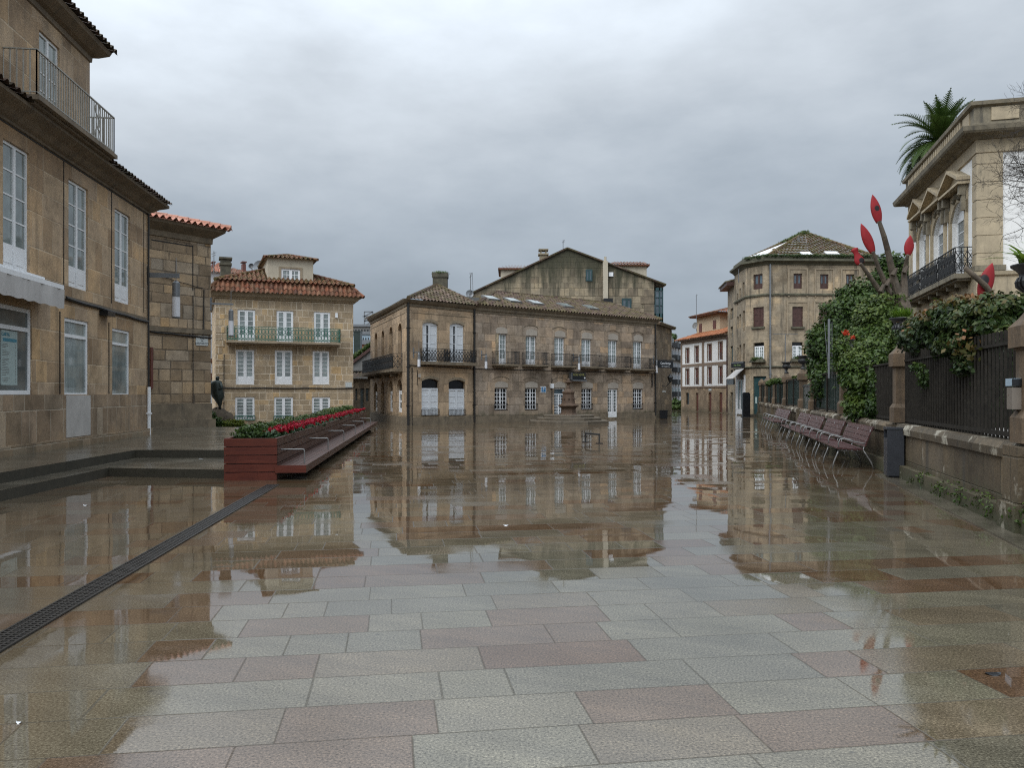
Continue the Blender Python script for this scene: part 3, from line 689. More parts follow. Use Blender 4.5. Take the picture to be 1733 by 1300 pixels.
part(A, 'attic_wall', 'A', lambda m: (wall(m, FA, uT0, uT1, 7.66, zT, [rD]), m.poly([FA.p(uT1, 0, 7.66), FA.p(uT1, -5, 7.66), FA.p(uT1, -5, zT), FA.p(uT1, 0, zT)]), m.poly([FA.p(uT0, 0, 7.66), FA.p(uT0, 0, zT), FA.p(uT0, -5, zT), FA.p(uT0, -5, 7.66)])))
part(A, 'attic_cornice', 'A_soffit', lambda m: m.sweep([FA.p(uT0-3, 0, 0), FA.p(uT1, 0, 0), FA.p(uT1, -5, 0)], [(0, zT-.12), (.04, zT-.1), (.05, zT+.02), (.16, zT+.06), (.36, zT+.2), (.4, zT+.3), (0, zT+.32)]))
part(A, 'attic_roof', 'tD', lambda m: (tile_facet(m, [FA.p(uT0-3, .52, zT+.33), FA.p(uT1+.5, .52, zT+.33), FA.p(uT1-2.5, -2.6, zT+1.4), FA.p(uT0, -2.6, zT+1.4)], amp=.05),
     tile_facet(m, [FA.p(uT1+.5, .52, zT+.33), FA.p(uT1+.5, -5.6, zT+.33), FA.p(uT1-2.5, -2.6, zT+1.4)], amp=.05)))
for k in ('u1', 'u2', 'u3'): window(FA, wA[k], A, 2, 1, 4, .2, .06, .03, .05, name='french_window')
window(FA, rD, A, 2, 1, 4, .15, .06, .03, .05, name='french_window')
window(FA, wA['g1'], A, 1, 1, 1, 0, .09, rec=.03, trans=.22, pane='gm', name='shop_window')
window(FA, wA['g2'], A, 1, 1, 1, 0, .08, rec=.03, trans=.2, pane='gl', name='shop_window')
window(FA, wA['g3'], A, 1, 1, 1, 0, .07, rec=.03, trans=.2, pane='gl', name='shop_window')
uR0, uR1 = FA.shift(.65).u(62), FA.shift(.65).u(193)
bal = part(A, 'balcony', 'A_soffit', lambda m: (m.fbox(FA, uR0-.05, uR1+.05, .002, .72, 7.72, 7.82), m.fbox(FA, uR0+.02, uR1, .002, .6, 7.66, 7.72)))
mr = railing(FA, uR0, uR1, .65, 7.82, 8.77, 'bars', .125, .011)
for k in range(3):
    for q in range(10):
        e = lambda a: FA.p(uR1-1.05+.15*math.cos(a)*(1 if k != 1 else .6), .655, 8.0+.3*k+.15*math.sin(a)); mr.bar(e(q*math.pi/5), e((q+1)*math.pi/5), .011)
mr.build('railing', 'lightiron', bal)
cable(A, FA, 109, 504, 249, 545, r=.045, sag=.02)
cable(A, FA, 248.5, 362, 248.5, 660, r=.03, sag=0., w=.05)
pipe(A, FA, 247, 655, 742, .055, 'white', 'downpipe', .09)
part(A, 'vent_box', 'darkbox', lambda m: m.fbox(FA, FA.u(168), FA.u(181), .0, .22, FA.z(174, 535), FA.z(174, 527)))
# awning (retracted, white canvas) fixed over the shop window
aw = thing('shop_awning', 'white canvas shop awning folded against the wall over the menu window', 'awning', FA.p(14, .3, 3.6))
ua0, ua1 = FA.u(-60)-.6, FA.shift(.5).u(108.5)
part(aw, 'cassette', 'white', lambda m: (m.fbox(FA, ua0, ua1-.25, .005, .2, 4.10, 4.24), m.fbox(FA, ua0, ua1, .2, .5, 4.0, 4.1)))
def val(m):
    n = 90; P = []
    for k in range(n+1):
        u = ua0+(ua1-ua0)*k/n; w = .5+.014*math.sin(u*9)+.008*math.sin(u*23); P.append((FA.p(u, w, 4.0), FA.p(u, w+.03*math.sin(u*5.3)*.4, 3.57+.012*math.sin(u*13))))
    for k in range(n): m.poly([P[k][1], P[k+1][1], P[k+1][0], P[k][0]])
    m.poly([FA.p(ua1, .03, 3.75), FA.p(ua1, .5, 3.57), FA.p(ua1, .5, 4.0), FA.p(ua1, .03, 4.05)])
part(aw, 'valance', 'canvas', val, smooth=True)
po = FA.rect(7, 560, 34, 652)
pos_ = thing('menu_poster', 'pale menu poster with a teal band standing inside the shop window', 'poster', FA.p(po[0], -.05, po[2]))
part(pos_, 'sheet', 'poster', lambda m: m.fbox(FA, po[0], po[1], -.06, -.056, po[2], po[3]))
zb = po[3]-.13
part(pos_, 'heading_band', 'posterblue', lambda m: m.fbox(FA, po[0]+.06, po[1]-.03, -.056, -.053, zb-.1, zb-.03))
lettering('CARTA', FA, po[0]+.17, po[3]-.085, .1, -.054, 'posterblue', pos_)
def lines(m):
    random.seed(3); z = zb-.16
    while z > po[2]+.06:
        if random.random() > .18: m.fbox(FA, po[0]+.04, po[0]+.04+random.uniform(.12, .3), -.056, -.0545, z, z+.011); m.fbox(FA, po[1]-.09, po[1]-.05, -.056, -.0545, z, z+.011)
        z -= .034
part(pos_, 'print', 'concrete', lines)['kind'] = 'stuff'
p2 = (FA.u(-22), FA.u(5.5), po[2]+.02, po[3]-.02)
ps2 = thing('menu_poster', 'second menu poster with dark photo heading cut by the left picture edge', 'poster', FA.p(p2[0], -.05, p2[2]))
part(ps2, 'sheet', 'poster', lambda m: m.fbox(FA, p2[0], p2[1], -.06, -.056, p2[2], p2[3]))
part(ps2, 'photo', 'darkbox', lambda m: m.fbox(FA, p2[0]+.05, p2[1]-.02, -.056, -.054, p2[3]-.26, p2[3]-.04))

# ================================================================== B: rough stone building behind A
FB = Fac((-17.5, 24.8), (-12.1, 32.)); LB = FB.L
B = thing('stone_house', 'brown rubble house with new pink roof tiles behind the left corner lamp', 'building', FB.p(LB, 0, .3))
part(B, 'wall', 'B', lambda m: (wall(m, FB, 0, LB, .3, 8.0), m.poly([FB.p(LB, 0, 0), FB.p(LB, -8, 0), FB.p(LB, -8, 8), FB.p(LB, 0, 8)])))
part(B, 'base_ledge', 'dress_dark', lambda m: (m.fbox(FB, 0, LB+.08, .0, .22, .0, .62), m.fbox(FB, 0, LB+.02, .0, .06, .62, 1.25)))
part(B, 'cornice', 'dress_dark', lambda m: m.sweep([FB.p(0, 0, 0), FB.p(LB, 0, 0), FB.p(LB, -6, 0)], [(0, 7.62), (.05, 7.64), (.06, 7.85), (.2, 7.95), (.4, 8.1), (.42, 8.22), (0, 8.26)]))
part(B, 'string_course', 'dress_dark', lambda m: m.fbox(FB, 0, LB, .0, .07, FB.z(300, 563), FB.z(300, 555)))
part(B, 'roof', 'tN', lambda m: (tile_facet(m, [FB.p(0, .62, 8.24), FB.p(LB+.6, .62, 8.24), FB.p(LB-3.2, -3.2, 9.15), FB.p(0, -3.2, 9.15)], tw=.26, amp=.06),
     tile_facet(m, [FB.p(LB+.6, .62, 8.24), FB.p(LB+.6, -7, 8.24), FB.p(LB-3.2, -3.2, 9.15)], tw=.26, amp=.06), ridge(m, FB.p(LB+.55, .55, 8.32), FB.p(LB-3.2, -3.2, 9.22))))
cable(B, FB, 254, 561, 357, 572, r=.035, sag=.015)
cable(B, FB, 344.5, 490, 343, 568, r=.022, sag=0)
cable(B, FB, 326, 500, 326, 690, r=.016, sag=0)
cable(B, FB, 253, 462, 343, 488, r=.014, sag=.02)
part(B, 'window_trace', 'cable', lambda m: (m.fbox(FB, FB.u(256), FB.u(326), .0, .01, FB.z(290, 412), FB.z(290, 410)), m.fbox(FB, FB.u(325.5), FB.u(327), .0, .01, FB.z(326, 492), FB.z(326, 415))))
gt = FB.rect(253, 588, 257, 658)
rg = MB(); rg.fbox(FB, gt[0], gt[1], .02, .1, gt[2], gt[3]); o = rg.build('banner_sign', 'redwood_trim', loc=FB.p(gt[0], 0, gt[2])); tag(o, 'narrow dark red upright panel in the corner beside the rubble house', 'sign panel')
pl = FB.rect(331, 569, 351.5, 585)
P = thing('street_plaque', 'white street name plaque on the rubble house beneath the cable', 'plaque', FB.p(pl[0], 0, pl[2]))
part(P, 'plate', 'plaque', lambda m: m.fbox(FB, pl[0], pl[1], .0, .03, pl[2], pl[3]))
uc = (pl[0]+pl[1])/2; hz = pl[3]-pl[2]
lettering('Rúa', FB, uc, pl[2]+hz*.76, .12, .031, 'lettK', P); lettering('de', FB, uc, pl[2]+hz*.5, .1, .031, 'lettK', P); lettering('SARMIENTO', FB, uc, pl[2]+hz*.22, .11, .031, 'lettK', P)

# ================================================================== C: yellow stone house with red roof
FC = Fac((-15.2, 40.87), (-8.67, 43.5)); LC = FC.L
Cb = thing('stone_house', 'yellow granite house with green balcony, orange tiled roof and beige dormer', 'building', FC.p(LC/2, 0, 0))
zE = FC.z(490, 509)
wC = []
for row in ([(402, 524, 432, 577), (468, 526, 496.5, 579), (531, 528, 559, 581)], [(399, 592, 430.5, 651), (465, 593, 495, 651), (529, 594, 557.5, 651)], [(398, 672, 431, 711), (464, 672, 496, 711), (528, 672, 559, 710)]):
    wC.append([FC.rect(*r) for r in row])
part(Cb, 'wall', 'C', lambda m: (wall(m, FC, 0, LC, -.2, zE, [r for q in wC for r in q], .16), m.poly([FC.p(0, 0, -.2), FC.p(0, 0, zE), FC.p(0, -8, zE), FC.p(0, -8, -.2)]), m.poly([FC.p(LC, 0, -.2), FC.p(LC, -8, -.2), FC.p(LC, -8, zE), FC.p(LC, 0, zE)])))
for r in wC[0]: window(FC, r, Cb, 2, 1, 5, .2, .11, .025, .04, name='french_window')
for r in wC[1]: window(FC, r, Cb, 2, 1, 6, .24, .1, .025, .04, name='french_window')
for r in wC[2]: window(FC, r, Cb, 2, 1, 6, 0, .1, .025, .04, name='window'); grille(FC, (r[0]-.02, r[1]+.02, r[2], r[2]+.22), Cb, 'greeniron', 'double', sp=.12)
balcony(FC, (FC.u(384), FC.u(573), FC.z(478, 579.5), FC.z(478, 556)), Cb, .55, .1, 'rings', 'greeniron', 'dress', brackets=0)
part(Cb, 'cornice', 'dress', lambda m: m.sweep([FC.p(0, -8, 0), FC.p(0, 0, 0), FC.p(LC, 0, 0), FC.p(LC, -8, 0)], [(0, zE-.02), (.1, zE), (.12, zE+.05), (.22, zE+.1), (.34, zE+.3), (.36, zE+.34), (0, zE+.36)]))
part(Cb, 'corner_quoin', 'C', lambda m: [m.fbox(FC, -.01, .3+.12*(k % 2), .0, .02, .1+k*.36, .42+k*.36) for k in range(16)] and None)
zs0, zs1, zs2 = zE+.3, zE+.98, zE+2.0
def roofring(m, o0, z0, o1, z1, D=9.):
    c0 = [FC.p(-o0, o0, z0), FC.p(LC+o0, o0, z0), FC.p(LC+o0, -D-o0, z0), FC.p(-o0, -D-o0, z0)]; c1 = [FC.p(-o1, o1, z1), FC.p(LC+o1, o1, z1), FC.p(LC+o1, -D-o1, z1), FC.p(-o1, -D-o1, z1)]
    for k in range(4): tile_facet(m, [c0[k], c0[(k+1) % 4], c1[(k+1) % 4], c1[k]], tw=.24, amp=.055, row=.34)
    return c0, c1
def rC(m):
    c0, c1 = roofring(m, .48, zs0, -.1, zs1-.05)
    for k in (0, 1): ridge(m, c0[k], c1[k], .09)
    ridge(m, c1[0]+V((0, 0, .05)), c1[1]+V((0, 0, .05)), .07)
part(Cb, 'lower_roof', 'tR', rC)
def rC2(m):
    c0, c1 = roofring(m, .05, zs1-.02, -2.7, zs2)
    for k in (0, 1): ridge(m, c0[k], c1[k], .09)
    ridge(m, c1[0], c1[1], .09)
part(Cb, 'upper_roof', 'tRm', rC2)
FCd = FC.shift(-.75)
rd = FCd.rect(453, 438, 530, 479); rw = FCd.rect(476, 455, 508, 482)
dm = part(Cb, 'dormer', 'dormer', lambda m: (wall(m, FCd, rd[0], rd[1], rd[2]-.4, rd[3], [rw], .1), m.poly([FCd.p(rd[0], 0, rd[2]-.4), FCd.p(rd[0], 0, rd[3]), FCd.p(rd[0], -4, rd[3]), FCd.p(rd[0], -4, rd[2]-.4)]), m.poly([FCd.p(rd[1], 0, rd[2]-.4), FCd.p(rd[1], -4, rd[2]-.4), FCd.p(rd[1], -4, rd[3]), FCd.p(rd[1], 0, rd[3])]), m.poly([FCd.p(rd[0]-.2, .2, rd[3]), FCd.p(rd[1]+.2, .2, rd[3]), FCd.p(rd[1]+.2, -4, rd[3]), FCd.p(rd[0]-.2, -4, rd[3])])))
window(FCd, rw, Cb, 2, 2, 3, 0, .1, .03, .03, name='dormer_window')
part(Cb, 'dormer_surround', 'dress', lambda m: (m.fbox(FCd, rw[0]-.12, rw[0], 0, .03, rw[2]-.06, rw[3]+.1), m.fbox(FCd, rw[1], rw[1]+.12, 0, .03, rw[2]-.06, rw[3]+.1), m.fbox(FCd, rw[0], rw[1], 0, .03, rw[3], rw[3]+.1)))
um = (rd[0]+rd[1])/2; za = rd[3]+.42
e = [FCd.p(rd[0]-.22, .25, rd[3]), FCd.p(rd[1]+.22, .25, rd[3]), FCd.p(rd[1]+.22, -4, rd[3]), FCd.p(rd[0]-.22, -4, rd[3])]; a1, a2 = FCd.p(um, -1.3, za), FCd.p(um, -3, za)
part(Cb, 'dormer_roof', 'tRm', lambda m: (tile_facet(m, [e[0], e[1], a1], tw=.24, amp=.06), tile_facet(m, [e[1], e[2], a2, a1], tw=.24, amp=.06), tile_facet(m, [e[3], e[0], a1, a2], tw=.24, amp=.06), ridge(m, e[0], a1, .07), ridge(m, e[1], a1, .07)))
cr = FCd.rect(372, 433, 393, 486)
part(Cb, 'chimney', 'chim', lambda m: (m.fbox(FCd, cr[0]+.05, cr[1]-.05, -1.1, -.4, cr[2]-.8, cr[3]-.1), m.fbox(FCd, cr[0], cr[1], -1.16, -.34, cr[3]-.42, cr[3]-.3), m.fbox(FCd, cr[0]-.02, cr[1]+.02, -1.18, -.32, cr[3]-.1, cr[3])))
cable(Cb, FC, 366, 656, 598, 657, r=.03, sag=.03)
cable(Cb, FC, 379, 600, 379, 716, r=.02, sag=0)
pq = FC.rect(584.5, 647, 595.5, 655.5)
o = MB(); o.fbox(FC, pq[0], pq[1], 0, .03, pq[2], pq[3]); o = o.build('street_plaque', 'plaque', loc=FC.p(pq[0], 0, pq[2])); tag(o, 'small white plaque at the right corner of the yellow granite house', 'plaque')
o = MB(); o.fbox(FC, FC.u(567), FC.u(571), 0, .12, FC.z(569, 538), FC.z(569, 530)); o = o.build('alarm_box', 'white', loc=FC.p(FC.u(567), 0, FC.z(569, 538))); tag(o, 'small white alarm box right of the top windows of the yellow house', 'alarm box')

# white house behind C
FH = Fac(GX(330, 50), GX(442, 52)); z0 = FH.z(365, 460)
Wh = thing('white_house', 'white rendered house with red roof half hidden behind the yellow granite house', 'house', FH.p(3, 0, 0))
part(Wh, 'wall', 'white_far', lambda m: (m.poly([FH.p(0, 0, 0), FH.p(FH.L, 0, 0), FH.p(FH.L, 0, z0), FH.p(0, 0, z0)]), m.fbox(FH, FH.u(350), FH.u(372), .0, .04, 6.0, 6.1)))
part(Wh, 'roof', 'tR', lambda m: tile_facet(m, [FH.p(-.2, .3, z0), FH.p(FH.L+.2, .3, z0-.1), FH.p(FH.L-1.2, -3, z0+.75), FH.p(1, -3, z0+.75)]))
part(Wh, 'shop_canopy', 'redwood_trim', lambda m: m.fbox(FH, FH.u(352), FH.u(364.5), 0, .5, FH.z(360, 641), FH.z(360, 632)), label='red canopy over the doorway')
part(Wh, 'red_band', 'redwood_trim', lambda m: m.fbox(FH, FH.u(345), FH.u(372), 0, .05, FH.z(360, 614), FH.z(360, 607)))
part(Wh, 'window', 'gm', lambda m: m.fbox(FH, FH.u(361), FH.u(366), 0, .03, FH.z(362, 631), FH.z(362, 617)))
FH2 = FH.shift(-2.)
for px, w_, t, b in ((412.5, 8, 443, 466), (361, 6, 443, 462)):
    part(Wh, 'chimney', 'redwood_trim', lambda m: (m.fbox(FH2, FH2.u(px-w_*.35), FH2.u(px+w_*.35), -.3, .2, FH2.z(px, b), FH2.z(px, t+4)), m.fbox(FH2, FH2.u(px-w_*.5), FH2.u(px+w_*.5), -.35, .25, FH2.z(px, t+2), FH2.z(px, t))))

# ================================================================== W + H: the long hotel
K0, K1, K2 = V((-5.43, 41)), V((-2.08, 44.2)), V((9.66, 53.5)); KL = V((-9.24, 52))
FW = Fac(K0, K1); FL = Fac(KL, K0); FH_ = Fac(K1, K2)
W = thing('corner_house', 'tan stone corner house with arched windows, black iron balconies and mossy chimney', 'building', (K0.x, K0.y, 0))
zw = 6.34
wu = [FW.rect(715, 545, 741, 614), FW.rect(761, 547, 785.5, 614)]; wg = [FW.rect(713.5, 641, 742.5, 703), FW.rect(759.5, 643, 787, 703)]
ops = [(*r, .13) for r in wu+wg]
lu = [FL.rect(634, 563, 638.6, 622), FL.rect(645.6, 559, 650.2, 621), FL.rect(658.6, 553, 664.3, 620), FL.rect(673.2, 547, 680, 618)]
lg = [FL.rect(633, 647, 638.6, 696), FL.rect(645, 645, 650.3, 716), FL.rect(657.8, 644, 664.5, 697), FL.rect(672, 642, 680.2, 698)]
part(W, 'front_wall', 'W', lambda m: wall(m, FW, 0, FW.L, 0, zw, ops, .2))
part(W, 'side_wall', 'W', lambda m: wall(m, FL, 0, FL.L, 0, zw, [(*r, .35) for r in lu+lg], .25))
for r in wu: window(FW, r, W, 2, 1, 4, 0, .07, .03, .08, 'shutter', 'shutter', name='shuttered_window', rise=.12); part(W, 'dark_gap', 'darkbox', lambda m: m.fbox(FW, r[0]+(r[1]-r[0])*.33, r[0]+(r[1]-r[0])*.43, -.12, -.105, r[2], r[3]-.1))
for r in wg:
    zt = r[3]-.5; zb_ = r[2]+.31
    window(FW, (r[0], r[1], r[2], zt), W, 2, 1, 4, 0, .09, .03, .06, 'shutter', 'shutter', name='shuttered_window')
    part(W, 'fanlight', 'darkbox', lambda m: m.fbox(FW, r[0], r[1], -.15, -.14, zt, r[3]))
    grille(FW, (r[0]-.02, r[1]+.02, r[2], zb_), W, 'iron', 'bars', sp=.09)
for r in lu: window(FL, r, W, 2, 1, 4, 0, .08, .03, .16, 'trim', 'gm', rise=.3)
for i, r in enumerate(lg):
    if i == 1: part(W, 'door', 'brown', lambda m: m.fbox(FL, r[0], r[1], -.2, -.16, r[2], r[3]-.01))
    else: window(FL, (r[0], r[1], r[2], r[3]-.6), W, 1, 1, 2, 0, .22, .1, .1, 'white', 'gm'); part(W, 'fanlight', 'darkbox', lambda m: m.fbox(FL, r[0], r[1], -.2, -.19, r[3]-.6, r[3]))
part(W, 'balcony_slab', 'dress_dark', lambda m: m.fbox(FW, FW.u(711)-.05, FW.u(797.5)+.03, 0, .5, FW.z(754, 618.5), FW.z(754, 613.5)))
bw = MB()
for a, b in ((712, 752.5), (753, 797)):
    q = railing(FW, FW.u(a), FW.u(b), .45, FW.z(754, 613.5), FW.z(754, 592), 'ornate'); n = len(bw.v); bw.v += q.v; bw.f += [tuple(i+n for i in f) for f in q.f]; bw.uv += q.uv
bw.build('balcony_railing', 'iron', W)
balcony(FL, (FL.u(626.5), FL.u(681), 2.95, 3.75), W, .5, .14, 'ornate', 'iron', 'dress_dark', brackets=4)
corn = [(0, zw-.2), (.04, zw-.18), (.05, zw-.06), (.14, zw), (.22, zw+.1), (.24, zw+.16), (0, zw+.18)]
part(W, 'cornice', 'dress_dark', lambda m: m.sweep([(KL.x, KL.y), (K0.x, K0.y), (K1.x, K1.y)], corn))
part(W, 'wall_panel', 'dress_dark', lambda m: [m.fbox(F, a, b, 0, .012, c, d) for F, a, b, c, d in ((FW, .35, FW.L-.3, 5.83, 5.86), (FL, .3, FL.L-.4, 5.83, 5.86))] and None)
for r in wu+wg: part(W, 'window_arch', 'dress', lambda m: m.prism(FW, [(u, z) for u, z in arcpts(r[0]-.0, r[1]+.0, r[3], .13, 8)]+[(u, z+.14) for u, z in arcpts(r[0]-.0, r[1]+.0, r[3], .13, 8)][::-1], .0, .025))
apx = FW.shift(-3.1).pt(739, 482)
eL, eR, eB = FW.p(-.12, .34, zw+.17), FW.p(FW.L+.0, .34, zw+.17), FL.p(-.2, .34, zw+.17)
bk = FL.p(0, -4.2, zw+1.4)
bkr = FW.p(FW.L, -6, zw+.17)
part(W, 'roof', 'tO', lambda m: (tile_facet(m, [eL, eR, apx], amp=.04, step=.04), tile_facet(m, [eB, eL, apx, bk], amp=.04), tile_facet(m, [eR, bkr, apx], amp=.04), ridge(m, eL+V((0, 0, .04)), apx), ridge(m, eR+V((0, 0, .04)), apx)))
FWc = Fac(GX(722, 46.3), GX(768, 46.3)); c = FWc.rect(731, 461, 757.5, 500)
part(W, 'chimney', 'chim', lambda m: (m.fbox(FWc, c[0]+.04, c[1]-.04, -.7, .0, c[2]-.8, c[3]-.15), m.fbox(FWc, c[0], c[1], -.75, .05, c[3]-.28, c[3])))
leaves_obj('chimney_moss', [(tuple(FWc.p((c[0]+c[1])/2, -.3, c[3])), (.5, .45, .12), 900)], 'lfMid', W, .07)
pipe(W, FW, 689.5, 512, 722, .07); pipe(W, FW, 801.5, 520, 714, .06)
cable(W, FW, 692, 618, 802, 624, r=.025, sag=.01); cable(W, FW, 706, 626, 706, 652, r=.015, sag=0); cable(W, FW, 697, 622, 697, 720, r=.02, sag=0)
part(W, 'meter_box', 'lunette', lambda m: m.fbox(FW, FW.u(706.5), FW.u(710), 0, .12, FW.z(708, 639), FW.z(708, 633)))
part(W, 'plinth', 'dress_dark', lambda m: (m.fbox(FW, 0, FW.L, 0, .04, 0, .42), m.fbox(FL, 0, FL.L, 0, .04, 0, .42)))

H = thing('hotel_building', 'long grey brown hotel with six small balconies, plaster lunettes and mossy skylight roof', 'building', (2.8, 48, 0))
zh = 6.42
up = [(838.4, 565, 857.5, 617), (889.7, 568.6, 907.6, 618), (938.3, 571, 955.6, 620), (984, 574, 1001, 621), (1029, 576, 1044.7, 623), (1071.7, 578, 1086.6, 625)]
gr = [(837, 656.5, 858.8, 693.5), (888.7, 657, 909, 693.3), (938, 657, 956, 704.5), (984, 657.5, 1002.5, 692.5), (1028.5, 658, 1045.5, 702.5), (1071, 658, 1087.7, 692)]
uR = [FH_.rect(*r) for r in up]; gR = [FH_.rect(*r) for r in gr]
gR[2] = gR[2][:2]+(.12,)+gR[2][3:]; gR[4] = gR[4][:2]+(.12,)+gR[4][3:]
LH = FH_.L
part(H, 'wall', 'H', lambda m: (wall(m, FH_, 0, LH, 0, zh, uR+gR, .22), m.poly([FH_.p(LH, 0, 0), FH_.p(LH, -9, 0), FH_.p(LH, -9, zh), FH_.p(LH, 0, zh)])))
for i, r in enumerate(uR):
    if i == 0: window(FH_, r, H, 2, 2, 5, .2, .05, .025, .1, name='french_window', dark_left=.42)
    else: window(FH_, r, H, 2, 2, 5, .2, .06, .022, .1, name='french_window')
    a, _, b, _ = up[i]; y = up[i][1]; lunette(H, FH_, a+.5, y-11.5, b+1., y-.5, .13)
    bx = [(833, 870), (884, 920), (933, 968), (981, 1014), (1024, 1058), (1067, 1099)][i]
    balcony(FH_, (FH_.u(bx[0]), FH_.u(bx[1]), r[2]+.01, r[2]+.72), H, .5, .1, 'bars', 'iron', 'dress_dark', .1, .011)
for i, r in enumerate(gR):
    dr = i in (2, 4)
    if i == 2: window(FH_, r, H, 2, 2, 8, 0, .07, .03, .1, pane='gb', name='glazed_door', trans=.18)
    elif i == 4: window(FH_, r, H, 2, 2, 7, .2, .09, .035, .08, pane='gm', name='glazed_door')
    else: window(FH_, r, H, 2, 2, 5, 0, .05, .035, .1, pane='gd', name='window'); grille(FH_, (r[0]-.02, r[1]+.02, r[2], r[2]+.34), H, 'iron', 'bars', sp=.12, w=.02)
    a, y, b, _ = gr[i]; lunette(H, FH_, a+.3, y-11, b+.6, y-.5, .13)
    if dr: part(H, 'doorstep', 'dress_dark', lambda m: m.fbox(FH_, r[0]-.3, r[1]+.3, .07, .4, 0, .12))
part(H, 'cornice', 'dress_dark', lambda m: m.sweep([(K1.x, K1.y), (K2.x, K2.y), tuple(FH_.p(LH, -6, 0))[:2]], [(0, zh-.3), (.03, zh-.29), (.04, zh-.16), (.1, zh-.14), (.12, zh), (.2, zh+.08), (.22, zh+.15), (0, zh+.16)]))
for a, b in ((0, gR[2][0]-.02), (gR[2][1]+.02, gR[4][0]-.02), (gR[4][1]+.02, LH)): part(H, 'plinth', 'dress_dark', lambda m: m.fbox(FH_, a, b, 0, .06, 0, .38))
for r in gR+uR[1:]: part(H, 'wall_moulding', 'dress_dark', lambda m: m.prism(FH_, [(u, z) for u, z in arcpts(r[0]-.16, r[1]+.16, r[3]+.62, .16, 8)]+[(u, z+.035) for u, z in arcpts(r[0]-.16, r[1]+.16, r[3]+.62, .16, 8)][::-1], 0, .02))
F3 = FH_.shift(-3.4)
EL, ER = FH_.p(.0, .32, zh+.16), FH_.p(LH+.25, .32, zh+.16)
uA, uB_ = F3.u(839), F3.u(1032); zr = F3.z(839, 494)
RL, RR = F3.p(uA, 0, zr), F3.p(uB_, 0, zr)
ERb = FH_.p(LH+.25, -7, zh+.16)
part(H, 'roof', 'tH', lambda m: (tile_facet(m, [EL, ER, RR, RL], amp=.05, row=.36), tile_facet(m, [ER, ERb, RR], amp=.05), tile_facet(m, [FH_.p(0, -7, zh+.16), EL, RL], amp=.05), tile_facet(m, [ERb, FH_.p(0, -7, zh+.16), RL, RR], amp=.05), ridge(m, EL+V((0, 0, .04)), RL), ridge(m, RL, RR), ridge(m, ER+V((0, 0, .04)), RR)))
nr = (ER-EL).cross(RL-EL).normalized(); nr = nr if nr.z > 0 else -nr
up_ = nr.cross(FH_.d); up_ = up_ if up_.z > 0 else -up_
for px, t in ((851, 1.05), (887, 1.0), (925, .95), (975, .9), (1020, 1.0)):
    u = FH_.u(px); cpt = FH_.p(u, .32, zh+.16)+up_*(t+.55)+nr*.07
    m = MB(); a = FH_.d*.42; b = up_*.42; m.hexa([cpt-a-b-nr*.06, cpt+a-b-nr*.06, cpt+a+b-nr*.06, cpt-a+b-nr*.06, cpt-a-b+nr*.06, cpt+a-b+nr*.06, cpt+a+b+nr*.06, cpt-a+b+nr*.06])
    sk = m.build('skylight', 'concrete', H); m = MB(); a *= .82; b *= .82; m.poly([cpt-a-b+nr*.065, cpt+a-b+nr*.065, cpt+a+b+nr*.065, cpt-a+b+nr*.065]); m.build('pane', 'gl', sk)
pipe(H, FH_, 1108, 546, 703, .05)
cable(H, FH_, 803, 624, 1109, 632, r=.022, sag=.012, n=30); cable(H, FH_, 933.5, 640, 933.5, 700, r=.02, sag=0); cable(H, FH_, 1103, 632, 1103, 655, r=.04, sag=0)
part(H, 'white_box', 'white', lambda m: m.fbox(FH_, FH_.u(930.5), FH_.u(935), 0, .15, FH_.z(933, 657), FH_.z(933, 649.5)))
part(H, 'roof_upstand', 'concrete', lambda m: m.fbox(FH_, .1, 1.2, -1.9, -1.2, zh, zh+.75))
sg = FH_.rect(962, 631, 984.5, 643)
Sg = thing('hotel_sign', 'black projecting sign with yellow letters above the hotel door', 'sign', FH_.p(sg[0], .3, sg[2]))
FS = Fac(tuple(FH_.p(sg[0], .35, 0))[:2], tuple(FH_.p(sg[1], .35, 0))[:2])
part(Sg, 'panel', 'darkbox', lambda m: m.fbox(FS, 0, FS.L, -.2, 0, sg[2], sg[3]))
part(Sg, 'frame', 'greymetal', lambda m: (m.fbox(FS, -.03, FS.L+.03, -.25, .1, sg[2]-.08, sg[2]-.01), m.fbox(FS, -.08, -.01, -.2, .01, sg[2], sg[3]), m.fbox(FS, .2, .25, -.35, -.2, sg[2], sg[2]+.1)))
lettering('RÚAS HOTEL', FS, FS.L*.5, sg[3]-.14, .19, .002, 'lettY', Sg, sx=.85)
part(Sg, 'lamp_dot', 'white', lambda m: m.lathe([(.0, -.07), (.07, 0), (0, .07)], FS.p(FS.L-.1, .02, sg[2]+.1), 8))
bp = FH_.rect(915.5, 655, 923, 664)
Pg = thing('guest_house_sign', 'small square blue P sign left of the hotel door', 'sign', FH_.p(bp[0], 0, bp[2]))
part(Pg, 'plate', 'white', lambda m: m.fbox(FH_, bp[0]-.03, bp[1]+.03, .0, .03, bp[2]-.03, bp[3]+.03)); part(Pg, 'blue_face', 'blue', lambda m: m.fbox(FH_, bp[0]+.01, bp[1]-.01, .03, .036, bp[2]+.01, bp[3]-.01))
lettering('P', FH_, (bp[0]+bp[1])/2, (bp[2]+bp[3])/2, .3, .037, 'lettW', Pg)

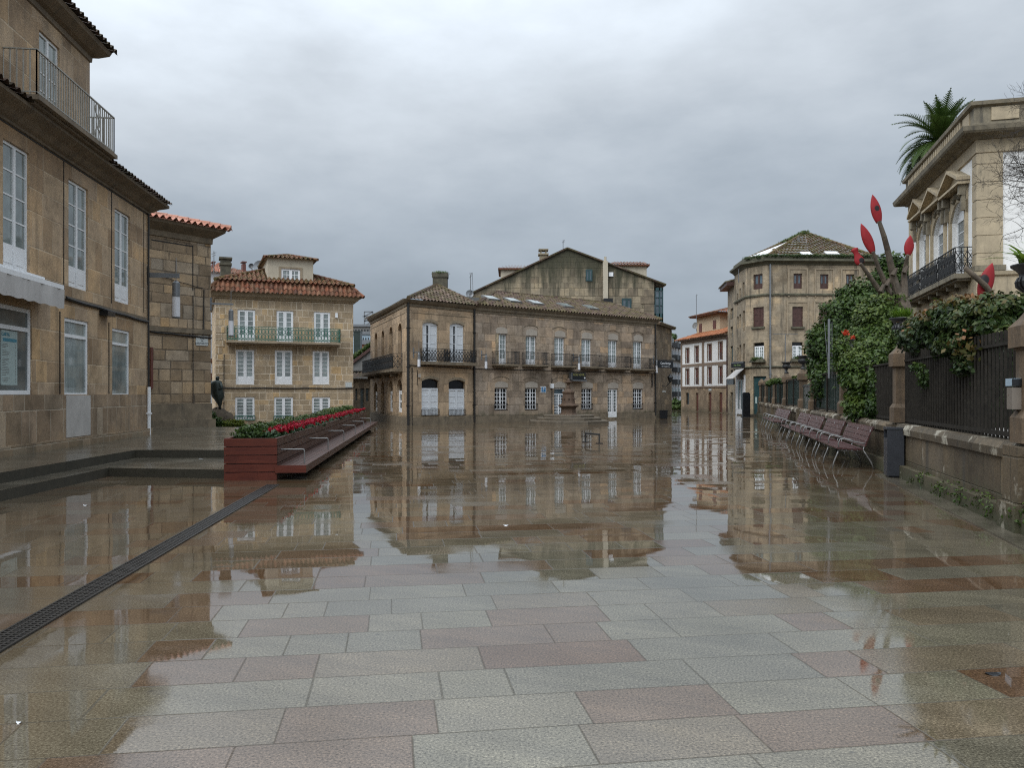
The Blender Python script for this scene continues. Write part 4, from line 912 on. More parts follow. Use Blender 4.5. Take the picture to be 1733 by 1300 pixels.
# ================================================================== G: tall mossy gable behind hotel
FG = Fac(GX(780, 60), GX(1107, 60)); LG = FG.L
Gg = thing('gable_house', 'tall mossy stone gable wall rising behind the long hotel', 'building', FG.p(LG/2, 0, 0))
zp, zl, zr_ = FG.z(960, 422), FG.z(806, 494), FG.z(1107, 474)
up0 = FG.u(960)
part(Gg, 'wall', 'G', lambda m: m.prism(FG, [(0, 0), (LG, 0), (LG, zr_), (up0, zp), (FG.u(806), zl), (0, zl-.8)], -.5, 0))
def rG(m):
    for a, b in (((FG.u(806)-.6, zl-.25), (up0, zp+.05)), ((up0, zp+.05), (FG.u(1127), FG.z(1127, 483)))):
        q = [FG.p(a[0], .15, a[1]), FG.p(b[0], .15, b[1]), FG.p(b[0], -9, b[1]), FG.p(a[0], -9, a[1])]; tile_facet(m, q if a[0] < up0 else q, tw=.25, amp=.05)
        m.bar(FG.p(a[0], .06, a[1]+.05), FG.p(b[0], .06, b[1]+.05), .1, .05)
part(Gg, 'roof', 'tO', rG)
for x0, y0, x1, y1, sl in ((847, 450, 909, 478, -1), (1034, 444, 1099, 478, 1)):
    r = FG.rect(x0, y0, x1, y1); part(Gg, 'dormer', 'dormer', lambda m: m.fbox(FG, r[0], r[1], -6, -1.2, r[2]-1, r[3]))
    e = [FG.p(r[0]-.25, -.95, r[3]), FG.p(r[1]+.25, -.95, r[3]), FG.p(r[1]-.1, -3, r[3]+.5), FG.p(r[0]+.6, -3, r[3]+.5)]
    part(Gg, 'dormer_roof', 'tR', lambda m: (tile_facet(m, e, tw=.25, amp=.06), m.fbox(FG, r[0]-.2, r[1]+.2, -5, -.97, r[3]-.1, r[3]+.01)))
r = FG.rect(911.5, 419, 929, 470)
part(Gg, 'chimney', 'chim2', lambda m: (m.fbox(FG, r[0]+.1, r[1]-.1, -1.2, -.55, r[2], r[3]-.38), m.fbox(FG, r[0], r[1], -1.3, -.45, r[3]-.45, r[3]-.33), m.fbox(FG, r[0]+.15, r[0]+.25, -1.2, -.55, r[3]-.33, r[3]-.1), m.fbox(FG, r[1]-.25, r[1]-.15, -1.2, -.55, r[3]-.33, r[3]-.1), m.fbox(FG, r[0]+.02, r[1]-.02, -1.3, -.45, r[3]-.1, r[3])))
r = FG.rect(1020, 443, 1028, 507)
part(Gg, 'flue', 'dormer', lambda m: (m.fbox(FG, r[0], r[1], .002, .35, r[2], r[3]), m.tube([FG.p((r[0]+r[1])/2, .17, r[3]), FG.p((r[0]+r[1])/2, .17, r[3]+.35)], .09, 8)), label='pale square flue climbing the gable wall')
part(Gg, 'flue_base', 'darkbox', lambda m: m.fbox(FG, FG.u(1020), FG.u(1035), .002, .8, FG.z(1027, 516), FG.z(1027, 507)))
for q in ((991, 456, 1002.5, 476), (1052, 505, 1068.5, 528)):
    r = FG.rect(*q); window(FG, r, Gg, 2, 1, 1, 0, .1, .05, -.08, 'teal', 'gb')
part(Gg, 'vent_box', 'white', lambda m: m.fbox(FG, FG.u(1030), FG.u(1037.5), .0, .1, FG.z(1034, 468), FG.z(1034, 461)))
part(Gg, 'corner_quoin', 'dress_dark', lambda m: [m.fbox(FG, LG-.75-.25*(k % 2), LG, 0, .06, 5.6+k*.56, 6.13+k*.56) for k in range(7)] and None)
r = FG.rect(1108, 487, 1122.5, 551)
FGa = FG.shift(1.0)
gl = part(Gg, 'glazed_gallery', 'teal', lambda m: (m.fbox(FG, r[0], r[1], -5, .0, r[2], r[2]+.9), m.fbox(FG, r[0], r[1], -5, .0, r[3]-.2, r[3]), [m.fbox(FG, u, u+.07, -.1, 0., r[2], r[3]) for u in (r[0], (r[0]+r[1])/2, r[1]-.07)], [m.fbox(FG, r[0], r[1], -.1, -.005, z, z+.05) for z in (r[2]+1.5, r[2]+2.1)]))
part(Gg, 'gallery_pane', 'gb', lambda m: m.fbox(FG, r[0]+.02, r[1]-.02, -4.9, -.06, r[2]+.8, r[3]-.1))
part(Gg, 'gallery_bracket', 'brown', lambda m: m.prism(FG, [(r[0], r[2]-1.7), (r[0]+.25, r[2]-1.7), (r[0]+.5, r[2]), (r[0], r[2])], -1, -.2))

# ================================================================== E: narrow building right of the hotel
FE = Fac(GX(1110.5, 54.6), GX(1136.5, 59)); LE = FE.L; ze = FE.z(1125, 551)
E = thing('lane_house', 'narrow dark stone house at the right end of the hotel', 'building', FE.p(LE/2, 0, 0))
part(E, 'wall', 'D', lambda m: (wall(m, FE, 0, LE, 0, ze), m.poly([FE.p(LE, 0, 0), FE.p(LE, -6, 0), FE.p(LE, -6, ze), FE.p(LE, 0, ze)])))
part(E, 'roof', 'tO', lambda m: (tile_facet(m, [FE.p(0, .3, ze), FE.p(LE+.3, .3, ze), FE.p(LE-.4, -3, ze+.6), FE.p(0, -3, ze+.6)]), m.fbox(FE, 0, LE+.25, -.2, .25, ze-.14, ze-.01)))
part(E, 'corner_strip', 'dress_dark', lambda m: m.fbox(FE, LE-.25, LE, 0, .02, .1, ze-.2))
o = MB(); o.fbox(FE, FE.u(1121), FE.u(1126.5), 0, .02, FE.z(1124, 664.5), FE.z(1124, 661)); o = o.build('street_plaque', 'plaque', loc=FE.p(FE.u(1121), 0, 2)); tag(o, 'tiny white plaque on the narrow dark house below the lantern', 'plaque')
FSg = Fac(GX(1114.5, 52.3), GX(1139.5, 53.)); zs = (FSg.z(1127, 623), FSg.z(1127, 610.5))
Cs = thing('hanging_sign', 'black projecting sign reading Casa Borga beside the right end of the hotel', 'sign', FSg.p(0, 0, zs[0]))
part(Cs, 'panel', 'darkbox', lambda m: m.fbox(FSg, 0, FSg.L, -.08, 0, zs[0], zs[1])); part(Cs, 'arm', 'iron', lambda m: m.bar(FSg.p(-.15, -.04, zs[1]+.05), FSg.p(FSg.L, -.04, zs[1]+.05), .02))
lettering('Casa Borga', FSg, FSg.L*.47, zs[0]+.31, .2, .002, 'lettW', Cs); lettering('café · restaurante', FSg, FSg.L*.47, zs[0]+.11, .1, .002, 'lettW', Cs)
lt = FE.pt(1120, 640)+FE.n*.6
Ln = thing('wall_lantern', 'small black iron lantern bracketed on the narrow dark house', 'lantern', lt)
part(Ln, 'bracket', 'iron', lambda m: (m.tube([lt-FE.n*.6+V((0, 0, -.55)), lt-FE.n*.3+V((0, 0, -.6)), lt+V((0, 0, -.3))], .025, 6)))
part(Ln, 'lantern_case', 'iron', lambda m: (m.lathe([(.05, -.3), (.12, -.25), (.2, .02), (.22, .05), (.03, .28), (0, .34)], lt, 6)))
b = GX(1122.5, 51.8)
o = MB(); o.box(b[0]-.24, b[0]+.24, b[1]-.2, b[1]+.2, .03, .5); o.box(b[0]-.27, b[0]+.27, b[1]-.23, b[1]+.23, .5, .56); o.box(b[0]-.2, b[0]+.2, b[1]-.16, b[1]+.16, 0, .03)
tag(o.build('planter_box', 'darkbox', loc=(b[0], b[1], 0)), 'low black square planter box at the foot of the narrow dark house', 'planter')
# far apartments, hedge, hill in the right gap
FF = Fac(GX(1124, 108), GX(1160, 124)); zf = FF.z(1140, 585)
Ap = thing('apartment_block', 'distant pale apartment block with dark balconies in the right hand street gap', 'building', FF.p(4, 0, 0))
part(Ap, 'wall', 'white_far', lambda m: m.fbox(FF, 0, FF.L, -8, 0, 0, zf))
part(Ap, 'attic_storey', 'white_far', lambda m: m.fbox(FF, .5, FF.L*.6, -8, -.8, zf, zf+1.6))
for k in range(5):
    z = 1.2+k*1.75
    for j, px in enumerate((1139, 1143.5, 1148.5)):
        u = FF.u(px); part(Ap, 'balcony', 'iron', lambda m: m.fbox(FF, u-.9, u+.7, .1, .8, z, z+.7)); part(Ap, 'window', 'gd', lambda m: m.fbox(FF, u-.7, u+.5, 0, .05, z+.2, z+1.3))
part(Ap, 'slate_band', 'concrete', lambda m: m.fbox(FF, 0, FF.L, 0, .5, zf-2.2, zf-1.9))
hb = thing('garden_hedge', 'dark green street garden shrubs at the end of the right hand lane', 'shrub', (*GX(1145, 84), 0))
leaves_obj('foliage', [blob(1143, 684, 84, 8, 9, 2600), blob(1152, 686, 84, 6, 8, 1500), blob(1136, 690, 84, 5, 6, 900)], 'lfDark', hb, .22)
tg = thing('garden_bed', 'low yellow green planting in front of the lane shrubs', 'planting', (*GX(1145, 80), 0))
leaves_obj('foliage', [blob(1144, 690, 80, 10, 4, 1500)], 'lfMid', tg, .18)
m = MB(); n = 60
for i in range(n):
    x0, x1 = -420+840*i/n, -420+840*(i+1)/n; f = lambda x: 8+6*math.sin(x*.013+1)+3*math.sin(x*.05)
    m.poly([(x0, 480, -1), (x1, 480, -1), (x1, 520, f(x1)), (x0, 520, f(x0))]); m.poly([(x0, 520, f(x0)), (x1, 520, f(x1)), (x1, 640, f(x1)*1.6), (x0, 640, f(x0)*1.6)])
tag(m.build('hills', 'hill'), kind='structure')
tr = thing('street_tree', 'far dark tree on the skyline above the apartment block', 'tree', (*GX(1139, 140), 0))
part(tr, 'trunk', 'bark', lambda m: m.tube([PX(1139, 664, 140), PX(1139, 580, 140)], .25, 6)); leaves_obj('crown', [blob(1138, 578, 140, 7, 14, 1800), blob(1143, 590, 140, 8, 10, 1200)], 'lfDark', tr, .45)

# ================================================================== J: white house with brown shutters
FJ = Fac(GX(1152.5, 75), GX(1232.5, 66)); LJ = FJ.L
J = thing('white_house', 'white fronted house with brown shutters, orange roof and cream attic', 'house', FJ.p(LJ/2, 0, 0))
q1 = [(1160.8, 590, 1166, 615), (1176.5, 586.5, 1182, 613.5), (1198, 583, 1204, 611), (1216.5, 579, 1222.3, 608.8)]
q2 = [(1160.8, 624.6, 1166, 651.5), (1176.5, 623, 1182, 650.8), (1198, 621.5, 1204, 650), (1216.5, 619.7, 1222.3, 649.5)]
q3 = [(1160.8, 665, 1166, 684.6), (1177.5, 665, 1182, 696), (1199, 664, 1204, 697), (1217, 664, 1222.5, 698)]
zj, zm = FJ.z(1192, 571), FJ.z(1192, 653.5)
R1, R2, R3 = [[FJ.rect(*r) for r in q] for q in (q1, q2, q3)]
for i in (1, 2, 3): R3[i] = R3[i][:2]+(.05,)+R3[i][3:]
part(J, 'wall', 'stucco', lambda m: wall(m, FJ, 0, LJ, zm, zj, R1+R2, .2)); part(J, 'base_wall', 'J_low', lambda m: wall(m, FJ, 0, LJ, 0, zm, R3, .2))
for r in R1+R2: shutter(FJ, r, J, 'redwood_trim'); part(J, 'lower_louvre', 'brown', lambda m: m.fbox(FJ, r[0]+.02, r[1]-.02, -.078, -.07, r[2], r[2]+(r[3]-r[2])*.42))
part(J, 'dark_window', 'gd', lambda m: m.fbox(FJ, R3[0][0], R3[0][1], -.2, -.1, R3[0][2], R3[0][3]))
for r in R3[1:]: part(J, 'door', 'redwood_trim', lambda m: m.fbox(FJ, r[0], r[1], -.15, -.1, r[2], r[3]))
ub = FJ.u(1190)
for r in R1+R2: part(J, 'window_surround', 'trim', lambda m: [m.fbox(FJ, a, b, 0, .03, c, d) for a, b, c, d in ((r[0]-.12, r[0], r[2], r[3]+.1), (r[1], r[1]+.12, r[2], r[3]+.1), (r[0]-.0, r[1], r[3], r[3]+.1))] and None)
part(J, 'brown_band', 'trim', lambda m: (m.fbox(FJ, ub-.2, ub+.2, 0, .04, zm, zj-.12), m.fbox(FJ, 0, .3, 0, .04, zm, zj-.12), m.fbox(FJ, LJ-.2, LJ, 0, .04, zm, zj-.12), m.fbox(FJ, .3, ub-.2, 0, .035, FJ.z(1192, 619), FJ.z(1192, 614.5)), m.fbox(FJ, ub+.2, LJ-.2, 0, .035, FJ.z(1192, 619), FJ.z(1192, 614.5)), m.fbox(FJ, 0, LJ, 0, .06, zm-.15, zm), m.fbox(FJ, 0, LJ, 0, .05, zj-.4, zj-.12)))
part(J, 'cornice', 'trim', lambda m: m.fbox(FJ, -.2, LJ, -.3, .3, zj-.1, zj+.0))
part(J, 'roof', 'tJ', lambda m: (tile_facet(m, [FJ.p(-.5, .5, zj+.02), FJ.p(LJ, .5, zj+.02), FJ.p(LJ, -3, zj+1.25), FJ.p(2., -3, zj+1.25)]), tile_facet(m, [FJ.p(-.5, -8, zj), FJ.p(-.5, .5, zj+.02), FJ.p(2., -3, zj+1.25)])))
FJa = FJ.shift(-1.3); ua, ub2 = FJa.u(1179), FJa.u(1218); z1 = FJa.z(1195, 533)
part(J, 'attic', 'cream', lambda m: (m.fbox(FJa, ua, ub2, -6, 0, zj, z1)))
part(J, 'attic_roof', 'tR', lambda m: (tile_facet(m, [FJa.p(ua-.6, .6, z1), FJa.p(ub2+.6, .6, z1), FJa.p(ub2-1, -3, z1+.9), FJa.p(ua+2.5, -3, z1+.9)]), tile_facet(m, [FJa.p(ub2+.6, .6, z1), FJa.p(ub2+.6, -6, z1), FJa.p(ub2-1, -3, z1+.9)]), m.fbox(FJa, ua-.5, ub2+.5, -6, .5, z1-.12, z1-.01)))
for q in ((1183.5, 548, 1188, 562), (1207, 542, 1212, 556.5)):
    r = FJa.rect(*q); o = part(J, 'attic_window', 'redwood_trim', lambda m: m.fbox(FJa, r[0], r[1], .0, .04, r[2], r[3]))
part(J, 'house_number_plate', 'plaque', lambda m: m.fbox(FJ, FJ.u(1199.5), FJ.u(1204), 0, .02, FJ.z(1202, 661.5), FJ.z(1202, 658)))
part(J, 'downpipe', 'brown', lambda m: m.tube([FJ.p(LJ-.05, .08, .1), FJ.p(LJ-.05, .08, zj-.2)], .07, 6))

# ================================================================== L: sliver house between J and K
kCL, kCR, kR = GX(1262, 58), GX(1298, 56.5), GX(1484, 56.8)
kFar = GX(1243, 61.8)
FLh = Fac(GX(1231.5, 65.5), kFar); LL = FLh.L; zl_ = FLh.z(1238, 487)
Lh = thing('narrow_house', 'sliver of grey stone house squeezed left of the tall corner block', 'house', FLh.p(LL/2, 0, 0))
ops = [FLh.rect(1236, a, 1240.5, b) for a, b in ((522, 540), (553, 572), (586, 612), (626, 650), (664, 698))]
part(Lh, 'wall', 'K', lambda m: wall(m, FLh, 0, LL, 0, zl_, ops, .2))
for i, r in enumerate(ops): part(Lh, 'window', 'teal' if i == 2 else 'gm', lambda m: m.fbox(FLh, r[0], r[1], -.2, -.12, r[2], r[3]))
part(Lh, 'eave', 'brown', lambda m: m.fbox(FLh, -.3, LL, -1, .6, zl_, zl_+.25)); part(Lh, 'roof', 'tO', lambda m: tile_facet(m, [FLh.p(-.4, .7, zl_+.26), FLh.p(LL, .7, zl_+.26), FLh.p(LL, -2, zl_+1.), FLh.p(-.4, -2, zl_+1.)]))

# ================================================================== K: tall beige corner block
FK1 = Fac(kFar, kCL); FK2 = Fac(kCL, kCR); FK3 = Fac(kCR, kR); zk = FK2.z(1298, 447)
K = thing('corner_block', 'tall beige corner building with brown shutters, stained stone and mossy pyramid roof', 'building', (*kCR, 0))
k2 = [FK2.rect(1275, 464, 1290.5, 489.5), FK2.rect(1274.5, 520, 1292.5, 553), FK2.rect(1275, 580, 1293, 611), FK2.rect(1274.5, 637, 1297, 702)]
k2[3] = k2[3][:2]+(.08,)+k2[3][3:]
k3 = [FK3.rect(*r) for r in ((1343, 463, 1357.5, 488.5), (1388, 464, 1402, 489), (1432, 464, 1446, 489), (1341, 519, 1359, 553), (1386.5, 519, 1404.5, 553), (1430, 519, 1448, 553), (1340.5, 579, 1358.5, 610), (1386, 579, 1404, 610))]
k1 = [FK1.rect(*r) for r in ((1247.5, 497, 1249.5, 517), (1251, 489, 1253.5, 512), (1257, 478, 1260, 506), (1247.5, 536, 1250, 556), (1251, 532, 1254, 554), (1257, 526, 1260.5, 560), (1247.5, 588, 1250, 612), (1251, 584, 1254.5, 611), (1257, 582, 1260.5, 611))]
part(K, 'flank_wall', 'K', lambda m: wall(m, FK1, 0, FK1.L, 0, zk, k1, .3)); part(K, 'chamfer_wall', 'K', lambda m: wall(m, FK2, 0, FK2.L, 0, zk, k2, .22)); part(K, 'front_wall', 'K', lambda m: (wall(m, FK3, 0, FK3.L, 0, zk, k3, .22), m.poly([FK3.p(FK3.L, 0, 0), FK3.p(FK3.L, -9, 0), FK3.p(FK3.L, -9, zk), FK3.p(FK3.L, 0, zk)])))
for r in k1: part(K, 'window', 'brown', lambda m: m.fbox(FK1, r[0], r[1], -.3, -.15, r[2], r[3]))
for F, rs in ((FK2, [k2[0]]), (FK3, k3[:3])):
    for r in rs: window(F, r, K, 2, 1, 1, .38, .09, .03, .1, 'brown', 'gb')
for F, rs in ((FK2, [k2[1]]), (FK3, k3[3:6])):
    for r in rs: shutter(F, r, K); part(K, 'sill', 'K_cor', lambda m: m.fbox(F, r[0]-.1, r[1]+.1, 0, .12, r[2]-.14, r[2]-.01))
for F, rs in ((FK2, [k2[2]]), (FK3, k3[6:8])):
    for r in rs:
        window(F, (r[0]+.05, r[1]-.05, r[2], r[3]-.25), K, 2, 2, 4, 0, .07, .035, .08, 'white', 'gl'); part(K, 'window_head', 'darkbox', lambda m: m.fbox(F, r[0], r[1], -.2, -.19, r[2], r[3]))
        part(K, 'flower_ledge', 'K_cor', lambda m: (m.fbox(F, r[0]-.15, r[1]+.15, 0, .3, r[2]-.1, r[2]), m.fbox(F, r[0]-.1, r[1]+.1, .05, .28, r[2], r[2]+.12)))
        fl = leaves_obj('window_flowers', [(tuple(F.p((r[0]+r[1])/2, .18, r[2]+.15)), ((r[1]-r[0])*.55, .15, .16), 420)], 'lfMid', K, .09)
part(K, 'door', 'teal', lambda m: m.fbox(FK2, k2[3][0], k2[3][1], -.2, -.12, k2[3][2], k2[3][3]))
part(K, 'door_notice', 'poster', lambda m: m.fbox(FK2, FK2.u(1276.5), FK2.u(1279.5), -.12, -.11, FK2.z(1278, 683), FK2.z(1278, 672)), label='pale green notice on the dark door')
line = [kFar, kCL, kCR, kR]
part(K, 'cornice', 'K_cor', lambda m: m.sweep([*line, tuple(FK3.p(FK3.L, -9, 0))[:2]], [(0, zk-.05), (.06, zk-.03), (.1, zk+.05), (.28, zk+.16), (.38, zk+.2), (.38, zk+.34), (.1, zk+.38), (.08, zk+.7), (-.3, zk+.72)]))
zz = FK2.z(1298, 500)
part(K, 'string_course', 'K_cor', lambda m: m.sweep(line, [(0, zz-.02), (.08, zz), (.1, zz+.1), (.02, zz+.16), (0, zz+.16)]))
z2_ = FK2.z(1298, 622)
part(K, 'lower_course', 'K_cor', lambda m: m.sweep(line, [(0, z2_-.05), (.1, z2_), (.12, z2_+.06), (0, z2_+.12)]))
for r in k3[3:6]+k3[:3]: part(K, 'window_surround', 'dress', lambda m: [m.fbox(FK3, a, b, 0, .05, c, d) for a, b, c, d in ((r[0]-.42, r[0]-.3, r[2]-.6, r[3]+.4), (r[1]+.3, r[1]+.42, r[2]-.6, r[3]+.4), (r[0]-.3, r[1]+.3, r[3]+.3, r[3]+.4))] and None)
pipe(K, FK3, 1303, 447, 640, .07, 'greymetal')
ap = PX(1362, 393, 62.5)
Ke = [V((*kFar, zk+.6)), V((*kCL, zk+.6)), V((*kCR, zk+.6)), V((*kR, zk+.6)), FK3.p(FK3.L, -11, zk+.6), V((kFar[0]+1.5, kFar[1]+5, zk+.6))]
part(K, 'roof', 'tK', lambda m: [tile_facet(m, [Ke[k], Ke[(k+1) % 6], ap], tw=.26, row=.3, amp=.015, step=.045) for k in range(6)] and [ridge(m, Ke[k], ap, .1) for k in (1, 2, 3)] and None)
n3 = (Ke[3]-Ke[2]).cross(ap-Ke[2]).normalized(); n3 = n3 if n3.z > 0 else -n3
for u, t, s in ((FK3.u(1367), .35, .35), (FK3.u(1412), .5, .45)):
    up3 = n3.cross(FK3.d); up3 = up3 if up3.z > 0 else -up3
    c0 = FK3.p(u, 0, zk+.6)+up3*t+n3*.08; a = FK3.d*s; b = up3*.32
    part(K, 'skylight', 'tarp', lambda m: m.hexa([c0-a-b-n3*.05, c0+a-b-n3*.05, c0+a+b-n3*.05, c0-a+b-n3*.05, c0-a-b+n3*.04, c0+a-b+n3*.04, c0+a+b+n3*.04, c0-a+b+n3*.04]))
n2 = (Ke[2]-Ke[1]).cross(ap-Ke[1]).normalized(); n2 = n2 if n2.z > 0 else -n2
L2 = lambda s, t: Ke[1]+(Ke[2]-Ke[1])*s+(ap-(Ke[1]+(Ke[2]-Ke[1])*s))*t+n2*.1
tp = MB(); pts = [L2(.1, .03), L2(.5, .01), L2(.97, .03), L2(.9, .3), L2(1., .52), L2(.8, .42), L2(.5, .3), L2(.2, .15)]
tp.poly(pts); tp.poly([p-n2*.05 for p in pts][::-1])
for k in range(8): tp.poly([pts[k], pts[(k+1) % 8], pts[(k+1) % 8]-n2*.05, pts[k]-n2*.05])
o = tp.build('roof_sheet', 'tarp', K, label='torn white sheet covering the left roof slope')
leaves_obj('roof_moss', [(tuple(ap+(Ke[1]-ap)*t+V((random.uniform(-.1, .1), -.1, .02))), (.35, .35, .1), 260) for t in (0, .06, .12, .18, .25, .32, .4)]+[(tuple(ap+(Ke[3]-ap)*t), (.3, .25, .07), 160) for t in (.05, .12, .2, .3)], 'lfMid', K, .1)
leaves_obj('cornice_moss', [(tuple(FK3.p(u, .15, zk+.6)), (1.0, .3, .14), 260) for u in [x*.9 for x in range(9)]]+[(tuple(FK2.p(u, .15, zk+.6)), (.5, .3, .14), 200) for u in (.4, 1.2)], 'lfDark', K, .1)
# shopfront on the flank
sa, sb = FK1.u(1246), FK1.u(1261.5)
part(K, 'shopfront', 'white', lambda m: (m.fbox(FK1, sa, sa+.3, 0, .05, 0, 3.0), m.fbox(FK1, sb-.35, sb, 0, .05, 0, 3.0), m.fbox(FK1, sa+.3, sb-.35, 0, .04, .1, 2.7)))
part(K, 'shop_glass', 'gd', lambda m: [m.fbox(FK1, sa+(sb-sa)*a, sa+(sb-sa)*b, .04, .06, .5, 2.6) for a, b in ((.3, .42), (.6, .72))] and None)
part(K, 'shop_canopy', 'canvas', lambda m: m.poly([FK1.p(sa+.3, .9, 2.75), FK1.p(sb, .9, 2.75), FK1.p(sb, .05, 3.5), FK1.p(sa+.3, .05, 3.5)]))
part(K, 'fascia_sign', 'darkbox', lambda m: (m.fbox(FK1, sa+.4, sb-.3, .7, .8, 2.3, 2.72)))
fs = Fac(GX(1237.3, 58.6), GX(1258.7, 57.2)); zz0, zz1 = fs.z(1248, 622.5), fs.z(1248, 612)
Ks = thing('hanging_sign', 'dark green projecting sign reading Don Alonso on the corner block', 'sign', fs.p(0, 0, zz0))
part(Ks, 'panel', 'darkbox', lambda m: m.fbox(fs, 0, fs.L, -.1, 0, zz0, zz1)); part(Ks, 'top_strip', 'greymetal', lambda m: m.fbox(fs, .04, fs.L-.04, 0, .01, zz1-.12, zz1-.03)); part(Ks, 'arm', 'iron', lambda m: m.bar(fs.p(fs.L-.1, -.05, zz1-.1), fs.p(fs.L+.6, -.3, zz1-.1), .02))
lettering('Don Alonso', fs, fs.L*.5, zz0+.19, .2, .002, 'lettG', Ks, sx=.85)
bx = GX(1262.5, 55.2)
Bx = thing('display_pylon', 'tall black rectangular display box standing in front of the corner shop', 'display box', (*bx, 0))
part(Bx, 'cabinet', 'darkbox', lambda m: (m.box(bx[0]-.25, bx[0]+.25, bx[1]-.15, bx[1]+.15, .05, 1.66), m.box(bx[0]-.2, bx[0]+.2, bx[1]-.12, bx[1]+.12, 1.66, 1.72))); part(Bx, 'base', 'iron', lambda m: m.box(bx[0]-.3, bx[0]+.3, bx[1]-.2, bx[1]+.2, 0, .05))
o = MB(); o.fbox(FK2, FK2.u(1276), FK2.u(1297), .05, .5, 0, .14); o.fbox(FK2, FK2.u(1278), FK2.u(1297), .03, .3, .14, .17); tag(o.build('doorstep', 'riser', loc=FK2.p(0, 0, 0)), 'dark stone doorstep below the green door of the corner block', 'step')
# ================================================================== M: mansion on the right
m0, m1 = V((17.59, 35.2)), V((15.2, 26.0))
FM = Fac(m0, m1); LM = FM.L
mr_ = V((15.2+9*.968, 26-9*.25)); FM2 = Fac(m1, mr_)
Mn = thing('mansion', 'white and golden stone mansion with pedimented windows and iron balconies on the right', 'building', (15.2, 26, 0))
zb0, zb1 = 4.75, 5.62; zfz = 9.5
wins = [(1556, 382, 1571, 492), (1580, 366, 1601, 487), (1611.5, 342, 1636.5, 476)]
mw = []
for q in wins:
    r = FM.rect(*q); mw.append((r[0], r[1], zb1+.02, r[3], (r[1]-r[0])*.32))
lw = []
for q in ((1549, 1569, 530), (1572, 1600, 515), (1605, 1638, 504)):
    a, b = FM.u(q[0]), FM.u(q[1]); zt = FM.z((q[0]+q[1])/2, q[2]); lw.append((a+.12, b-.12, .9, zt-.12, (b-a)*.5-.13))
part(Mn, 'wall', 'stucco', lambda m: (wall(m, FM, 0, LM, zb1, zfz, mw, .3), wall(m, FM, 0, LM, 0, zb0, lw, .3), wall(m, FM2, 0, FM2.L, zb1, zfz), wall(m, FM2, 0, FM2.L, 0, zb0), m.poly([FM.p(0, 0, 0), FM.p(0, 0, 11), FM.p(0, -8, 11), FM.p(0, -8, 0)])))
part(Mn, 'stone_band', 'mans', lambda m: (m.sweep([tuple(FM.p(0, -8, 0))[:2], (m0.x, m0.y), (m1.x, m1.y), (mr_.x, mr_.y)], [(0, zb0-.12), (.06, zb0-.1), (.08, zb0), (.05, zb0+.05), (.05, zb1-.18), (.12, zb1-.12), (.14, zb1), (0, zb1+.02)])))
part(Mn, 'frieze', 'mans', lambda m: m.sweep([tuple(FM.p(0, -8, 0))[:2], (m0.x, m0.y), (m1.x, m1.y), (mr_.x, mr_.y)], [(0, zfz-.02), (.07, zfz), (.07, 9.95), (0, 9.96)]))
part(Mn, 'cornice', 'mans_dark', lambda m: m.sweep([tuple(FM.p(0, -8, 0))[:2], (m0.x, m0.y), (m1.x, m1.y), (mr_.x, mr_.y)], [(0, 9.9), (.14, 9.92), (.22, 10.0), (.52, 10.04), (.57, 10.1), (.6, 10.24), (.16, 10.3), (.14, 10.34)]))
part(Mn, 'parapet', 'mans_dark', lambda m: m.sweep([tuple(FM.p(0, -8, 0))[:2], (m0.x, m0.y), (m1.x, m1.y), (mr_.x, mr_.y)], [(.1, 10.3), (.22, 10.32), (.22, 10.42), (.14, 10.45), (.14, 10.95), (.26, 11.0), (.28, 11.12), (-.3, 11.14), (-.3, 10.3)]))
part(Mn, 'baluster', 'mans', lambda m: [m.fbox(FM, u, u+.13, .14, .2, 10.46, 10.94) for u in [.6+k*.26 for k in range(int((LM-1.6)/.26))]] and None)
part(Mn, 'parapet_panel', 'mans', lambda m: m.fbox(FM2, .35, 1.15, .14, .18, 10.5, 10.92)); part(Mn, 'parapet_panel', 'mans', lambda m: m.fbox(FM, LM-1., LM-.3, .14, .18, 10.5, 10.92))
for u in (1.75, 2.25, 2.75, 3.25): part(Mn, 'parapet_rosette', 'tN', lambda m: (m.prism(FM2, [(u+.17*math.cos(t*.5236), 10.71+.17*math.sin(t*.5236)) for t in range(12)], .14, .17), m.prism(FM2, [(u+.07*math.cos(t*.785), 10.71+.07*math.sin(t*.785)) for t in range(8)], .17, .2)))
def quoin(m):
    z = zb1+.02; k = 0
    while z < zfz-.05:
        h = min(.56, zfz-z-.03); m.fbox(FM, LM-.42, LM+.05, .0, .05, z+.012, z+h-.012); m.fbox(FM2, -.05, .72, .0, .05, z+.012, z+h-.012); z += .58
    z = zb1+.02
    m.fbox(FM, LM-.41, LM+.035, .0, .035, z, zfz); m.fbox(FM2, -.035, .71, .0, .035, z, zfz)
part(Mn, 'corner_quoin', 'mans', quoin); part(Mn, 'corner_pilaster', 'mans', lambda m: m.fbox(FM, -.02, .5, 0, .05, zb1+.02, zfz))
part(Mn, 'pilaster_base', 'mans_dark', lambda m: (m.fbox(FM, LM-.5, LM+.1, .0, .1, zb1+.021, zb1+.2), m.fbox(FM2, -.1, .8, .0, .1, zb1+.021, zb1+.2)))
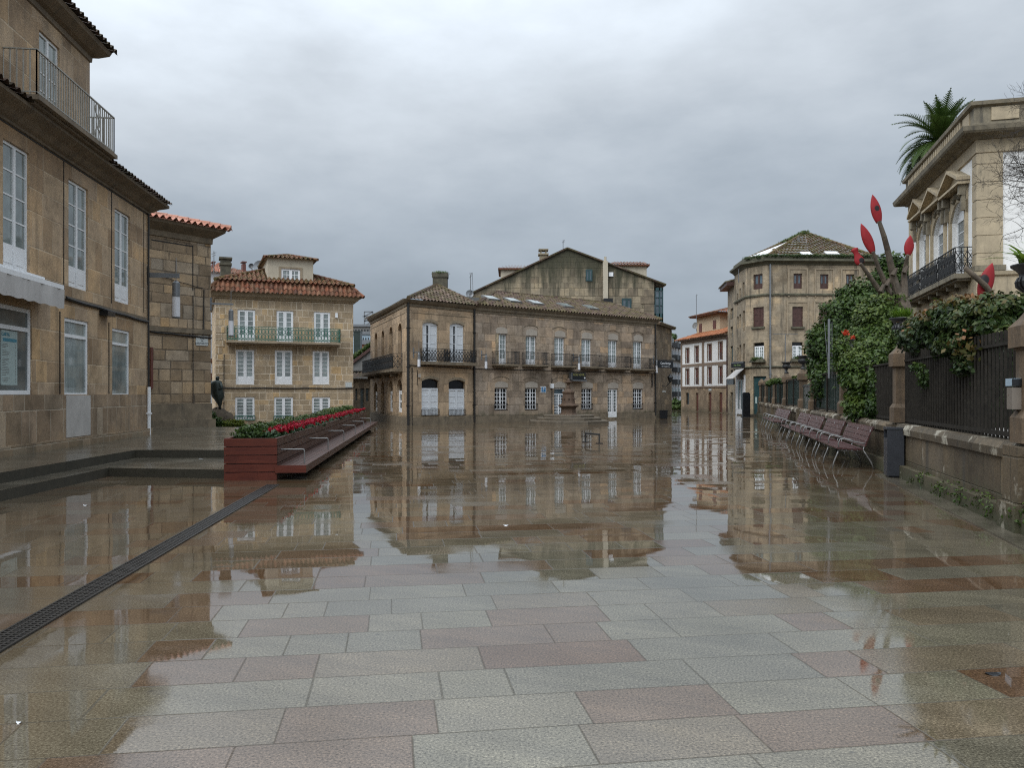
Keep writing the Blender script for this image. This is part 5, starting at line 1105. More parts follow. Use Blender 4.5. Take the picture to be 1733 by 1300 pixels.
for i, r in enumerate(mw):
    u0, u1, z0, z1, rs = r; uc = (u0+u1)/2; jw = .14
    window(FM, (u0, u1, z0, z1), Mn, 2, 1, 4, .2, .08, .03, .16, 'white', 'gm', 'french_window', rise=rs)
    part(Mn, 'window_surround', 'mans', lambda m: (m.fbox(FM, u0-jw, u0, 0, .1, z0, z1-rs*.2), m.fbox(FM, u1, u1+jw, 0, .1, z0, z1-rs*.2), m.prism(FM, arcpts(u0, u1, z1, rs, 8)+[(u1+jw, z1-rs), (u1+jw, z1+.35), (u0-jw, z1+.35), (u0-jw, z1-rs)], .0, .07)))
    part(Mn, 'carved_console', 'mans_dark', lambda m: [(m.fbox(FM, a-.1, a+.1, .1, .3, z1+.02, z1+.36), m.fbox(FM, a-.08, a+.08, .1, .22, z1-.5, z1+.02), m.lathe([(0, -.08), (.08, 0), (0, .08)], FM.p(a, .28, z1+.05), 8)) for a in (u0-.12, u1+.12)] and None)
    part(Mn, 'carving', 'mans_dark', lambda m: [m.lathe([(0, -.09), (.1, 0), (0, .09)], FM.p(uc+dx, .1, z1+.16+.1*math.cos(dx*9)), 8) for dx in (-.32, -.2, -.08, .06, .18, .3)] and None)
    part(Mn, 'pediment', 'mans', lambda m: (m.prism(FM, [(u0-.32, z1+.38), (u1+.32, z1+.38), (u1+.32, z1+.47), (uc, z1+.98), (u0-.32, z1+.47)], .0, .14),
        m.prism(FM, [(u0-.36, z1+.5), (uc, z1+1.02), (uc, z1+1.13), (u0-.36, z1+.61)], 0, .42), m.prism(FM, [(uc, z1+1.02), (u1+.36, z1+.5), (u1+.36, z1+.61), (uc, z1+1.13)], 0, .42), m.fbox(FM, u0-.34, u1+.34, .14, .38, z1+.37, z1+.45)))
FMb = FM.shift(.55)
for a, b in ((1529, 1556), (1558, 1586), (1588, 1616.5)):
    u0, u1 = FMb.u(a), FMb.u(b); balcony(FM, (u0, u1, zb1+.03, zb1+.9), Mn, .55, .16, 'ornate', 'iron', 'mans_dark', brackets=2)
for r in lw:
    u0, u1, z0, z1, rs = r
    part(Mn, 'arch_surround', 'mans', lambda m: m.prism(FM, arcpts(u0, u1, z1, rs, 10)+[(b, a) for b, a in arcpts(u0-.2, u1+.2, z1+.2, rs+.2, 10)][::-1], .0, .08))
    part(Mn, 'arch_pane', 'gd', lambda m: m.fbox(FM, u0, u1, -.3, -.2, z0, z1))
    part(Mn, 'arch_tracery', 'tN', lambda m: (m.fbox(FM, u0, u1, -.2, -.15, z1-rs-.04, z1-rs+.04), [m.bar(FM.p((u0+u1)/2, -.17, z1-rs), FM.p((u0+u1)/2+rs*.95*math.cos(t), -.17, z1-rs+rs*.95*math.sin(t)), .03) for t in (.52, 1.05, 1.57, 2.09, 2.62)]))
part(Mn, 'wall_pier', 'mans', lambda m: [m.fbox(FM, u-.2, u+.2, 0, .1, 3.0, zb0-.13) for u in (lw[0][1]+.45, lw[1][1]+.45, lw[2][1]+.5)] and None)

# ================================================================== fence wall on the right
def fx(Y): return 3.55+.26*Y if Y < 15.83 else 3.85+.2413*Y-.02
PY = [9.47, 16.2, 22.7, 29.1, 32.4, 39., 45., 51., 56.]
FPs = [V((fx(y), y)) for y in [4.]+PY]
segs = [Fac(FPs[i+1], FPs[i]) for i in range(len(FPs)-1)]    # left in view = far end
FW_names = ['near lichen covered', 'second', 'third', 'gateside', 'gateway', 'after the gate', 'farther', 'far', 'farthest']
for i, F in enumerate(segs):
    w_ = thing('garden_wall', ['low mossy wall running out of the right picture edge below the meter box', 'low mossy lichen streaked wall right of the litter bin', 'low mossy wall behind the nearest pair of benches', 'low mossy wall behind the middle pair of benches', 'low wall threshold between the two close gate pillars', 'low mossy wall behind the far pair of benches', 'low mossy wall just beyond the far benches', 'low mossy wall second from the corner block', 'last low mossy wall ending at the corner block'][i], 'wall', F.p(F.L/2, 0, 0), group='garden wall sections')
    part(w_, 'wall_face', 'F', lambda m: m.fbox(F, .0, F.L, -.34, -.06, 0, .9)); part(w_, 'coping', 'coping', lambda m: m.sweep([tuple(F.p(0, -.06, 0))[:2], tuple(F.p(F.L, -.06, 0))[:2]], [(-.05, .84), (.05, .85), (.06, .96), (.0, 1.04), (-.28, 1.05), (-.36, .96), (-.3, .86)]))
    part(w_, 'base_course', 'F', lambda m: m.fbox(F, 0, F.L, -.06, .06, 0, .26))
    if i == 0: continue
    if i == 4: continue
    u0, u1 = .25, F.L-.25
    f = thing('iron_fence', {1: 'black iron bar fence on the wall right of the litter bin', 2: 'black iron fence overgrown by shrubs above the near benches', 3: 'dark green sheeted fence above the middle benches', 5: 'dark green sheeted fence just past the gate pillars', 6: 'far dark green sheeted fence with creeper on its top', 7: 'small far sheeted fence second from the corner block', 8: 'farthest sheeted fence touching the corner block'}[i], 'fence', F.p(F.L/2, -.2, 1.05), group='garden fence panels')
    def fr(m):
        m.bar(F.p(u0, -.2, 1.12), F.p(u1, -.2, 1.12), .02, .03)
        ue = F.u(1603) if i == 1 else u1
        m.bar(F.p(u0, -.2, 2.30), F.p(u1, -.2, 2.30), .035, .02)
        if i < 3:
            n = int((u1-u0)/.155)
            for k in range(n+1):
                u = u0+(u1-u0)*k/n
                m.tube([F.p(u, -.2, 1.05), F.p(u, -.2, 2.48 if i == 1 else 2.3)], .021, 6)
        else:
            for u in (u0, (u0+u1)/2, u1): m.bar(F.p(u, -.16, 1.05), F.p(u, -.16, 2.3), .025)
    part(f, 'bars', 'bar', fr)
    if i >= 2: part(f, 'sheet', 'greensheet', lambda m: (m.fbox(F, u0, u1, -.26, -.24, 1.08, 2.27), [m.fbox(F, u, u+.03, -.24, -.22, 1.1, 2.25) for u in [u0+k*.32 for k in range(int((u1-u0)/.32))]]))
# gate sheet between the two gate pillars
F = segs[4]; g_ = thing('garden_gate', 'dark sheeted garden gate between the two close pillars', 'gate', F.p(F.L/2, -.2, 0))
part(g_, 'leaf', 'greensheet', lambda m: (m.fbox(F, .25, F.L/2-.01, -.2, -.15, 1.06, 2.0), m.fbox(F, F.L/2+.01, F.L-.25, -.2, -.15, 1.06, 2.0)))
part(g_, 'rail', 'iron', lambda m: m.fbox(F, .25, F.L-.25, -.15, -.12, 1.9, 1.96))
# pillars + urns
ang = math.atan2(.2413, 1.)
def pillar_proto():
    r = thing('stone_pillar', '', 'pillar', (0, 0, 0), local=True)
    m = MB(); s = .26; m.box(-s, s, -s, s, 0, 1.02); m.box(-s-.05, s+.05, -s-.05, s+.05, 0, .34); m.build('pedestal', 'F', r)
    m = MB(); m.box(-.2, .2, -.2, .2, 1.06, 1.36)
    m.hexa([(-.2, -.2, 1.36), (.2, -.2, 1.36), (.2, .2, 1.36), (-.2, .2, 1.36), (-.155, -.155, 1.44), (.155, -.155, 1.44), (.155, .155, 1.44), (-.155, .155, 1.44)])
    m.box(-.15, .15, -.15, .15, 1.44, 2.2); m.box(-.165, .165, -.165, .165, 2.17, 2.2); m.build('shaft', 'pillar', r)
    m = MB(); m.box(-.215, .215, -.215, .215, 2.2, 2.45)
    m.hexa([(-.215, -.215, 2.45), (.215, -.215, 2.45), (.215, .215, 2.45), (-.215, .215, 2.45), (-.13, -.13, 2.55), (.13, -.13, 2.55), (.13, .13, 2.55), (-.13, .13, 2.55)])
    m.hexa([(-.13, -.13, 2.55), (.13, -.13, 2.55), (.13, .13, 2.55), (-.13, .13, 2.55), (-.06, -.06, 2.66), (.06, -.06, 2.66), (.06, .06, 2.66), (-.06, .06, 2.66)]); m.build('cap', 'pillar', r)
    return r
def urn_proto():
    r = thing('stone_urn', '', 'urn', (0, 0, 0), local=True)
    m = MB(); m.lathe([(.11, 0), (.11, .03), (.07, .06), (.045, .1), (.05, .13), (.065, .16), (.05, .18), (.1, .22), (.16, .27), (.185, .33), (.17, .38), (.155, .41), (.165, .45), (.2, .49), (.245, .52), (.25, .545), (.2, .55), (.19, .5), (0, .48)], (0, 0, 0), 28); m.build('bowl', 'iron', r, smooth=True)
    m = MB()
    for k in range(20):
        t = k*math.pi/10; m.tube([V((.115*math.cos(t), .115*math.sin(t), .225)), V((.178*math.cos(t), .178*math.sin(t), .29)), V((.185*math.cos(t), .185*math.sin(t), .34)), V((.165*math.cos(t), .165*math.sin(t), .395))], [.01, .02, .02, .012], 5)
    m.build('fluting', 'iron', r)
    return r
pp, uu_ = pillar_proto(), urn_proto()
plab = ['stained stone pillar carrying the meter box at the right picture edge', 'square stone pillar rising behind the litter bin', 'creeper grown stone pillar behind the gap between near and middle benches', 'nearer stone pillar of the garden gate', 'farther stone pillar of the garden gate', 'stone pillar under the small urn beyond the gate', 'slim far pillar sixth along the fence', 'slim far pillar seventh along the fence', 'last fence pillar beside the dark green shop door']
ulab = ['black fluted urn with lily leaves cut by the right picture edge', 'black fluted urn filled with bright grass above the litter bin', 'black urn half buried in the shrub crown', 'large dark urn on the nearer gate pillar', 'dark urn on the farther gate pillar', 'small distant dark urn in front of the beige block']
for i, y in enumerate(PY):
    a_ = -math.atan(.26 if y < 15.8 else .2413); c = V((fx(y)+.2, y, 0)); n_ = segs[max(0, min(i, len(segs)-1))].n
    o = pp if i == 0 else copy_tree(pp); o.location = c; o.rotation_euler.z = a_; tag(o, plab[i], 'pillar', 'garden fence pillars')
    if i < 6:
        q = uu_ if i == 0 else copy_tree(uu_); q.location = c+V((0, 0, 2.64)); q.rotation_euler.z = a_; tag(q, ulab[i], 'urn', 'urns on the fence pillars')
def blades(name, c, n, L, spread, mat, lab, cat, wid=.016, arch=.6, group=None):
    r = thing(name, lab, cat, c); m = MB(); c = V(c)
    for k in range(n):
        t = random.uniform(0, 6.283); e = random.uniform(.1, 1.)*spread; l = L*random.uniform(.6, 1.1); b = c+V((random.uniform(-.13, .13), random.uniform(-.13, .13), 0))
        pr = b; d = V((math.cos(t)*e, math.sin(t)*e, 1)).normalized(); sd = V((-math.sin(t), math.cos(t), 0)); sh = random.random(); w0 = wid
        for s in range(4):
            w1 = wid*(1-((s+1)/4)**2*.95); nx = pr+d*l/4; m.poly([pr-sd*w0, pr+sd*w0, nx+sd*w1, nx-sd*w1], [(sh, .3)]*4); pr = nx; w0 = w1
            d = (d+V((math.cos(t)*arch*.35, math.sin(t)*arch*.35, -arch*.35))).normalized()
    m.build('leaf', mat, r); return r
y = PY[1]; blades('urn_grass', (fx(y)+.2, y, 3.15), 420, .3, .8, 'lfGrass', 'bright green grass tuft growing in the urn above the litter bin', 'plant', .008, .5)
y = PY[0]; blades('urn_lily', (fx(y)+.2, y, 3.14), 60, .55, 1.3, 'lfGrass', 'broad leaved lily growing in the urn at the right picture edge', 'plant', .028, .75)
y = PY[3]; blades('urn_grass', (fx(y)+.2, y, 3.14), 60, .2, .8, 'lfMid', 'sparse tuft growing in the urn on the nearer gate pillar', 'plant', .01, .5)
# meter boxes on the near pillar
y = PY[0]; bc = V((fx(y)+.02, y+.1, 0)); e_ = V((.26, 1, 0)).normalized(); nn_ = V((-1, .26, 0)).normalized()
def obox(m, c, a, b, z0, z1):   # a along fence, b outwards
    m.hexa([c-e_*a-nn_*b+V((0, 0, z0)), c+e_*a-nn_*b+V((0, 0, z0)), c+e_*a+nn_*b+V((0, 0, z0)), c-e_*a+nn_*b+V((0, 0, z0)), c-e_*a-nn_*b+V((0, 0, z1)), c+e_*a-nn_*b+V((0, 0, z1)), c+e_*a+nn_*b+V((0, 0, z1)), c-e_*a+nn_*b+V((0, 0, z1))])
bx_ = thing('meter_box', 'grey meter box with a small red sticker on the near pillar', 'meter box', bc)
part(bx_, 'case', 'boxgrey', lambda m: obox(m, bc, .09, .05, 1.46, 1.72)); part(bx_, 'sticker', 'redwood_trim', lambda m: m.lathe([(.0, -.002), (.018, -.001), (.018, .001), (0, .002)], bc+nn_*.05+e_*.03+V((0, 0, 1.63)), 8, sx=.3))
bb = thing('junction_box', 'pale blue junction box fixed above the grey meter box', 'junction box', bc); part(bb, 'case', 'boxblue', lambda m: obox(m, bc+e_*.02, .1, .055, 1.74, 1.83)); part(bb, 'lid_end', 'darkbox', lambda m: obox(m, bc-e_*.095, .012, .05, 1.745, 1.825))
# kerb strip along the wall
m = MB(); ys = [4.]+PY
for a, b in zip(ys[:-1], ys[1:]):
    if a > 30: break
    q = [(fx(a)-.36, a), (fx(a)+.02, a), (fx(b)+.02, b), (fx(b)-.36, b)] if b <= 16.5 else [(fx(a)-.3, a), (fx(a)+.02, a), (fx(b)+.02, b), (fx(b)-.3, b)]
    if b > 16.5: continue
    m.poly([(x, y, .022) for x, y in q]); m.poly([(q[0][0], q[0][1], 0), (q[3][0], q[3][1], 0), (q[3][0], q[3][1], .022), (q[0][0], q[0][1], .022)])
tag(m.build('kerb', 'kerb'), kind='structure')
leaves_obj('weeds', [((fx(y)-.02, y, .05+.2*random.random()), (.12, .3, .16), 160) for y in (8.6, 9.2, 10.2, 10.6, 11.4, 12.2, 12.6, 13.6, 14.2)], 'lfMid', None, .05)['kind'] = 'stuff'

# litter bin
bl_ = V((7.43, 15.5, 0))
Bn = thing('litter_bin', 'tall charcoal metal litter bin standing against the garden wall', 'bin', bl_, rz=-math.atan(.26), local=True)
m = MB(); m.box(-.15, .15, -.17, .17, .06, .78); m.box(-.15, .15, -.17, -.15, .78, .95); m.box(-.15, .15, .15, .17, .78, .95); m.box(.02, .15, -.15, .15, .78, .95); m.build('body', 'binmat', Bn)
m = MB(); m.box(-.16, .16, -.18, .18, .95, .99); m.build('lid', 'binmat', Bn); m = MB(); m.box(-.12, .12, -.14, .14, 0, .06); m.build('foot', 'darkbox', Bn)

# benches
def bench_proto(L=3.05):
    r = thing('park_bench', '', 'bench', (0, 0, 0), local=True); h = L/2
    m = MB()
    for k, (y, z) in enumerate(((.06, .425), (.17, .42), (.28, .425), (.39, .435), (.49, .44))):
        m.box(-h+.02, h-.02, y-.048, y+.048, z, z+.03)
    m.build('seat', 'slat', r)
    m = MB()
    for k, (y, z) in enumerate(((-.03, .50), (-.07, .61), (-.11, .72), (-.16, .83))):
        a = V((-h+.02, y, z)); m.hexa([(-h+.02, y-.015, z), (h-.02, y-.015, z), (h-.02, y+.015, z-.004), (-h+.02, y+.015, z-.004), (-h+.02, y-.052, z+.1), (h-.02, y-.052, z+.1), (h-.02, y-.022, z+.096), (-h+.02, y-.022, z+.096)])
    m.build('backrest', 'slat', r)
    for x in (-h+.1, 0, h-.1):
        m = MB(); A_ = lambda pts, rad=.017: m.tube([V((x, y, z)) for y, z in pts], rad, 8)
        A_([(.62, 0), (.59, .15), (.53, .3), (.49, .41)]); A_([(-.22, 0), (-.17, .15), (-.08, .3), (0., .42)]); A_([(.49, .41), (.3, .395), (.1, .4), (0., .42), (-.05, .52), (-.165, .86)], .016)
        A_([(.49, .42), (.5, .56), (.46, .65), (.38, .66), (.2, .6), (.0, .56), (-.07, .56)], .015)
        m.build('leg_frame', 'silver', r, smooth=True)
    return r
bpx = bench_proto()
spec = [(18.7, 'nearest bench with purple brown slats and silver frames'), (22.05, 'second bench from the litter bin touching the nearest bench'), (25.6, 'third bench along the wall standing after a gap'), (28.7, 'fourth bench along the wall in front of the gateside fence'), (35., 'fifth bench with its back toward the far wall after the gate'), (38.1, 'farthest bench at the end of the row')]
for i, (y, lab) in enumerate(spec):
    o = bpx if i == 0 else copy_tree(bpx); o.location = (fx(y)-.38, y, 0); o.rotation_euler.z = math.atan2(1, .2413); tag(o, lab, 'bench', 'benches along the garden wall')

# ================================================================== planter with bench
pa, pb = V((-4.47, 15.13)), V((-7.10, 38.8))
d_ = (pb-pa).normalized(); nr_ = V((d_.y, -d_.x))  # towards plaza (+x)
LP = (pb-pa).length
def pp3(s, w, z): q = pa+d_*s+nr_*w; return V((q.x, q.y, z))
def obx(m, s0, s1, w0, w1, z0, z1): m.hexa([pp3(s0, w1, z0), pp3(s1, w1, z0), pp3(s1, w0, z0), pp3(s0, w0, z0), pp3(s0, w1, z1), pp3(s1, w1, z1), pp3(s1, w0, z1), pp3(s0, w0, z1)])
Pl = thing('planter_bench', 'long red brown plank planter with a low plank seat and silver hoops', 'planter', (pa.x, pa.y, 0))
wl = -.97
def planks(m):
    for k in range(5):
        z0, z1 = .0+k*.162, .148+k*.162
        obx(m, 0, .06, wl, 0, z0, z1); obx(m, LP-.06, LP, wl, 0, z0, z1); obx(m, .06, LP-.06, wl, wl+.05, z0, z1)
part(Pl, 'end_planks', 'plank', planks)
part(Pl, 'side_planks', 'plank2', lambda m: [obx(m, .062+s, .062+min(s+5.9, LP-.13), -.05, 0.004, .0+k*.162, .148+k*.162) for k in range(5) for s in (0, 5.905, 11.81, 17.715) if s < LP-1] and None)
part(Pl, 'backing', 'darkbox', lambda m: obx(m, .07, LP-.07, wl+.06, -.06, .02, .66))
part(Pl, 'soil', 'soil', lambda m: obx(m, .062, LP-.062, wl+.052, -.052, .66, .73))
part(Pl, 'seat', 'plank2', lambda m: [obx(m, .02+s, .02+s+5.88, .02+k*.098, .02+k*.098+.09, .20, .275) for k in range(5) for s in (0, 5.9, 11.8, 17.7)] and [obx(m, .0, LP-.1, .512, .55, .14, .28)] and None)
part(Pl, 'seat_end', 'plank', lambda m: obx(m, -.03, .0, -.03, .55, .14, .28))
part(Pl, 'seat_bracket', 'darkbox', lambda m: [obx(m, s, s+.06, .01, .42, .03, .195) for s in (1., 5., 9., 13., 17., 21.)] and None)
for s in [.45+3.9*k for k in range(6)]:
    part(Pl, 'hoop', 'silver', lambda m: m.tube([pp3(s, .45, .27), pp3(s, .45, .52), pp3(s, .44, .545), pp3(s, .41, .555), pp3(s, .0, .555)], .014, 8))
def flower(kind):
    r = thing('cyclamen_plant' if kind < 2 else 'planter_shrub', '', 'flower' if kind < 2 else 'shrub', (0, 0, 0), local=True)
    if kind < 2:
        leaves_obj('foliage', [((0, 0, .08), (.19, .19, .09), 150)], 'lfCyc', r, .09)
        leaves_obj('blossom', [((random.uniform(-.15, .15), random.uniform(-.15, .15), random.uniform(.14, .2)), (.04, .04, .035), 9) for k in range(13+4*kind)], 'petal', r, .05, shell=.3)
    else: leaves_obj('foliage', [((0, 0, .14), (.34, .27, .16), 520), ((.1, .05, .24), (.2, .18, .1), 160)], 'lfDark' if kind == 2 else 'lfMid', r, .07)
    return r
prot = [flower(k) for k in range(4)]; used = [0]*4
def put(kind, s, w, z, sc, lab, grp):
    o = prot[kind] if not used[kind] else copy_tree(prot[kind]); used[kind] = 1
    o.location = pp3(s, w, z); o.rotation_euler.z = random.uniform(0, 6.28); o.scale = (sc, sc, sc); o['label'] = lab; o['group'] = grp
s = 1.15
while s < LP-.3:
    put(random.choice((0, 1, 1)), s, -.2+random.uniform(-.05, .05), .72, random.uniform(.85, 1.1), 'crimson cyclamen in the flower row along the plaza edge of the planter', 'crimson cyclamen row in the planter')
    if random.random() < .75: put(random.choice((0, 1)), s+.15, -.42+random.uniform(-.05, .05), .72, random.uniform(.8, 1.), 'crimson cyclamen in the flower row along the plaza edge of the planter', 'crimson cyclamen row in the planter')
    s += .36
s = .75
while s < LP-.4:
    put(random.choice((2, 2, 3)), s, -.72+random.uniform(-.04, .04), .68, random.uniform(.8, 1.05)*(1.25 if s > 13 else 1.), 'low dark green shrub along the step side of the planter', 'green shrubs in the planter'); s += .5

# drain channel
da, db = V((-4.30, 14.35)), V((-3.15, 3.0)); dd = (db-da).normalized(); dn = V((-dd.y, dd.x)); LD = (db-da).length
Dr = thing('drain_channel', 'long dark slotted drain grating crossing the wet paving to the planter', 'drain', (da.x, da.y, 0))
def dbx(m, s0, s1, w0, w1, z0, z1):
    f = lambda s, w, z: V((*(da+dd*s+dn*w), z)); m.hexa([f(s0, w0, z0), f(s1, w0, z0), f(s1, w1, z0), f(s0, w1, z0), f(s0, w0, z1), f(s1, w0, z1), f(s1, w1, z1), f(s0, w1, z1)])
part(Dr, 'channel', 'darkbox', lambda m: dbx(m, 0, LD, -.105, .105, .0, .004)); part(Dr, 'frame', 'grate', lambda m: (dbx(m, 0, LD, -.11, -.093, .004, .014), dbx(m, 0, LD, .093, .11, .004, .014)))
part(Dr, 'slats', 'grate', lambda m: [dbx(m, s, s+.022, -.093, .093, .004, .011) for s in [k*.05 for k in range(int(LD/.05))]] and [dbx(m, 0, LD, w-.006, w+.006, .0045, .012) for w in (-.05, 0, .05)] and None)

# ================================================================== fountain
fc = V((*GX(962, 44.5), 0))
Fo = thing('stone_fountain', 'rust brown stone fountain on three octagonal steps before the hotel', 'fountain', fc)
part(Fo, 'steps', 'fstep', lambda m: [m.lathe([(r, z0), (r, z1-.02), (r-.02, z1), (0, z1)], fc, 8, math.pi/8) for r, z0, z1 in ((2.32, 0, .16), (1.9, .16, .32), (1.5, .32, .46))] and None)
part(Fo, 'pedestal', 'fount', lambda m: m.lathe([(.52, .46), (.5, .5), (.44, .56), (.42, .78), (.46, .86), (.58, .92), (.6, .95), (.6, 1.0), (.5, 1.03)], fc, 8, math.pi/8))
part(Fo, 'body', 'fount', lambda m: (m.lathe([(.45, 1.0), (.44, 1.06), (.40, 1.1), (.33, 1.6), (.34, 1.64), (.37, 1.68), (.37, 1.74), (.3, 1.78)], fc, 8, math.pi/8), [m.lathe([(0, -.05), (.06, 0), (0, .05)], fc+V((.36*math.cos(t), .36*math.sin(t), 1.35)), 8) for t in [k*math.pi/4 for k in range(8)]]))
part(Fo, 'finial', 'fount', lambda m: m.lathe([(.24, 1.76), (.2, 1.82), (.13, 1.86), (.1, 1.95), (.12, 2.0), (.07, 2.05), (.06, 2.14), (.1, 2.2), (.2, 2.27), (.21, 2.31), (.12, 2.33), (.06, 2.35), (.09, 2.4), (.04, 2.48), (0, 2.5)], fc, 16), smooth=True)
# low rail in the plaza
rc = V((*GX(1004, 26.5), 0)); rr_ = thing('leaning_rail', 'small black leaning rail on two posts standing in the wet plaza', 'rail', rc)
rl, rq = rc+V((-.22, .35, 0)), rc+V((.16, -.35, 0)); up1 = V((0, 0, .3))
part(rr_, 'post', 'iron', lambda m: m.bar(rl, rl+up1, .02)); part(rr_, 'post', 'iron', lambda m: m.bar(rq, rq+up1, .02)); part(rr_, 'top_bar', 'iron', lambda m: m.bar(rl+up1, rq+up1, .035, .025))
part(rr_, 'foot', 'iron', lambda m: (m.bar(rl+V((-.12, 0, .012)), rl+V((.12, 0, .012)), .012), m.bar(rq+V((-.12, 0, .012)), rq+V((.12, 0, .012)), .012)))

# ================================================================== statue, rock, hedges
sc_ = V((*GX(366.5, 37.5), 0)); kk = 37.5/FPX
St = thing('bronze_statue', 'dark bronze figure in a sweeping cape standing on a boulder', 'statue', (sc_.x, sc_.y, .9))
Zs = lambda py: EYE+(HZ-py)*kk
def loft(m, rings, n=16):
    R = [[V((sc_.x+cx*kk+a*kk*math.cos(t), sc_.y+b*kk*math.sin(t)*(1+.15*math.sin(3*t)), Zs(py))) for t in [2*math.pi*k/n for k in range(n)]] for py, cx, a, b in rings]
    for i in range(len(R)-1):
        for k in range(n): m.poly([R[i][k], R[i][(k+1) % n], R[i+1][(k+1) % n], R[i+1][k]])
    m.poly(R[0][::-1]); m.poly(R[-1])
part(St, 'figure', 'bronze', lambda m: loft(m, [(693, 6, 1.5, 2), (688, 5.5, 2.4, 2.5), (683, 4.8, 4, 4), (677, 3.5, 7, 5), (671, 2, 10.5, 6), (664, .5, 11, 6.5), (657, -.5, 11, 6.5), (651, -1, 11.5, 6.5), (647, -1, 10, 6), (644.5, .8, 5.5, 5), (643.5, 1.2, 2.4, 2.8)]), smooth=True)
part(St, 'head', 'bronze', lambda m: (loft(m, [(645, 1.2, 1.8, 2), (643, 1.2, 2.6, 3), (640.5, 1.4, 3.1, 3.4), (638, 1.6, 2.7, 3), (636.6, 1.6, 1.2, 1.4)], 12), m.lathe([(0, -.03), (.02, 0), (0, .03)], V((sc_.x+.07, sc_.y-.1, Zs(640))), 6)), smooth=True)
part(St, 'arm', 'bronze', lambda m: m.tube([V((sc_.x+7*kk, sc_.y-.06, Zs(648))), V((sc_.x+10.5*kk, sc_.y-.12, Zs(656))), V((sc_.x+7*kk, sc_.y-.22, Zs(659)))], [.09, .07, .045], 8), smooth=True)
m = MB()
for k in range(1, 9):
    z0, z1 = (k-1)/8, k/8
def rockmesh(m, c, rx, ry, rz, n=18, seed=0):
    R = []
    for i in range(9):
        ph = i/8*math.pi/2; R.append([V((c[0]+rx*math.cos(ph)*math.cos(t)*(1+.16*math.sin(3*t+seed)+.08*math.sin(7*t+i)), c[1]+ry*math.cos(ph)*math.sin(t)*(1+.12*math.sin(4*t+seed)), c[2]+rz*math.sin(ph)*(1+.06*math.sin(5*t+seed+i)))) for t in [2*math.pi*k/n for k in range(n)]])
    for i in range(8):
        for k in range(n): m.poly([R[i][k], R[i][(k+1) % n], R[i+1][(k+1) % n], R[i+1][k]])
m = MB(); c = GX(368, 37.6); rockmesh(m, (c[0], c[1], 0), .62, .5, Zs(691)); rockmesh(m, (c[0]+.42, c[1]+.1, 0), .42, .4, Zs(698), 14, 2.)
tag(m.build('boulder', 'rock', smooth=True, loc=(*c, 0)), 'rounded brown boulder carrying the bronze figure', 'boulder')
hg = thing('box_hedge', 'clipped yellow green box hedge in front of the boulder', 'hedge', (*GX(395, 36.2), 0))
leaves_obj('foliage', [blob(px, 718.5, 36.2+.1*random.random(), 7, 7.5, 700) for px in (378, 384, 390, 396, 402, 408)], 'lfBox', hg, .075, shell=.3)
hs = thing('dark_shrub', 'dark soft shrub between the rubble house and the boulder', 'shrub', (*GX(362, 35.8), 0))
leaves_obj('foliage', [blob(359, 708, 35.8, 7, 12, 1200), blob(366, 714, 35.7, 9, 10, 1200)], 'lfDark', hs, .08)

# ================================================================== lane between C and the corner house
FD = Fac(GX(585, 56), GX(640, 57.5))
Ld = thing('lane_house', 'low dark stone house at the end of the lane left of the hotel', 'house', FD.p(FD.L/2, 0, 0)); zd = FD.z(612, 641)
ops = [FD.rect(*q) for q in ((601.5, 658, 605, 678), (610, 657, 616, 692), (619.5, 657, 624, 679))]
part(Ld, 'wall', 'D', lambda m: wall(m, FD, 0, FD.L, 0, zd, ops, .15))
for r in ops: part(Ld, 'window', 'gm', lambda m: m.fbox(FD, r[0], r[1], -.15, -.1, r[2], r[3]))
part(Ld, 'roof', 'tO', lambda m: tile_facet(m, [FD.p(0, .45, zd), FD.p(FD.L, .45, zd+.25), FD.p(FD.L, -1.5, zd+.55), FD.p(0, -1.5, zd+.4)]))
FD2 = Fac(GX(580, 60), GX(640, 60))
Lg = thing('lane_shed', 'grey rendered shed with mossy sloping roof above the lane house', 'shed', FD2.p(FD2.L/2, 0, 0))
part(Lg, 'wall', 'concrete', lambda m: m.prism(FD2, [(0, 0), (FD2.L, 0), (FD2.u(640), FD2.z(640, 582)), (FD2.u(598), FD2.z(598, 614)), (0, FD2.z(598, 620))], -.3, 0))
part(Lg, 'roof_edge', 'brown', lambda m: m.bar(FD2.p(FD2.u(594), .1, FD2.z(594, 616)), FD2.p(FD2.u(640), .1, FD2.z(640, 581)), .06, .1))
part(Lg, 'roof', 'moss', lambda m: m.poly([FD2.p(FD2.u(594), .05, FD2.z(594, 614)), FD2.p(FD2.u(640), .05, FD2.z(640, 580)), FD2.p(FD2.u(640), -4, FD2.z(640, 565)), FD2.p(FD2.u(594), -4, FD2.z(594, 604))]))
leaves_obj('roof_grass', [blob(px, 612-(px-594)*.72-5, 61.5, 6, 3, 300) for px in range(596, 634, 5)], 'lfMid', Lg, .12)
part(Lg, 'horizontal_beam', 'concrete', lambda m: m.fbox(FD2, 0, FD2.L, .0, .3, FD2.z(612, 628), FD2.z(612, 625.5)))
gs = PX(604, 575, 75); o = MB(); o.box(gs.x-.3, gs.x+.3, 75, 76, 0, EYE+(HZ-562)*75/FPX); o.box(gs.x-.34, gs.x+.34, 74.95, 76.05, EYE+(HZ-562)*75/FPX, EYE+(HZ-560)*75/FPX); tag(o.build('green_hut', 'greensheet', loc=(gs.x, 75, 0)), 'tall dark green hut in the gap beside the yellow granite house', 'hut')
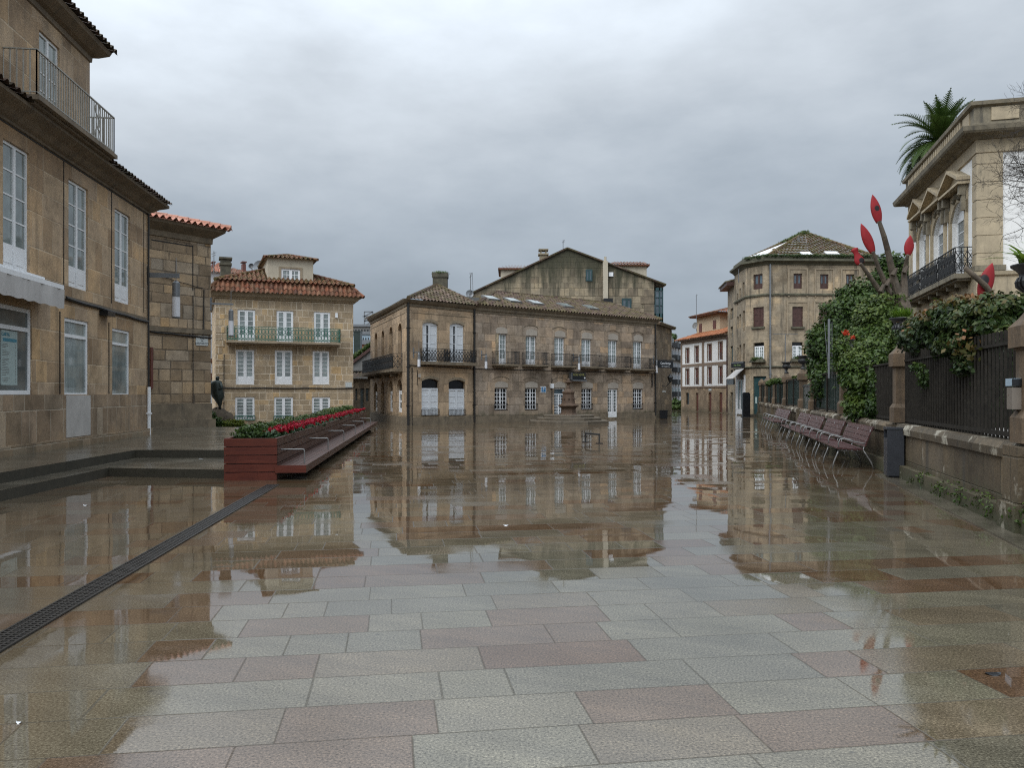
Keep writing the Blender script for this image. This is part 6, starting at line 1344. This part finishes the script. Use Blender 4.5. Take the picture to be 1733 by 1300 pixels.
for nm, x0, x1, yt, yb, Y, mt, lb in (('pink_house', 611, 640, 583, 700, 90, 'tN', 'distant pinkish house low in the gap left of the hotel'), ('town_block', 592, 640, 553, 700, 170, 'concrete', 'distant hazy grey block with dark roof in the gap left of the hotel'), ('town_block', 596, 640, 566, 700, 140, 'boxblue', 'distant pale blue grey block below the hazy one left of the hotel')):
    a, b = PX(x0, yt, Y), PX(x1, yt, Y); t = thing(nm, lb, 'building', ((a.x+b.x)/2, Y, 0)); part(t, 'wall', mt, lambda m: m.box(a.x, b.x, Y, Y+8, 0, a.z))
    part(t, 'roof', 'greymetal', lambda m: m.box(a.x-.3, b.x+.3, Y-.3, Y+8.3, a.z, a.z+.5)); 
    for k in range(8): part(t, 'window', 'gd', lambda m: m.box(a.x+.5+k*(b.x-a.x-1)/8, a.x+.5+(k+.5)*(b.x-a.x-1)/8, Y-.05, Y-.01, a.z-1.6, a.z-.6))
cr_ = PX(621, 550, 170); t = thing('roof_frame', 'grey steel rooftop frame on the distant hazy block', 'frame', (cr_.x, 172, cr_.z)); part(t, 'lattice', 'greymetal', lambda m: [m.bar((cr_.x+x0, 172, cr_.z+z0), (cr_.x+x1, 172, cr_.z+z1), .12) for x0, z0, x1, z1 in ((-.9, 0, -.9, 2), (.9, 0, .9, 2), (-1.3, 2, 3.5, 2), (-.9, 1, .9, 1), (-.9, 0, .9, 1), (-.9, 1, .9, 2), (-.9, 2, .9, 3), (.9, 2, .9, 3), (-.9, 3, .9, 3), (-.9, 2, -.9, 3))] and None)

# ================================================================== lamps, dishes, aerials, poles
def lamp(anchor, top, L, r, zt, zb, rodtop, lab, arm=.035):
    """anchor on wall, L hanging point; zt/zb top and bottom of cylinder"""
    o = thing('wall_lamp', lab, 'lamp', anchor, group='cylinder lamps on wall arms'); a = V(anchor); c = V((L[0], L[1], 0)); zm_ = zb+(zt-zb)*.62
    d = (V((L[0], L[1], a.z))-a)
    part(o, 'arm', 'greymetal', lambda m: (m.bar(a, a+d*1.12, .02, arm), m.bar(a+V((0, 0, -.28)), a+V((0, 0, .25)), .03)))
    part(o, 'rod', 'greymetal', lambda m: m.tube([c+V((0, 0, zt-.02)), c+V((0, 0, rodtop))], .012, 6))
    part(o, 'housing', 'greymetal', lambda m: m.lathe([(r*.4, zt+.06), (r*.95, zt), (r*.95, zm_+.01), (r*1.15, zm_)], c, 20), smooth=False)
    part(o, 'diffuser', 'tube', lambda m: m.lathe([(r*.96, zm_), (r, zm_-.01), (r, zb+.05)], c, 20), smooth=False)
    part(o, 'end_cap', 'greymetal', lambda m: m.lathe([(r*1.08, zb+.05), (r*1.02, zb+.01), (r*.6, zb)], c, 20))
L1 = PX(298, 500, 24.3); a1_ = V((-11.4, 24.95, PX(298, 466.5, 25.1).z))
L1 = PX(298, 500, 25.1); lamp(a1_, 0, (L1.x, 25.1), .12, PX(0, 479, 25.1).z, PX(0, 539, 25.1).z, PX(0, 436, 25.1).z, 'large grey and white cylinder lamp on the corner of the left building', .075)
L2_ = PX(388, 500, 32.); lamp(V((-12.1, 32.0, PX(0, 514, 32).z)), 0, (L2_.x, 32.2), .1, PX(0, 525, 32).z, PX(0, 569, 32).z, PX(0, 490, 32).z, 'cylinder lamp hanging in front of the green balcony')
for F, px, pa_, yt, yb, ra, lab in ((FW, 709, 700, 598, 622, 575, 'cylinder lamp left of the corner house balcony'), (FH_, 822.5, 815, 602, 625, 580, 'cylinder lamp at the left end of the hotel front'), (FH_, 980, 970, 606, 627, 600, 'cylinder lamp above the hotel sign'), (FH_, 1111.5, 1106, 610, 632, 590, 'cylinder lamp at the right end of the hotel beside the black sign')):
    an = FH_.pt(pa_, yt) if F is FH_ else FW.pt(pa_, yt); Yl = an.y-.55; Lp = PX(px, yt, Yl); an.z = Lp.z+.06
    lamp(an, 0, (Lp.x, Lp.y), .075, Lp.z-.04, PX(px, yb, Yl).z, PX(px, ra, Yl).z, lab)
def dish(px, py, Y, r, lab, mat='greymetal', face=(0, -1)):
    c = PX(px, py, Y); o = thing('satellite_dish', lab, 'satellite dish', c)
    m = MB(); f = V((face[0], face[1], .25)).normalized(); x = f.cross(V((0, 0, 1))).normalized(); y = x.cross(f); n = 16
    R = [[c+f*(-.22*r*(1-(q/4)**2)*1.2)+(x*math.cos(t)+y*math.sin(t))*r*q/4 for t in [2*math.pi*k/n for k in range(n)]] for q in range(5)]
    for q in range(4):
        for k in range(n): m.poly([R[q][k], R[q][(k+1) % n], R[q+1][(k+1) % n], R[q+1][k]])
    m.build('reflector', mat, o, smooth=True)
    part(o, 'mount', 'greymetal', lambda m: (m.tube([c-f*.2*r, c-f*.3+V((0, 0, -r*1.6))], .025, 6), m.tube([c-y*r*.9, c+f*r*.9-y*r*.3], .015, 5)))
dish(438.5, 450, 46, .17*2, 'small dish on the ridge left of the beige dormer'); dish(795, 497, 48, .24, 'grey dish on the valley between corner house and hotel'); dish(1176, 551, 72, .3, 'dish on the side of the cream attic', 'concrete', (-.8, -.6)); dish(1311, 425, 57.6, .24, 'dish before the white roof sheet', 'chim2'); dish(371, 452, 49, .3, 'pinkish dish at the edge of the white house', 'tN'); dish(425, 450, 47, .16, 'tiny dark dish beside the small dish left of the dormer', 'darkbox')
def aerial(px, y0, y1, Y, lab, arms=()):
    o = thing('roof_aerial', lab, 'aerial', PX(px, y1, Y))
    part(o, 'mast', 'greymetal', lambda m: m.tube([PX(px, y1, Y), PX(px, y0, Y)], .025 if Y > 30 else .038, 8))
    if arms: part(o, 'elements', 'greymetal', lambda m: [m.bar(PX(px+a, ya, Y), PX(px+b, yb, Y), .014 if Y > 30 else .006) for a, ya, b, yb in arms] and None)
aerial(796.5, 464, 500, 48, 'thin double aerial behind the grey dish', ((-2.5, 463, 3, 462), (3, 462, 4, 498), (-2, 470, 2, 466), (-1, 467, 2, 463)))
aerial(953, 406, 424, 61, 'short aerial at the peak of the mossy gable', ((-2, 410, 3, 406), (-1, 412, 3, 408), (0, 407, 0, 412)))
aerial(1178.5, 498, 540, 72, 'tall thin aerial on the cream attic', ((-1, 502, 2, 499),))
aerial(362, 425, 462, 48, 'pale aerial left of the grey chimney', ((-4, 430, 4, 427), (-3, 434, 3, 431)))
aerial(1352, 398, 412, 60, 'bent aerial near the top of the mossy pyramid roof', ((-12, 408, 10, 400), (-3, 411, -2, 402), (1, 409, 2, 401), (5, 411, 6, 400)))
aerial(1287, 424, 438, 60, 'short dark vent pipe on the parapet of the corner block')
aerial(1403, 540, 640, 24.5, 'tall grey post rising from the camellia behind the fence', ((-8, 545, 0, 640), (5, 545, 5, 640)))
aerial(1329, 565, 660, 46, 'slim pale T shaped post in front of the beige block', ((-21, 565.5, 21, 565.5),))
aerial(1250, 455, 478, 59, 'thin wire frame above the corner block eave', ((0, 456, 6, 453),))

# ================================================================== trees and shrubs
def tree(name, lab, cat, base, blobs, mat, size, trunk=True, tr=.12, extra=None, **k):
    r = thing(name, lab, cat, base, group=k.pop('group', None))
    if trunk:
        b = V(base); top = V(blobs[0][0]); part(r, 'trunk', 'bark', lambda m: (m.tube([b, b+(top-b)*.5+V((.08, 0, 0)), top], [tr, tr*.7, tr*.3], 8), [m.tube([b+(top-b)*.45, V(q[0])], [tr*.5, tr*.15], 6) for q in blobs[1:5]]))
    leaves_obj('crown' if trunk else 'foliage', blobs, mat, r, size, **k)
    return r
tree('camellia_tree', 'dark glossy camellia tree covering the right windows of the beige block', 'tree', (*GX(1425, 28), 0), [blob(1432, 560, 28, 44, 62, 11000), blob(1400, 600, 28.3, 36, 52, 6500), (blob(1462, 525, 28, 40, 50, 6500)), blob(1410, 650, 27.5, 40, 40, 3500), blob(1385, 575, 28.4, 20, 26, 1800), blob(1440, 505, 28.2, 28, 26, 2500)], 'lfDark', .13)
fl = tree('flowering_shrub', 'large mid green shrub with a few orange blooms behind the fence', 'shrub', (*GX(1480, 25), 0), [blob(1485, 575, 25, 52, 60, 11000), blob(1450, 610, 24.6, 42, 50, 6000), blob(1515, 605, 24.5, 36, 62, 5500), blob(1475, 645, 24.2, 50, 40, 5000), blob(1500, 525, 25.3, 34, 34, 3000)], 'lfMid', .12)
leaves_obj('bloom', [blob(1431, 563, 24.0, 5, 4, 60), blob(1443, 571, 24.0, 4, 3, 40), blob(1470, 640, 23.5, 3, 3, 20)], 'orange', fl, .09)
tree('evergreen_tree', 'far dark evergreen tree rising between camellia and mansion balcony', 'tree', (*GX(1520, 42), 0), [blob(1522, 480, 42, 34, 52, 6000), blob(1494, 490, 42, 28, 40, 3500), blob(1545, 470, 42, 24, 40, 3000), blob(1500, 450, 42, 18, 22, 1200)], 'lfDark', .2)
tree('fence_shrub', 'green shrub spilling over the fence above the nearest benches', 'shrub', (*GX(1460, 20.6), 0), [blob(1458, 650, 20.2, 30, 50, 4200), blob(1440, 625, 20.6, 24, 30, 2200), blob(1478, 600, 20.6, 26, 32, 2200), blob(1448, 690, 20., 22, 24, 1200), blob(1424, 592, 21.9, 16, 20, 900)], 'lfMid', .1, tr=.05)
tree('dark_creeper', 'dark creeper column hanging over the fence left of the litter bin pillar', 'creeper', (*GX(1487, 19.), 0), [blob(1485, 650, 18.9, 13, 46, 2400), blob(1478, 690, 18.8, 14, 22, 900), blob(1490, 612, 18.9, 12, 22, 900)], 'lfDark', .1, tr=.04)
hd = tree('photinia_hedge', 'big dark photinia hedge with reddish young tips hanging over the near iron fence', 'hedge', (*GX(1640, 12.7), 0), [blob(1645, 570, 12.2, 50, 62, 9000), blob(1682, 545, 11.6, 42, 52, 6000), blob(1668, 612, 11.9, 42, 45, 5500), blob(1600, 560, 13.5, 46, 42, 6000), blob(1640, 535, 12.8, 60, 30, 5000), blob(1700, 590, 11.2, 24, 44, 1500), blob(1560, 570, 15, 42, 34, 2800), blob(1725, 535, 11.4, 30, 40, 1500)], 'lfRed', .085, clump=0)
leaves_obj('young_leaf', [blob(1632, 512, 12.6, 46, 14, 260), blob(1590, 535, 13.3, 40, 16, 260), blob(1680, 512, 11.8, 40, 14, 200), blob(1560, 560, 14.8, 30, 16, 160), blob(1645, 585, 11.6, 40, 40, 90)], 'lfTop', hd, .09)
tree('low_shrub', 'bright green low bush behind the iron fence below the mansion arches', 'shrub', (*GX(1560, 18.5), 0), [blob(1560, 580, 18.2, 34, 24, 1800), blob(1540, 560, 18.6, 20, 18, 700), blob(1545, 585, 17.6, 14, 10, 400)], 'lfMid', .13, tr=.04)
leaves_obj('inner_foliage', [blob(px, py, Y, rx, ry, n) for px, py, Y, rx, ry, n in ((1655, 650, 14., 44, 55, 2200), (1605, 648, 15.6, 36, 50, 1800), (1560, 648, 17.5, 30, 40, 1500), (1695, 655, 13., 40, 55, 1600), (1700, 690, 12.6, 60, 40, 2600), (1640, 690, 14., 50, 35, 1500))], 'lfDark', hd, .12)
leaves_obj('ivy', [blob(1565, 640, 14.3, 14, 22, 260), blob(1555, 622, 14.6, 16, 8, 200)], 'lfDark', hd, .07)
cp = thing('fence_creeper', 'thin creeper along the top of the far sheeted fence', 'creeper', (*GX(1325, 41), 2.2)); leaves_obj('foliage', [blob(px, 648-(px-1300)*.12+random.uniform(-2, 2), 42-(px-1300)*.06, 7, 5, 260) for px in range(1302, 1346, 6)], 'lfMid', cp, .12)
# bare branches
bt = thing('bare_tree', 'bare twiggy tree reaching in from the right across the mansion corner', 'tree', (13.6, 17.6, 0)); m = MB()
part(bt, 'trunk', 'twig', lambda m: m.tube([(13.6, 17.6, 0), (13.5, 17.8, 3), (13.2, 18, 5.5), (13.0, 18.2, 7.6)], [.14, .12, .09, .05], 8))
def grow(m, p, d, L, r, lev):
    pts = [p]; q = p; n = 5
    for k in range(n):
        d = (d+V((random.uniform(-.35, .35), random.uniform(-.35, .35), random.uniform(-.3, .32)))).normalized(); q = q+d*L/n; pts.append(q)
    m.tube(pts, [r*(1-.12*k) for k in range(n+1)], 5 if lev < 2 else 3, cap=False)
    if lev < 4:
        for k in range(4 if lev < 3 else 3):
            i = random.randint(1, n); e = (d+V((random.uniform(-1, 1), random.uniform(-1, 1), random.uniform(-.8, .8)))).normalized(); grow(m, pts[i], e, L*random.uniform(.5, .72), max(r*.5, .0035), lev+1)
random.seed(21)
def br(m):
    for z, dx, L in ((5.6, (-1, -.1, .12), 1.15), (5.9, (-1, .1, .5), 1.3), (6.6, (-1, .0, .2), 1.2), (7.0, (-.8, -.1, .6), 1.2)):
        p = V((13.15, 18.05, z)); e = V(dx).normalized(); pts = [p+e*L*t+V((0, 0, .08*math.sin(t*5))) for t in (0, .25, .5, .75, 1.)]; m.tube(pts, [.05, .042, .036, .03, .022], 6)
        for t in (2, 3, 4, 4):
            for s in range(2): grow(m, pts[t], (e+V((random.uniform(-.4, .4), random.uniform(-.5, .5), random.uniform(-.7, .7)))).normalized(), .85, .014, 1)
part(bt, 'branch', 'twig', br)
# palm
pc = PX(1593, 243, 40); Pm = thing('palm_tree', 'tall palm with arching fronds behind the mansion roof', 'palm', (pc.x, pc.y, 0))
part(Pm, 'trunk', 'bark', lambda m: m.tube([(pc.x+.3, pc.y, 0), (pc.x+.1, pc.y, 7), (pc.x, pc.y, pc.z-.2)], [.3, .24, .28], 10))
random.seed(5)
def fronds(m):
    for k in range(60):
        t = k*2.39996; el = random.uniform(-.1, 1.4); L = random.uniform(2.35, 2.95); d = V((math.cos(t)*math.cos(el), math.sin(t)*math.cos(el), math.sin(el))); p = pc.copy(); sh = random.random()
        n = 14; side = d.cross(V((0, 0, 1))).normalized()
        for s in range(n):
            q = p+d*L/n; f = (s+1)/n
            m.bar(p, q, .022*(1-f*.8)); up2 = side.cross(d).normalized(); ll = .62*math.sin(math.pi*min(1, .18+f*.78))*(1.05-.3*f)
            for sg in (1, -1):
                for j in (0., .5):
                    b = p+(q-p)*j; e = (side*sg*.75+d*.75+up2*.28+V((0, 0, -.12))).normalized(); w = d*.05
                    m.poly([b-w, b+w, b+e*ll+w*.2+V((0, 0, -.05*f)), b+e*ll-w*.2+V((0, 0, -.05*f))], [(min(.99, max(.01, sh*.6+.3*random.random())), .2)]*2+[(.8, 1.)]*2)
            p = q; d = (d+V((0, 0, -.085-.045*math.cos(el)))).normalized()
part(Pm, 'frond', 'lfPalm', fronds)

# pollarded tree with red hull blades
Y0 = 25.
def P25(x, y, dy=0.): return PX(x, y, Y0+dy)
Tr = thing('pollarded_tree', 'bare pollarded tree with cut limbs carrying red boat hulls', 'tree', (*GX(1535, Y0), 0))
part(Tr, 'trunk', 'bark', lambda m: m.tube([V((*GX(1537, Y0), 0)), P25(1535, 600), P25(1533, 560), P25(1530, 530), P25(1526, 508)], [.3, .27, .25, .26, .2], 10), smooth=True)
limbs = [([(1526, 512), (1520, 497), (1511, 466), (1502, 423), (1496, 400), (1487.5, 374)], [.17, .13, .105, .09, .08, .06]), ([(1525, 530), (1512, 505), (1500, 484), (1488, 457), (1477.5, 426)], [.15, .11, .09, .07, .05]), ([(1524, 545), (1511, 518), (1490, 494), (1474, 471), (1456, 446)], [.14, .1, .08, .068, .05]), ([(1528, 515), (1530, 488), (1530, 462), (1533, 446), (1536.5, 431)], [.16, .12, .08, .06, .05])]
for pts, rad in limbs: part(Tr, 'limb', 'bark', lambda m: (m.tube([P25(x, y, .15*math.sin(i)) for i, (x, y) in enumerate(pts)], rad, 9), m.tube([P25(*pts[2]), P25(pts[2][0]+6, pts[2][1]-12)], [.08, .06], 7)))
def hull(base, tip, wid, lab, Yh=Y0, blunt=False):
    a, b = PX(*base, Yh), PX(*tip, Yh); ax = b-a; L = ax.length; ax.normalize(); sd = ax.cross(V((0, 1, 0))).normalized(); dp = sd.cross(ax); n = 14; m = MB(); R = []
    for i in range(n+1):
        f = i/n; w = wid*(math.sin(math.pi*(.14+.86*f))**.8 if not blunt else .8+.25*math.sin(f*7)) if f < 1 else .004
        if blunt and f >= 1: w = wid*.35
        R.append([a+ax*L*f+sd*w*math.cos(t)+dp*w*.5*math.sin(t)*(1.2 if math.sin(t) > 0 else .8) for t in [2*math.pi*k/12 for k in range(12)]])
    for i in range(n):
        for k in range(12): m.poly([R[i][k], R[i][(k+1) % 12], R[i+1][(k+1) % 12], R[i+1][k]])
    m.poly(R[0][::-1]); m.poly(R[-1]); o = m.build('hull_blade', 'kayak', loc=a, smooth=True); tag(o, lab, 'boat hull', 'red hulls on the pollarded limbs')
hull((1487.5, 377), (1476.5, 329), .165, 'tallest red pointed hull with dark blotches on the highest limb')
hull((1477.5, 428), (1457, 378), .165, 'red pointed hull second from the left on its limb')
hull((1457, 447), (1445, 420), .15, 'ragged broken red hull lowest on the left', blunt=True)
hull((1536.5, 432), (1541, 398), .155, 'red hull with a black square right beside the mansion edge')
hull((1661, 503), (1679.5, 445), .13, 'dark red hull leaning above the photinia hedge', 13.6)
t2 = thing('cut_branch', 'single bare cut branch rising from the photinia hedge beside the leaning hull', 'branch', PX(1684, 520, 13.6)); part(t2, 'branch', 'bark', lambda m: m.tube([PX(1690, 600, 13.7), PX(1683, 505, 13.6), PX(1668, 484, 13.5), PX(1650, 468, 13.5), PX(1633, 453, 13.5)], [.06, .055, .05, .045, .04], 8), smooth=True)

# small litter on the paving
for px, py, w, mt, lb in ((145, 856, .035, 'lettW', 'white scrap on the wet paving near the left steps'), (856, 890, .035, 'lettW', 'white petal on the wet paving in the middle of the plaza'), (1680, 1142, .05, 'darkbox', 'dark leaf on the wet paving at lower right'), (32, 1225, .014, 'lettW', 'pale petal on the paving at the lower left edge')):
    Yg = 2224/(py-HZ); c = V((*GX(px, Yg), 0)); m = MB(); m.poly([c+V((w*math.cos(t)*1., w*.6*math.sin(t), .006+.008*math.cos(2*t))) for t in [k*math.pi/4 for k in range(8)]]); tag(m.build('fallen_leaf', mt, loc=c), lb, 'litter')
for px, py in ((340, 777),):
    c = V((*GX(px, 1348*1.48/(py-HZ)), .17)); m = MB(); m.poly([c+V((.05*math.cos(t), .03*math.sin(t), .006)) for t in [k*math.pi/4 for k in range(8)]]); tag(m.build('fallen_leaf', 'lettW', loc=c), 'white scrap lying on the lower step beside the planter', 'litter')

# ================================================================== camera, sky, light
cd = bpy.data.cameras.new('camera'); cam = bpy.data.objects.new('camera', cd); COL.objects.link(cam)
cam.location = (0, 0, EYE); cam.rotation_euler = (math.radians(90), 0, 0); cd.sensor_width = 36.; cd.lens = FPX/1733*36; cd.shift_y = 16/1733; cd.clip_end = 3000; cd.clip_start = .05
S.camera = cam
wd = bpy.data.worlds.new('World'); S.world = wd; wd.use_nodes = True; nt = wd.node_tree; nt.nodes.clear()
SUN_EL, SUN_AZ = math.radians(50), math.radians(-140)   # azimuth from +Y towards +X
class WG(NG):
    def __init__(s): s.t = nt; s.out = nt.nodes.new('ShaderNodeOutputWorld')
g = WG()
sky = g.n('ShaderNodeTexSky', sky_type='NISHITA'); sky.sun_disc = False; sky.sun_elevation = SUN_EL; sky.sun_rotation = SUN_AZ; sky.dust_density = 3.
b1 = g.n('ShaderNodeBackground', {'Color': sky.outputs[0], 'Strength': .07})
tc = g.n('ShaderNodeTexCoord').outputs['Generated']; x, y, z = g.sep(tc)
zc_ = g.ma('MAXIMUM', z, .0); inv = g.ma('DIVIDE', 1., g.ma('ADD', zc_, .16))
pl_ = g.xyz(g.ma('MULTIPLY', x, inv), g.ma('MULTIPLY', y, inv), 0.)
n1 = g.noise(g.n('ShaderNodeMapping', {0: tc, 1: (1.3, 2.2, .4), 3: (1.5, 1.5, 4.2)}).outputs[0], 1., 6., .5)
n2 = g.noise(g.n('ShaderNodeMapping', {0: tc, 1: (4.3, .2, 1.), 3: (4.5, 4.5, 10.)}).outputs[0], 1., 6., .55)
h = g.ma('MULTIPLY_ADD', n2, .35, g.ma('MULTIPLY', n1, .65))
base = g.ramp(z, [(0., .41), (.06, .37), (.14, .38), (.22, .48), (.32, .66), (.42, .86), (.7, 1.4), (1., 1.75)])
side = g.ma('MULTIPLY', g.ma('MULTIPLY_ADD', g.ma('MULTIPLY', x, g.sm(z, .05, .45)), -.5, 1.), g.ma('MULTIPLY_ADD', g.sm(y, .1, -.7), .7, 1.))
br_ = g.ma('MULTIPLY', base, g.ma('MULTIPLY', side, g.ma('MULTIPLY_ADD', g.ma('SUBTRACT', h, .5), 1.9, 1.03)))
tint = g.mix(g.sm(br_, .3, .75), (.85, 1.0, 1.165), (.925, 1.015, 1.11))
vv = g.n('ShaderNodeVectorMath', {0: tint}, operation='SCALE'); g.put(vv.inputs['Scale'], br_)
b2 = g.n('ShaderNodeBackground', {'Color': vv.outputs[0], 'Strength': 1.})
mx = g.n('ShaderNodeMixShader', {0: .92}); nt.links.new(b1.outputs[0], mx.inputs[1]); nt.links.new(b2.outputs[0], mx.inputs[2]); nt.links.new(mx.outputs[0], g.out.inputs[0])
sl = bpy.data.lights.new('sun', 'SUN'); so = bpy.data.objects.new('sun', sl); COL.objects.link(so); sl.energy = 1.2; sl.angle = math.radians(40); sl.color = (1., .96, .9)
sd_ = V((math.sin(SUN_AZ)*math.cos(SUN_EL), math.cos(SUN_AZ)*math.cos(SUN_EL), math.sin(SUN_EL))); so.rotation_euler = sd_.to_track_quat('Z', 'Y').to_euler(); so.location = (-20, 10, 40)
S.view_settings.view_transform = 'Standard'; S.view_settings.look = 'None'; S.view_settings.exposure = 0; S.view_settings.gamma = 1
S.render.engine = 'CYCLES'; S.cycles.use_denoising = False; S.cycles.filter_width = 1.15; S.cycles.sample_clamp_indirect = 4.; S.cycles.max_bounces = 6; S.cycles.diffuse_bounces = 3; S.cycles.glossy_bounces = 4; S.cycles.transmission_bounces = 2; S.cycles.caustics_reflective = False; S.cycles.caustics_refractive = False
